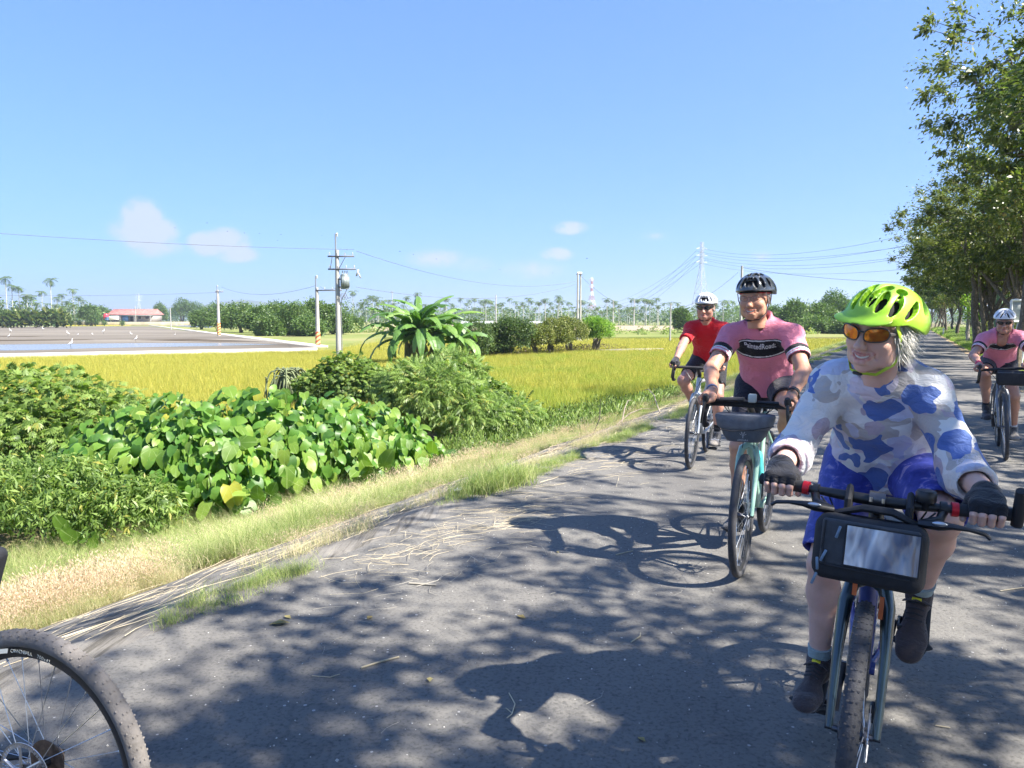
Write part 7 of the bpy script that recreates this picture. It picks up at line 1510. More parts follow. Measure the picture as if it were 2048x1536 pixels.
# ------------------------------------------------------------ cloth
def cloth_mat(name, col, rough=.75, var=.06, weave=900, sheen=.2):
    m_, n, l, b = new_mat(name); c = np.array(col); l.new(ramp(n, l, noise(n, l, 12, 4), [(.3, c * (1 - var)), (.7, c * (1 + var))]), b.inputs['Base Color']); b.inputs['Roughness'].default_value = rough; b.inputs['Sheen Weight'].default_value = sheen; b.inputs['Specular IOR Level'].default_value = .25
    h1 = noise(n, l, 17, 6, .6, stretch=(1, 1, 1.7), dist=1.2); bumpit(n, l, b, h1, .75, .016); return m_
def floral():
    m_, n, l, b = new_mat('floral_fabric'); tcx = n.new('ShaderNodeTexCoord')
    def warped(scale, seed, amt=.06, ns=13):
        nz_ = n.new('ShaderNodeTexNoise'); nz_.inputs['Scale'].default_value = ns; nz_.inputs['Detail'].default_value = 1.5; mp = n.new('ShaderNodeMapping'); mp.inputs['Location'].default_value = (seed, seed * 2.3, seed * .7); l.new(tcx.outputs['Object'], mp.inputs[0]); l.new(mp.outputs[0], nz_.inputs['Vector'])
        sb = n.new('ShaderNodeVectorMath'); sb.operation = 'SUBTRACT'; l.new(nz_.outputs['Color'], sb.inputs[0]); sb.inputs[1].default_value = (.5, .5, .5)
        sc_ = n.new('ShaderNodeVectorMath'); sc_.operation = 'SCALE'; l.new(sb.outputs[0], sc_.inputs[0]); sc_.inputs['Scale'].default_value = amt * 2
        ad = n.new('ShaderNodeVectorMath'); ad.operation = 'ADD'; l.new(mp.outputs[0], ad.inputs[0]); l.new(sc_.outputs[0], ad.inputs[1])
        v = n.new('ShaderNodeTexVoronoi'); v.inputs['Scale'].default_value = scale; v.inputs['Randomness'].default_value = 1; l.new(ad.outputs[0], v.inputs['Vector']); return v
    def mask(v, frac, rad):
        se = n.new('ShaderNodeSeparateColor'); l.new(v.outputs['Color'], se.inputs[0]); a = n.new('ShaderNodeMath'); a.operation = 'LESS_THAN'; l.new(se.outputs[0], a.inputs[0]); a.inputs[1].default_value = frac
        d = n.new('ShaderNodeMath'); d.operation = 'LESS_THAN'; l.new(v.outputs['Distance'], d.inputs[0]); d.inputs[1].default_value = rad; q = n.new('ShaderNodeMath'); q.operation = 'MULTIPLY'; l.new(a.outputs[0], q.inputs[0]); l.new(d.outputs[0], q.inputs[1]); return q.outputs[0]
    cur = None; base = (.76, .75, .74, 1)
    def over(c, fac, prev):
        x = n.new('ShaderNodeMix'); x.data_type = 'RGBA'; l.new(fac, x.inputs[0]); x.inputs[7].default_value = c
        if prev is None: x.inputs[6].default_value = base
        else: l.new(prev, x.inputs[6])
        return x.outputs[2]
    cur = over((.50, .46, .44, 1), mask(warped(9.5, 1.3), .52, .50), None)
    cur = over((.50, .41, .47, 1), mask(warped(9, 4.1), .50, .50), cur)
    cur = over((.58, .60, .76, 1), mask(warped(10, 9.7), .34, .48), cur)
    cur = over((.70, .62, .69, 1), mask(warped(8, 7.7), .35, .48), cur)
    # stippled light spots here and there
    sp = n.new('ShaderNodeTexVoronoi'); sp.inputs['Scale'].default_value = 130; l.new(tcx.outputs['Object'], sp.inputs['Vector']); rg_ = n.new('ShaderNodeMath'); rg_.operation = 'COMPARE'; l.new(sp.outputs['Distance'], rg_.inputs[0]); rg_.inputs[1].default_value = .38; rg_.inputs[2].default_value = .09
    q = n.new('ShaderNodeMath'); q.operation = 'MULTIPLY'; l.new(rg_.outputs[0], q.inputs[0]); l.new(mask(warped(7.5, 12.2), .30, .42), q.inputs[1]); cur = over((.74, .68, .72, 1), q.outputs[0], cur)
    mb_ = mask(warped(9.5, 2.9, .055, 15), .50, .50); cur = over((.095, .17, .45, 1), mb_, cur)
    l.new(cur, b.inputs['Base Color']); b.inputs['Roughness'].default_value = .6; b.inputs['Sheen Weight'].default_value = .15; b.inputs['Specular IOR Level'].default_value = .3; bumpit(n, l, b, noise(n, l, 13, 6, .6, stretch=(1, 1, 1.8), dist=1.2), .8, .022); return m_
FL = floral()
bluepat, n_, l_, b_ = new_mat('blue_print_fabric'); l_.new(ramp(n_, l_, noise(n_, l_, 22, 4, .7, dist=.8), [(.35, (.022, .035, .24)), (.54, (.04, .06, .36)), (.60, (.09, .11, .45)), (.66, (.30, .27, .50))]), b_.inputs['Base Color']); b_.inputs['Roughness'].default_value = .6; bumpit(n_, l_, b_, noise(n_, l_, 18, 4, .5, dist=.4), .5, .008)
pink = cloth_mat('pink_jersey', (.70, .22, .30)); redj = cloth_mat('red_jersey', (.60, .012, .022)); blk = cloth_mat('black_cloth', (.012, .012, .016)); navyc = cloth_mat('dark_navy_cloth', (.016, .018, .032)); wht = cloth_mat('white_cloth', (.68, .68, .70)); sockg = cloth_mat('grey_green_sock', (.30, .38, .38))
brown_sh = cloth_mat('brown_shoe', (.065, .048, .046), .8); sole_b = mat('shoe_sole', (.03, .03, .033), .8); grey_sh = cloth_mat('grey_shoe', (.22, .20, .18)); black_sh = cloth_mat('black_shoe', (.02, .02, .022), .5)
glove_m = cloth_mat('black_glove', (.014, .014, .018), .65)
def shell(name, col, rough=.28, coat=.6): return mat(name, col, rough, 0, .04, 8, coat=coat)
lime = shell('lime_helmet', (.33, .62, .035), .38, .3); blackh = shell('black_helmet', (.045, .05, .055), .18, 1); whiteh = shell('white_helmet', (.66, .68, .72), .25, .8); liner = mat('helmet_liner', (.01, .01, .011), .9)
orl, n_, l_, b_ = new_mat('orange_mirror_lens'); g_ = n_.new('ShaderNodeTexCoord')
l_.new(ramp(n_, l_, noise(n_, l_, 40, 3, .5), [(.35, (.50, .10, .012)), (.6, (.72, .24, .02)), (.75, (.78, .42, .05))]), b_.inputs['Base Color']); b_.inputs['Roughness'].default_value = .10; b_.inputs['Metallic'].default_value = .55; b_.inputs['Coat Weight'].default_value = .6
darkl = mat('dark_lens', (.008, .008, .010), .06, coat=1); clr, n_, l_, b_ = new_mat('clear_lens'); b_.inputs['Alpha'].default_value = .14; b_.inputs['Base Color'].default_value = (.25, .22, .22, 1); b_.inputs['Roughness'].default_value = .05
def hair(e, Mh, spec, m_, seed=3, name='hair', L_=.06, w_=.0035, blow=(0, .2, 0)):
    r = np.random.default_rng(seed); V = []; Q = []; rr = []
    for (az0, az1, z0, z1, n, Lk) in spec:
        for i in range(n):
            az = r.uniform(az0, az1); z = r.uniform(z0, z1); p = np.array((.079 * math.sin(az), .012 - .098 * math.cos(az), z)); out_ = np.array((math.sin(az), -math.cos(az), 0)); d = np.array((0, 0, -1.)) + out_ * r.uniform(-.1, .38) + np.array(blow) + r.normal(0, .22, 3); d /= np.linalg.norm(d)
            L = L_ * Lk * r.uniform(.6, 1.25); k = 4; c = p.copy(); sd = np.cross(d, out_); sd /= np.linalg.norm(sd); n0 = len(V); cv = r.normal(0, .35, 3)
            for j in range(k + 1):
                ww = w_ * (1 - .8 * (j / k) ** 2); V += [c - sd * ww / 2, c + sd * ww / 2]; d2 = d + cv * j / k; c = c + d2 / np.linalg.norm(d2) * L / k
            for j in range(k): Q.append((n0 + 2 * j, n0 + 2 * j + 1, n0 + 2 * j + 3, n0 + 2 * j + 2)); rr.append(r.random())
    o = link(name, npmesh(name, V, [Q], [m_], True, rr), e); o.matrix_local = Mh; return o
# ------------------------------------------------------------ the woman in front
JW = dict(pelvis=(-.005, .855, .965), hipx=.092, neck=(-.035, .575, 1.292), head=(-.050, .490, 1.398), headk=1.075, hrot=(R(7), R(5), R(-25)), shx=.140, sh=(.600, 1.216), sh_off={-1: (-.035, 0, 0), 1: (-.035, 0, 0)},
    wrist={-1: (-.268, .222, .992), 1: (.258, .222, .992)}, epole={-1: (-.4, .3, -1), 1: (.35, .3, -1)}, ankle={-1: (-.142, .675, .225), 1: (.142, .665, .545)}, kpole={-1: (-.22, -1, .2), 1: (.18, -1, .3)}, armk=1.02, legk=1.06, handh=.0023,
    hand={-1: dict(grip=(-.256, .160, .953), bar=(1, 0, 0), fwd=(0, -1, -.25)), 1: dict(grip=(.256, .160, .953), bar=(-1, 0, 0), fwd=(0, -1, -.25))})
A = rider('woman', WP, 0, W_LEAN, 'smiling woman in floral top, lime helmet and orange sunglasses riding in front', SK1, JW, None, .95, hh=.0045, fh=.0020, face=dict(smile=1.2, jowl=.004, fem=True, nose=1.05))
jersey(A, 'floral_top', FL, h=.0042, amp=.015, chest=(.150, .112), waist=(.156, .130), hem=(.188, .150), sr=(.059, .057), long=True, cuff_r=.052, neckr=1.22, low=-.02, seed=3, belly=(-.01, -.05, -.03))
shorts(A, bluepat, .112, .088, .90, .005, .006, flare=1.0, seed=4, pw=.185)
gloves(A, JW, glove_m, .0032, h=.0024)
for sx, d in ((-1, (-.10, -1, -.12)), (1, (-.12, -1, -.72))):
    an = A['an'][sx]; sock(A, sx, sockg, .17, .040); shoe(A['e'], an, an + np.array(d) * .2, 0, brown_sh, sole_b, k_=1.0, tag_m=yt, h=.003)
vt = []
for sx in (-1, 1): vt += [(sx * .12, .48, sx * .22, 1.08, .0075), (sx * .38, .34, sx * .66, .98, .0085), (sx * .76, .22, sx * 1.16, .80, .0085), (sx * 1.20, .12, sx * 1.72, .52, .0085), (sx * .35, 1.12, sx * 1.0, 1.30, .009), (sx * 1.15, .95, sx * 1.6, 1.0, .010), (sx * 1.9, .2, sx * 2.3, .5, .012)]
hb_ = [([(sx * .0, -.10, .09), (sx * .02, -.03, .125), (sx * .03, .06, .125)], .02, .018) for sx in (1,)]
hm, sf = helmet_parts(A['e'], A['Mh'] @ Matrix.Translation((0, 0, .006)), 'trail', lime, liner, h=.0022, vents=[(a, b, c, d, w * 1.35) for a, b, c, d, w in vt], visor=True, sc_=1.03)
chin_straps(hm, mat('lime_strap', (.42, .62, .04), .6), blackp, wide=.0085)
sunglasses(A['e'], A['Mh'], orl, mat('grey_frame', (.06, .055, .055), .4), True, .0315, .0205, bridge=.0085, z0=.006)
hair(A['e'], A['Mh'], [(1.15, 2.6, -.04, .04, 1100, 1.15), (-2.6, -1.15, -.03, .04, 700, 1.0), (2.4, 3.9, -.06, .03, 600, 1.2), (1.0, 1.5, .0, .04, 160, 1.0)], hair_m, 5, w_=.0024, blow=(.10, .22, .0), L_=.05)
# ------------------------------------------------------------ second rider
J2 = dict(pelvis=(0, .87, 1.045), hipx=.095, neck=(-.02, .585, 1.435), head=(-.045, .500, 1.562), headk=1.02, hrot=(R(4), R(-2), R(-8)), shx=.170, sh=(.605, 1.338), sh_off={-1: (-.02, 0, 0), 1: (-.005, 0, 0)},
    wrist={-1: (-.214, .150, 1.018), 1: (.224, .150, 1.018)}, epole={-1: (-1, .2, -.6), 1: (1, .2, -.6)}, ankle={-1: (-.135, .675, .215), 1: (.140, .665, .560)}, kpole={-1: (-.1, -1, .2), 1: (.2, -1, .3)}, armk=1.02, legk=.98,
    hand={-1: dict(grip=(-.220, .060, .975), bar=(.12, -1, .25), fwd=(-1, 0, -.1)), 1: dict(grip=(.220, .060, .975), bar=(-.12, -1, .25), fwd=(1, 0, -.1))})
B2 = rider('man', R2P, R(2), R(.5), 'smiling man in pink jersey with black helmet and clear glasses', SK2, J2, None, 1.04, hh=.0052, fh=.0024, face=dict(smile=1.25, nose=1.15))
jm = [pink, blk, wht]
def band(o, B, t0, t1, xmax=.185, sleeve=(.70, .86), lw=.008, gap=.006):
    me = o.data; n = len(me.polygons); c = np.empty(n * 3); me.polygons.foreach_get('center', c); c = c.reshape(-1, 3); pel, neck = B['pel'], B['neck']; ax = (neck - pel) / np.linalg.norm(neck - pel); t = (c - pel) @ ax; idx = np.zeros(n, np.int32)
    dist = {sx: (c - B['sh'][sx]) @ ((B['el'][sx] - B['sh'][sx]) / np.linalg.norm(B['el'][sx] - B['sh'][sx])) / np.linalg.norm(B['el'][sx] - B['sh'][sx]) for sx in (-1, 1)}
    rad = {}
    for sx in (-1, 1):
        d = (B['el'][sx] - B['sh'][sx]); d = d / np.linalg.norm(d); v = c - B['sh'][sx]; rad[sx] = np.linalg.norm(v - (v @ d)[:, None] * d, axis=1)
    arm = ((rad[-1] < .088) & (dist[-1] > .18)) | ((rad[1] < .088) & (dist[1] > .18))
    inb = (t > t0) & (t < t1) & ~arm; idx[inb] = 1; idx[inb & (((t > t0 + gap) & (t < t0 + gap + lw)) | ((t < t1 - gap) & (t > t1 - gap - lw)))] = 2
    for sx in (-1, 1):
        d = dist[sx]; a = arm & (rad[sx] < .088) & (np.sign(c[:, 0] + .01) == sx); s0, s1 = sleeve; w_ = s1 - s0; idx[a & (d > s0) & (d < s0 + w_ * .45)] = 1; idx[a & (d > s0 + w_ * .45) & (d < s0 + w_ * .58)] = 2; idx[a & (d > s0 + w_ * .72) & (d < s0 + w_ * .86)] = 2; idx[a & (d > s0 + w_ * .93)] = 1
    me.polygons.foreach_set('material_index', idx)
oj, _ = jersey(B2, 'jersey', jm, h=.0042, amp=.010, chest=(.164, .122), waist=(.154, .130), hem=(.170, .138), sleeve=.62, sr=(.067, .061), low=-.015, seed=8, belly=(0, -.03, -.01), open_=([(-.015, .525, 1.445), (-.01, .545, 1.38), (-.005, .562, 1.32)], [.036, .024, .006]))
band(oj, B2, .284, .412, sleeve=(.42, .64))
shorts(B2, navyc, .098, .080, .62, .0055, .002)
def lettering(txt, size, z, o, B, m_, x0=0., spacing=1.0, y=0., tilt=.74, bend=True):
    lt = text_mesh(txt, size, m_, 'lettering', o, Matrix.Translation((x0, -.2, z)) @ FACE @ Matrix.Diagonal((.54, 1, 1, 1)), .0, spacing, fat=.02); me = lt.data
    import bmesh
    bm = bmesh.new(); bm.from_mesh(me); bmesh.ops.triangulate(bm, faces=bm.faces[:]); bmesh.ops.subdivide_edges(bm, edges=[e for e in bm.edges if e.calc_length() > size * .3], cuts=1); bm.to_mesh(me); bm.free()
    from mathutils.bvhtree import BVHTree
    tm = o.data; bv = BVHTree.FromPolygons([v.co[:] for v in tm.vertices], [p.vertices[:] for p in tm.polygons]); h0 = bv.ray_cast(Vector((x0, -.3, z)), Vector((0, 1, 0))); y0 = h0[0].y if h0[0] else .5
    for v in me.vertices:
        zz = v.co.z; yy = y0
        for _ in range(3):
            h = bv.ray_cast(Vector((v.co.x, -.3, zz)), Vector((0, 1, 0)))
            if h[0] is None: break
            yy = h[0].y; zz = v.co.z + tilt * (yy - y0)
        v.co.y = yy - .0035; v.co.z = zz
    return lt
BANDZ = 1.262
lettering('PaintedRoads', .066, BANDZ - .006, oj, B2, wht, -.012, 1.0)
for sx, d in ((-1, (-.05, -1, -.10)), (1, (.05, -1, -.35))): an = B2['an'][sx]; sock(B2, sx, blk, .16, .038); shoe(B2['e'], an, an + np.array(d) * .2, 0, black_sh if sx < 0 else grey_sh, sole_b, k_=1.08, h=.0045)
rb = lambda q, w_: [(sx * a0, e0, sx * a1, e1, w_ * f_) for sx in (-1, 1) for (a0, e0, a1, e1, f_) in q]
rv = rb([(.10, .30, .10, .80, 1.0), (.45, .22, .35, .78, 1.0), (.85, .22, .75, .78, 1.0), (1.3, .25, 1.25, .70, 1.0), (.2, 1.0, .6, 1.35, .9), (1.1, 1.0, 1.5, 1.25, .9), (1.75, .25, 1.9, .75, 1.0), (.65, .98, .95, 1.15, .7)], .0115)
hm, _ = helmet_parts(B2['e'], B2['Mh'] @ Matrix.Translation((0, 0, .008)), 'road', blackh, liner, h=.0026, vents=rv, sc_=1.06)
chin_straps(hm, blk, blackp, .006); sunglasses(B2['e'], B2['Mh'], clr, mat('thin_frame', (.10, .04, .04), .4), False, .022, .014, bridge=.009, thin=True)
MB().tube([(.079 * math.sin(a), .012 - .099 * math.cos(a), .042 - .014 * abs(a) / 2) for a in np.linspace(-1.7, 1.7, 21)], .008, 8, flat=.4).build('red_headband', redj, B2['e']).matrix_local = B2['Mh']
hair(B2['e'], B2['Mh'], [(1.3, 2.6, -.02, .035, 260, .35), (-2.6, -1.3, -.02, .035, 260, .35)], hair2, 8)
MB().lathe([(.029, -.012), (.033, -.012), (.033, .012), (.029, .012)], B2['wr'][1] + (B2['el'][1] - B2['wr'][1]) * .12, (B2['el'][1] - B2['wr'][1]), 20).box(B2['wr'][1] + np.array((0, -.016, .040)), (.034, .030, .010), bev=.003).build('wrist_watch', blackp, B2['e'])
MB().lathe([(.029, -.008), (.033, -.008), (.033, .008), (.029, .008)], B2['wr'][-1] + (B2['el'][-1] - B2['wr'][-1]) * .10, (B2['el'][-1] - B2['wr'][-1]), 20).build('wrist_strap', mat('blue_grey_strap', (.12, .16, .26), .5), B2['e'])
# ------------------------------------------------------------ third rider, in red
J3 = dict(pelvis=(-.02, .87, 1.035), hipx=.092, neck=(-.01, .590, 1.425), head=(-.020, .520, 1.560), headk=1.03, hrot=(R(6), R(-2), R(-3)), shx=.165, sh=(.610, 1.340),
    wrist={-1: (-.222, .120, 1.030), 1: (.222, .120, 1.030)}, epole={-1: (-1, .2, -.6), 1: (1, .2, -.6)}, ankle={-1: (-.130, .775, .54), 1: (.150, .635, .262)}, kpole={-1: (-.25, -1, .2), 1: (.15, -1, .2)}, armk=1.0, legk=1.02,
    hand={-1: dict(grip=(-.212, .050, .990), bar=(.1, -1, .15), fwd=(-1, 0, -.1)), 1: dict(grip=(.212, .050, .990), bar=(-.1, -1, .15), fwd=(1, 0, -.1))})
B3 = rider('man', R3P, R(5), R(2), 'man in a plain red jersey and white helmet riding nearest the field', SK3, J3, None, 1.03, hh=.0065, fh=.0032, face=dict(smile=.1, nose=1.0))
jersey(B3, 'jersey', redj, h=.0058, amp=.009, chest=(.166, .120), waist=(.142, .122), hem=(.155, .12), sleeve=.66, sr=(.070, .058), seed=13, belly=(0, -.02, 0), open_=([(0, .535, 1.435), (0, .555, 1.37)], [.028, .006]))
shorts(B3, blk, .096, .074, .72, .0065, .002); gloves(B3, J3, glove_m, .003, h=.0034)
for sx, d in ((-1, (-.05, -1, -.45)), (1, (.0, -1, -.10))): an = B3['an'][sx]; sock(B3, sx, blk, .26, .037); shoe(B3['e'], an, an + np.array(d) * .2, 0, grey_sh, sole_b, k_=1.05, h=.0055)
fo = MB(); an = B3['an'][1]
for q in range(3): fo.tube([an + (-.035, -.075 - .03 * q, -.045), an + (0, -.08 - .03 * q, -.022 - .006 * q), an + (.035, -.075 - .03 * q, -.045)], .005, 6)
fo.build('shoe_stripe', wht, B3['e'])
hm, _ = helmet_parts(B3['e'], B3['Mh'] @ Matrix.Translation((0, 0, .008)), 'road', whiteh, liner, h=.0034, vents=rv, sc_=1.03); MB().tube([(.090 * math.sin(a), .014 - .122 * math.cos(a), .040 - .010 * (a / 2) ** 2) for a in np.linspace(-2.2, 2.2, 31)], .010, 8, flat=1.3).build('dark_rim', blackh, hm)
chin_straps(hm, blk, blackp, .005); sunglasses(B3['e'], B3['Mh'], darkl, blackp, True, .028, .0165)
hair(B3['e'], B3['Mh'], [(1.2, 2.6, -.02, .035, 200, .4), (-2.6, -1.2, -.02, .035, 200, .4)], hair2, 9)
# ------------------------------------------------------------ fourth rider, far right
J4 = dict(pelvis=(.02, .86, .985), hipx=.092, neck=(.045, .575, 1.318), head=(.062, .500, 1.412), headk=1.0, hrot=(R(10), R(4), R(-4)), shx=.172, sh=(.600, 1.228), sh_off={-1: (.045, 0, 0), 1: (.045, 0, 0)},
    wrist={-1: (-.196, .135, .985), 1: (.215, .135, .985)}, epole={-1: (-1, .2, -.4), 1: (1, .2, -.4)}, ankle={-1: (-.125, .595, .505), 1: (.135, .775, .232)}, kpole={-1: (-.1, -1, .2), 1: (.1, -1, .2)}, armk=1.05, legk=1.03,
    hand={-1: dict(grip=(-.202, .050, .950), bar=(.1, -1, .15), fwd=(-1, 0, -.1)), 1: dict(grip=(.206, .050, .950), bar=(-.1, -1, .15), fwd=(1, 0, -.1))})
B4 = rider('man', R4P, R(-1), R(-4), 'man in an unzipped pink jersey with white helmet, riding at the right edge', SK4, J4, None, 1.0, hh=.0065, fh=.0034, face=dict(smile=.0, nose=1.0))
oj4, _ = jersey(B4, 'jersey', jm, h=.0055, amp=.009, chest=(.170, .122), waist=(.148, .128), hem=(.165, .13), sleeve=.60, sr=(.074, .064), seed=18, belly=(0, -.03, -.01), open_=([(.045, .515, 1.31), (.042, .530, 1.24), (.035, .548, 1.16), (.030, .560, 1.115)], [.058, .056, .050, .022]))
band(oj4, B4, .272, .355, sleeve=(.40, .62), lw=.007, gap=.005)
lettering('Painte', .052, 1.158, oj4, B4, wht, -.088, 1.0)
shorts(B4, navyc, .098, .078, .60, .0065, .002)
for sx, d in ((-1, (-.0, -1, -.30)), (1, (.0, -1, -.15))): an = B4['an'][sx]; sock(B4, sx, blk if sx < 0 else wht, .13, .037); shoe(B4['e'], an, an + np.array(d) * .2, 0, black_sh if sx < 0 else grey_sh, sole_b, k_=1.05, h=.0055)
hm, _ = helmet_parts(B4['e'], B4['Mh'] @ Matrix.Translation((0, 0, .008)), 'road', whiteh, liner, h=.0034, vents=rb([(.0, .45, .0, 1.2, .55), (.42, .18, .18, 1.1, .85), (.95, .15, .5, 1.05, .85), (1.5, .2, 1.3, .9, .9)], .0115), sc_=1.03); chin_straps(hm, blk, blackp, .005)
sunglasses(B4['e'], B4['Mh'], darkl, blackp, False, .0255, .0165)
hair(B4['e'], B4['Mh'], [(1.2, 2.6, -.02, .035, 200, .4), (-2.6, -1.2, -.02, .035, 200, .4)], hair2, 10)
d4 = B4['el'][-1] - B4['wr'][-1]; MB().tube([B4['wr'][-1] - d4 * .03, B4['wr'][-1] + d4 * .08, B4['wr'][-1] + d4 * .20], [.033, .034, .031], 16).build('crimson_wristband', cloth_mat('crimson_cloth', (.55, .02, .08)), B4['e'])
# ------------------------------------------------------------ straw, twigs and leaves on the road
strawm = mat('straw', (.46, .39, .26), .8, var=.3, scale=3); straw2 = mat('grey_straw', (.34, .31, .25), .85, var=.3, scale=3)
def straw_heap(cx, cu, n, sn, su, L_, name, label, m_=None, ang=None, spread=.5, z=.010, r=(.0007, .0015)):
    mb = MB()
    for i in range(n):
        a_, u_ = rng.normal(cx, sn), rng.normal(cu, su); p = np.array(RP(a_, u_, 0)); p[2] = gz(a_, u_) + z + rng.random() * .012; a = (ang if ang is not None else 0) + rng.normal(0, spread); L = L_ * rng.uniform(.3, 1.3); d = np.array((math.cos(a), math.sin(a), 0)); s_ = np.array((-d[1], d[0], 0)); b = rng.normal(0, .12) * L
        mb.tube([p - d * L / 2, p + s_ * b * .7 - d * L * .15 + (0, 0, .003), p + s_ * b + d * L * .15, p + d * L / 2 + s_ * b * .2], rng.uniform(*r), 3, caps=False)
    return mb.build(name, m_ or strawm, kind='stuff', label=label, cat='straw')
UA = math.atan2(UV[1], UV[0])
straw_heap(-2.55, 4.9, 100, .16, .30, .30, 'straw_heap', 'tangled heap of dry straw on the asphalt edge near the grass clump', ang=UA - .8, spread=.55)
straw_heap(-2.75, 4.0, 90, .16, .5, .22, 'straw_litter', 'loose straw scattered along the near road edge', ang=UA - .5, spread=.8)
straw_heap(-2.3, 3.6, 40, .22, .4, .16, 'straw_litter', 'thin curled straws lying on the near asphalt', straw2, ang=UA - .6, spread=1.2)
straw_heap(-2.7, 7.4, 90, .22, .9, .34, 'straw_litter', 'straw drifted on to the road beyond the grass clump', ang=UA - .7, spread=.45)
straw_heap(-2.6, 11.0, 200, .30, 1.6, .45, 'straw_litter', 'brown straw and leaf litter on the road edge beside the red rider', straw2, ang=UA - .5, spread=.5, r=(.001, .0022))
straw_heap(-3.9, 7.0, 420, .42, 5.5, .5, 'slope_straw', 'straw washed along the sloping concrete', ang=UA + .04, spread=.10, r=(.0008, .0018))
straw_heap(-3.8, 18, 300, .42, 6, .9, 'slope_straw', 'straw washed along the farther sloping concrete', ang=UA + .03, spread=.08, r=(.0015, .0035))
straw_heap(-.6, 4.5, 55, 1.1, 2.6, .10, 'straw_bits', 'single bits of straw on the shaded asphalt', straw2, ang=0, spread=2, r=(.0006, .0012))
def twig(pts, r, label, m_=None):
    P = [np.array(G(x, y, 0)) + (0, 0, r + .006) for x, y in pts]; c = P[0].copy(); o = MB().tube([p - c for p in P], r, 6).build('twig', m_ or strawm, label=label, cat='twig', group='twigs on the asphalt'); o.location = c; return o
twig([(722, 1340), (760, 1328), (798, 1318)], .004, 'straight pale stick lying on the near asphalt'); twig([(1018, 1390), (1030, 1412), (1024, 1432), (1014, 1440)], .0022, 'thin curved straw with a fork on the shaded asphalt'); twig([(1012, 1420), (1024, 1430)], .0018, 'tiny side twig beside the curved straw')
twig([(818, 1170), (872, 1174)], .005, 'grey stick by the straw heap', straw2); twig([(1262, 1288), (1280, 1276), (1281, 1270)], .003, 'bent pale straw left of the lead bicycle'); twig([(624, 1355), (660, 1358), (680, 1352)], .0018, 'thin arched straw near the lower left'); twig([(1232, 1112), (1266, 1104)], .003, 'short straw in the shadow of the second rider')
twig([(1870, 1455), (1900, 1460)], .0022, 'short straw at the lower right of the lead bicycle', strawm); twig([(2000, 1185), (2048, 1178)], .003, 'long straw right of the lead rider')
lv = leafmat('dry_leaf', [(0, (.30, .22, .08)), (1, (.45, .36, .14))], .2, .7, objrand=True); lv2 = leafmat('green_fallen_leaf', [(0, (.25, .28, .08)), (1, (.35, .36, .12))], .2, .7, objrand=True)
lm_ = npmesh('fallen_leaf', *[(np.array([(0, 0, 0), (-.5, .5, .12), (0, 1, .05), (.5, .5, .15), (0, .5, 0)])), [np.array([(0, 4, 1), (1, 4, 2), (0, 3, 4), (4, 3, 2)])]], [lv], True)
for px, py, s_, lb in [(537, 1252, .10, 'large dry tan leaf near the straw on the left'), (582, 1240, .05, 'small greenish leaf right of the tan leaf'), (1052, 1240, .055, 'curled yellow leaf on the asphalt in the middle'), (1275, 1478, .04, 'small yellow leaf near the bottom edge'), (860, 1358, .045, 'small brown leaf below the straight stick'), (1118, 1108, .03, 'tiny pale leaf near the shadow head'), (745, 1235, .05, 'yellow leaf beside the thin straws'), (1640, 1370, .03, 'tiny leaf left of the brown shoe')]:
    o = link('fallen_leaf', lm_, label=lb, cat='leaf', group='fallen leaves on the asphalt'); o.location = G(px, py, 0) + Vector((0, 0, .008)); o.rotation_euler = (0, 0, rng.uniform(0, 6)); o.scale = (s_ * .6, s_, s_)
o = MB().sheet([(0, 0, 0), (.09, .01, .01), (.11, .06, .03), (.02, .05, .02)]).build('paper_scrap', wht, smooth=False, label='crumpled white scrap lying on the concrete slope', cat='litter'); o.location = RP(-3.75, 6.0, gz(-3.75, 6.0) + .012)
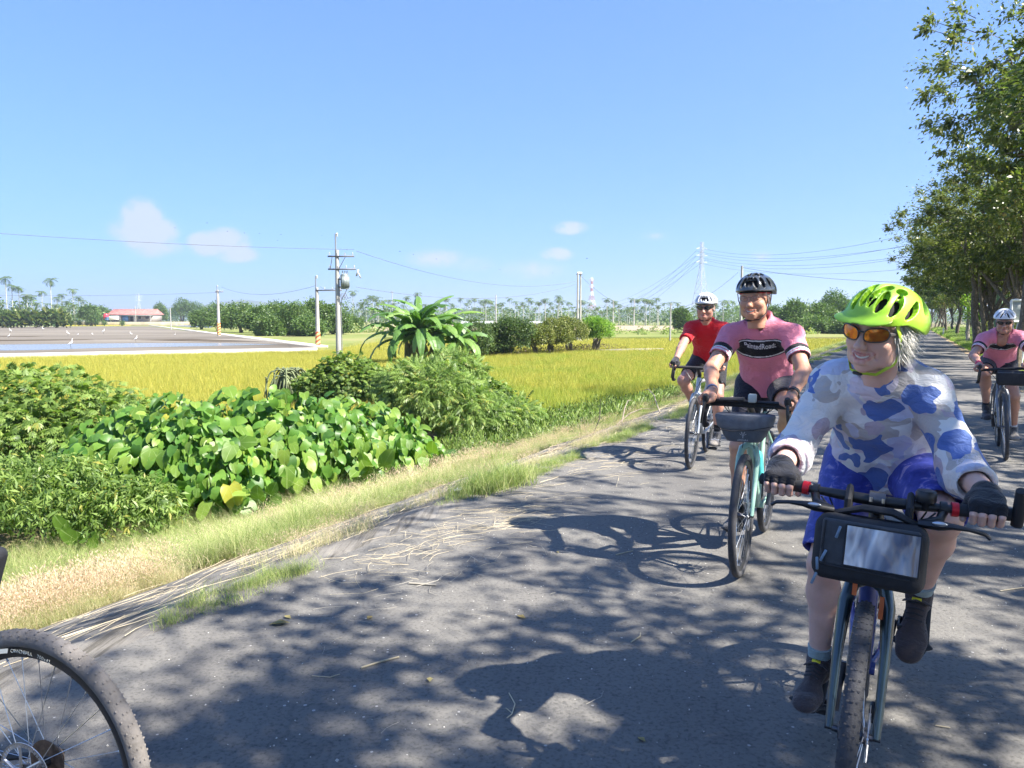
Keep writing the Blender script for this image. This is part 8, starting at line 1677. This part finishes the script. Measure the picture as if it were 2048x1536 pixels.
# pale chips of gravel pressed into and lying on the asphalt
P, a, u = nu_points(2600, (-2.9, 1.9), (.5, 14)); P[:, 2] = .006
gv = np.array([(-.5, -.4, 0), (.5, -.45, 0), (.45, .5, 0), (-.4, .45, 0), (-.25, -.2, .55), (.28, -.2, .5), (.2, .25, .6), (-.2, .22, .5)]); gm_ = npmesh('chip', gv, [np.array([(0, 1, 5, 4), (1, 2, 6, 5), (2, 3, 7, 6), (3, 0, 4, 7), (4, 5, 6, 7)])], [mat('pale_chip', (.50, .48, .44), .8)], False)
scatter('gravel_chips', P, [gm_], scl=rng.uniform(.002, .0065, len(P)) * (1 + .8 * (rng.random(len(P)) > .96)), tilt=.3, label='pale gravel chips strewn over the asphalt', cat='gravel')
# fallen branch leaning over the slope
pb = [(1082, 915), (1140, 893), (1185, 878), (1199, 862), (1200, 832)]; P = [np.array(RP(*(lambda g: nu(g.x, g.y))(G(x, y, -.3)), None)) + (0, 0, .02) for x, y in pb[:3]]
c = P[0].copy(); P += [P[-1] + np.array((.12, .15, .25)), P[-1] + np.array((.14, .2, .52))]
MB().tube([p - c for p in P], [.012, .011, .010, .007, .004], 6).build('fallen_branch', bark, label='thin dark branch lying on the slope with one upturned end', cat='branch').location = c
for i, (a0, u0, L, a1, h) in enumerate([(-4.3, 12.2, 2.2, UA + .25, .30), (-4.6, 12.8, 1.6, UA - .15, .22), (-4.0, 13.4, 1.8, UA + .5, .35)]):
    c = np.array(RP(a0, u0)); d = np.array((math.cos(a1), math.sin(a1), 0)); MB().tube([(0, 0, .02), d * L * .3 + (0, 0, h * .8), d * L * .6 + (0, 0, h), d * L + (0, 0, h * .7)], [.012, .010, .007, .003], 6).build('bare_branch', mat('bare_wood', (.24, .20, .155), .9, var=.3, scale=8), label=['long pale bare branch arching over the slope behind the silver bicycle', 'lower bare branch in the brush pile by the slope', 'third bare branch pointing towards the silver bicycle'][i], cat='branch', group='bare branches on the slope').location = c
# ------------------------------------------------------------ air
hz, n_, l_, b_ = new_mat('air'); n_.remove(b_); pv = n_.new('ShaderNodeVolumePrincipled'); pv.inputs['Density'].default_value = .0003; pv.inputs['Color'].default_value = (.80, .90, 1, 1); pv.inputs['Anisotropy'].default_value = .3
l_.new(pv.outputs[0], n_['Material Output'].inputs['Volume'])
MB().box((0, 500, 55), (22000, 22000, 118)).build('haze', hz, smooth=False, kind='stuff')
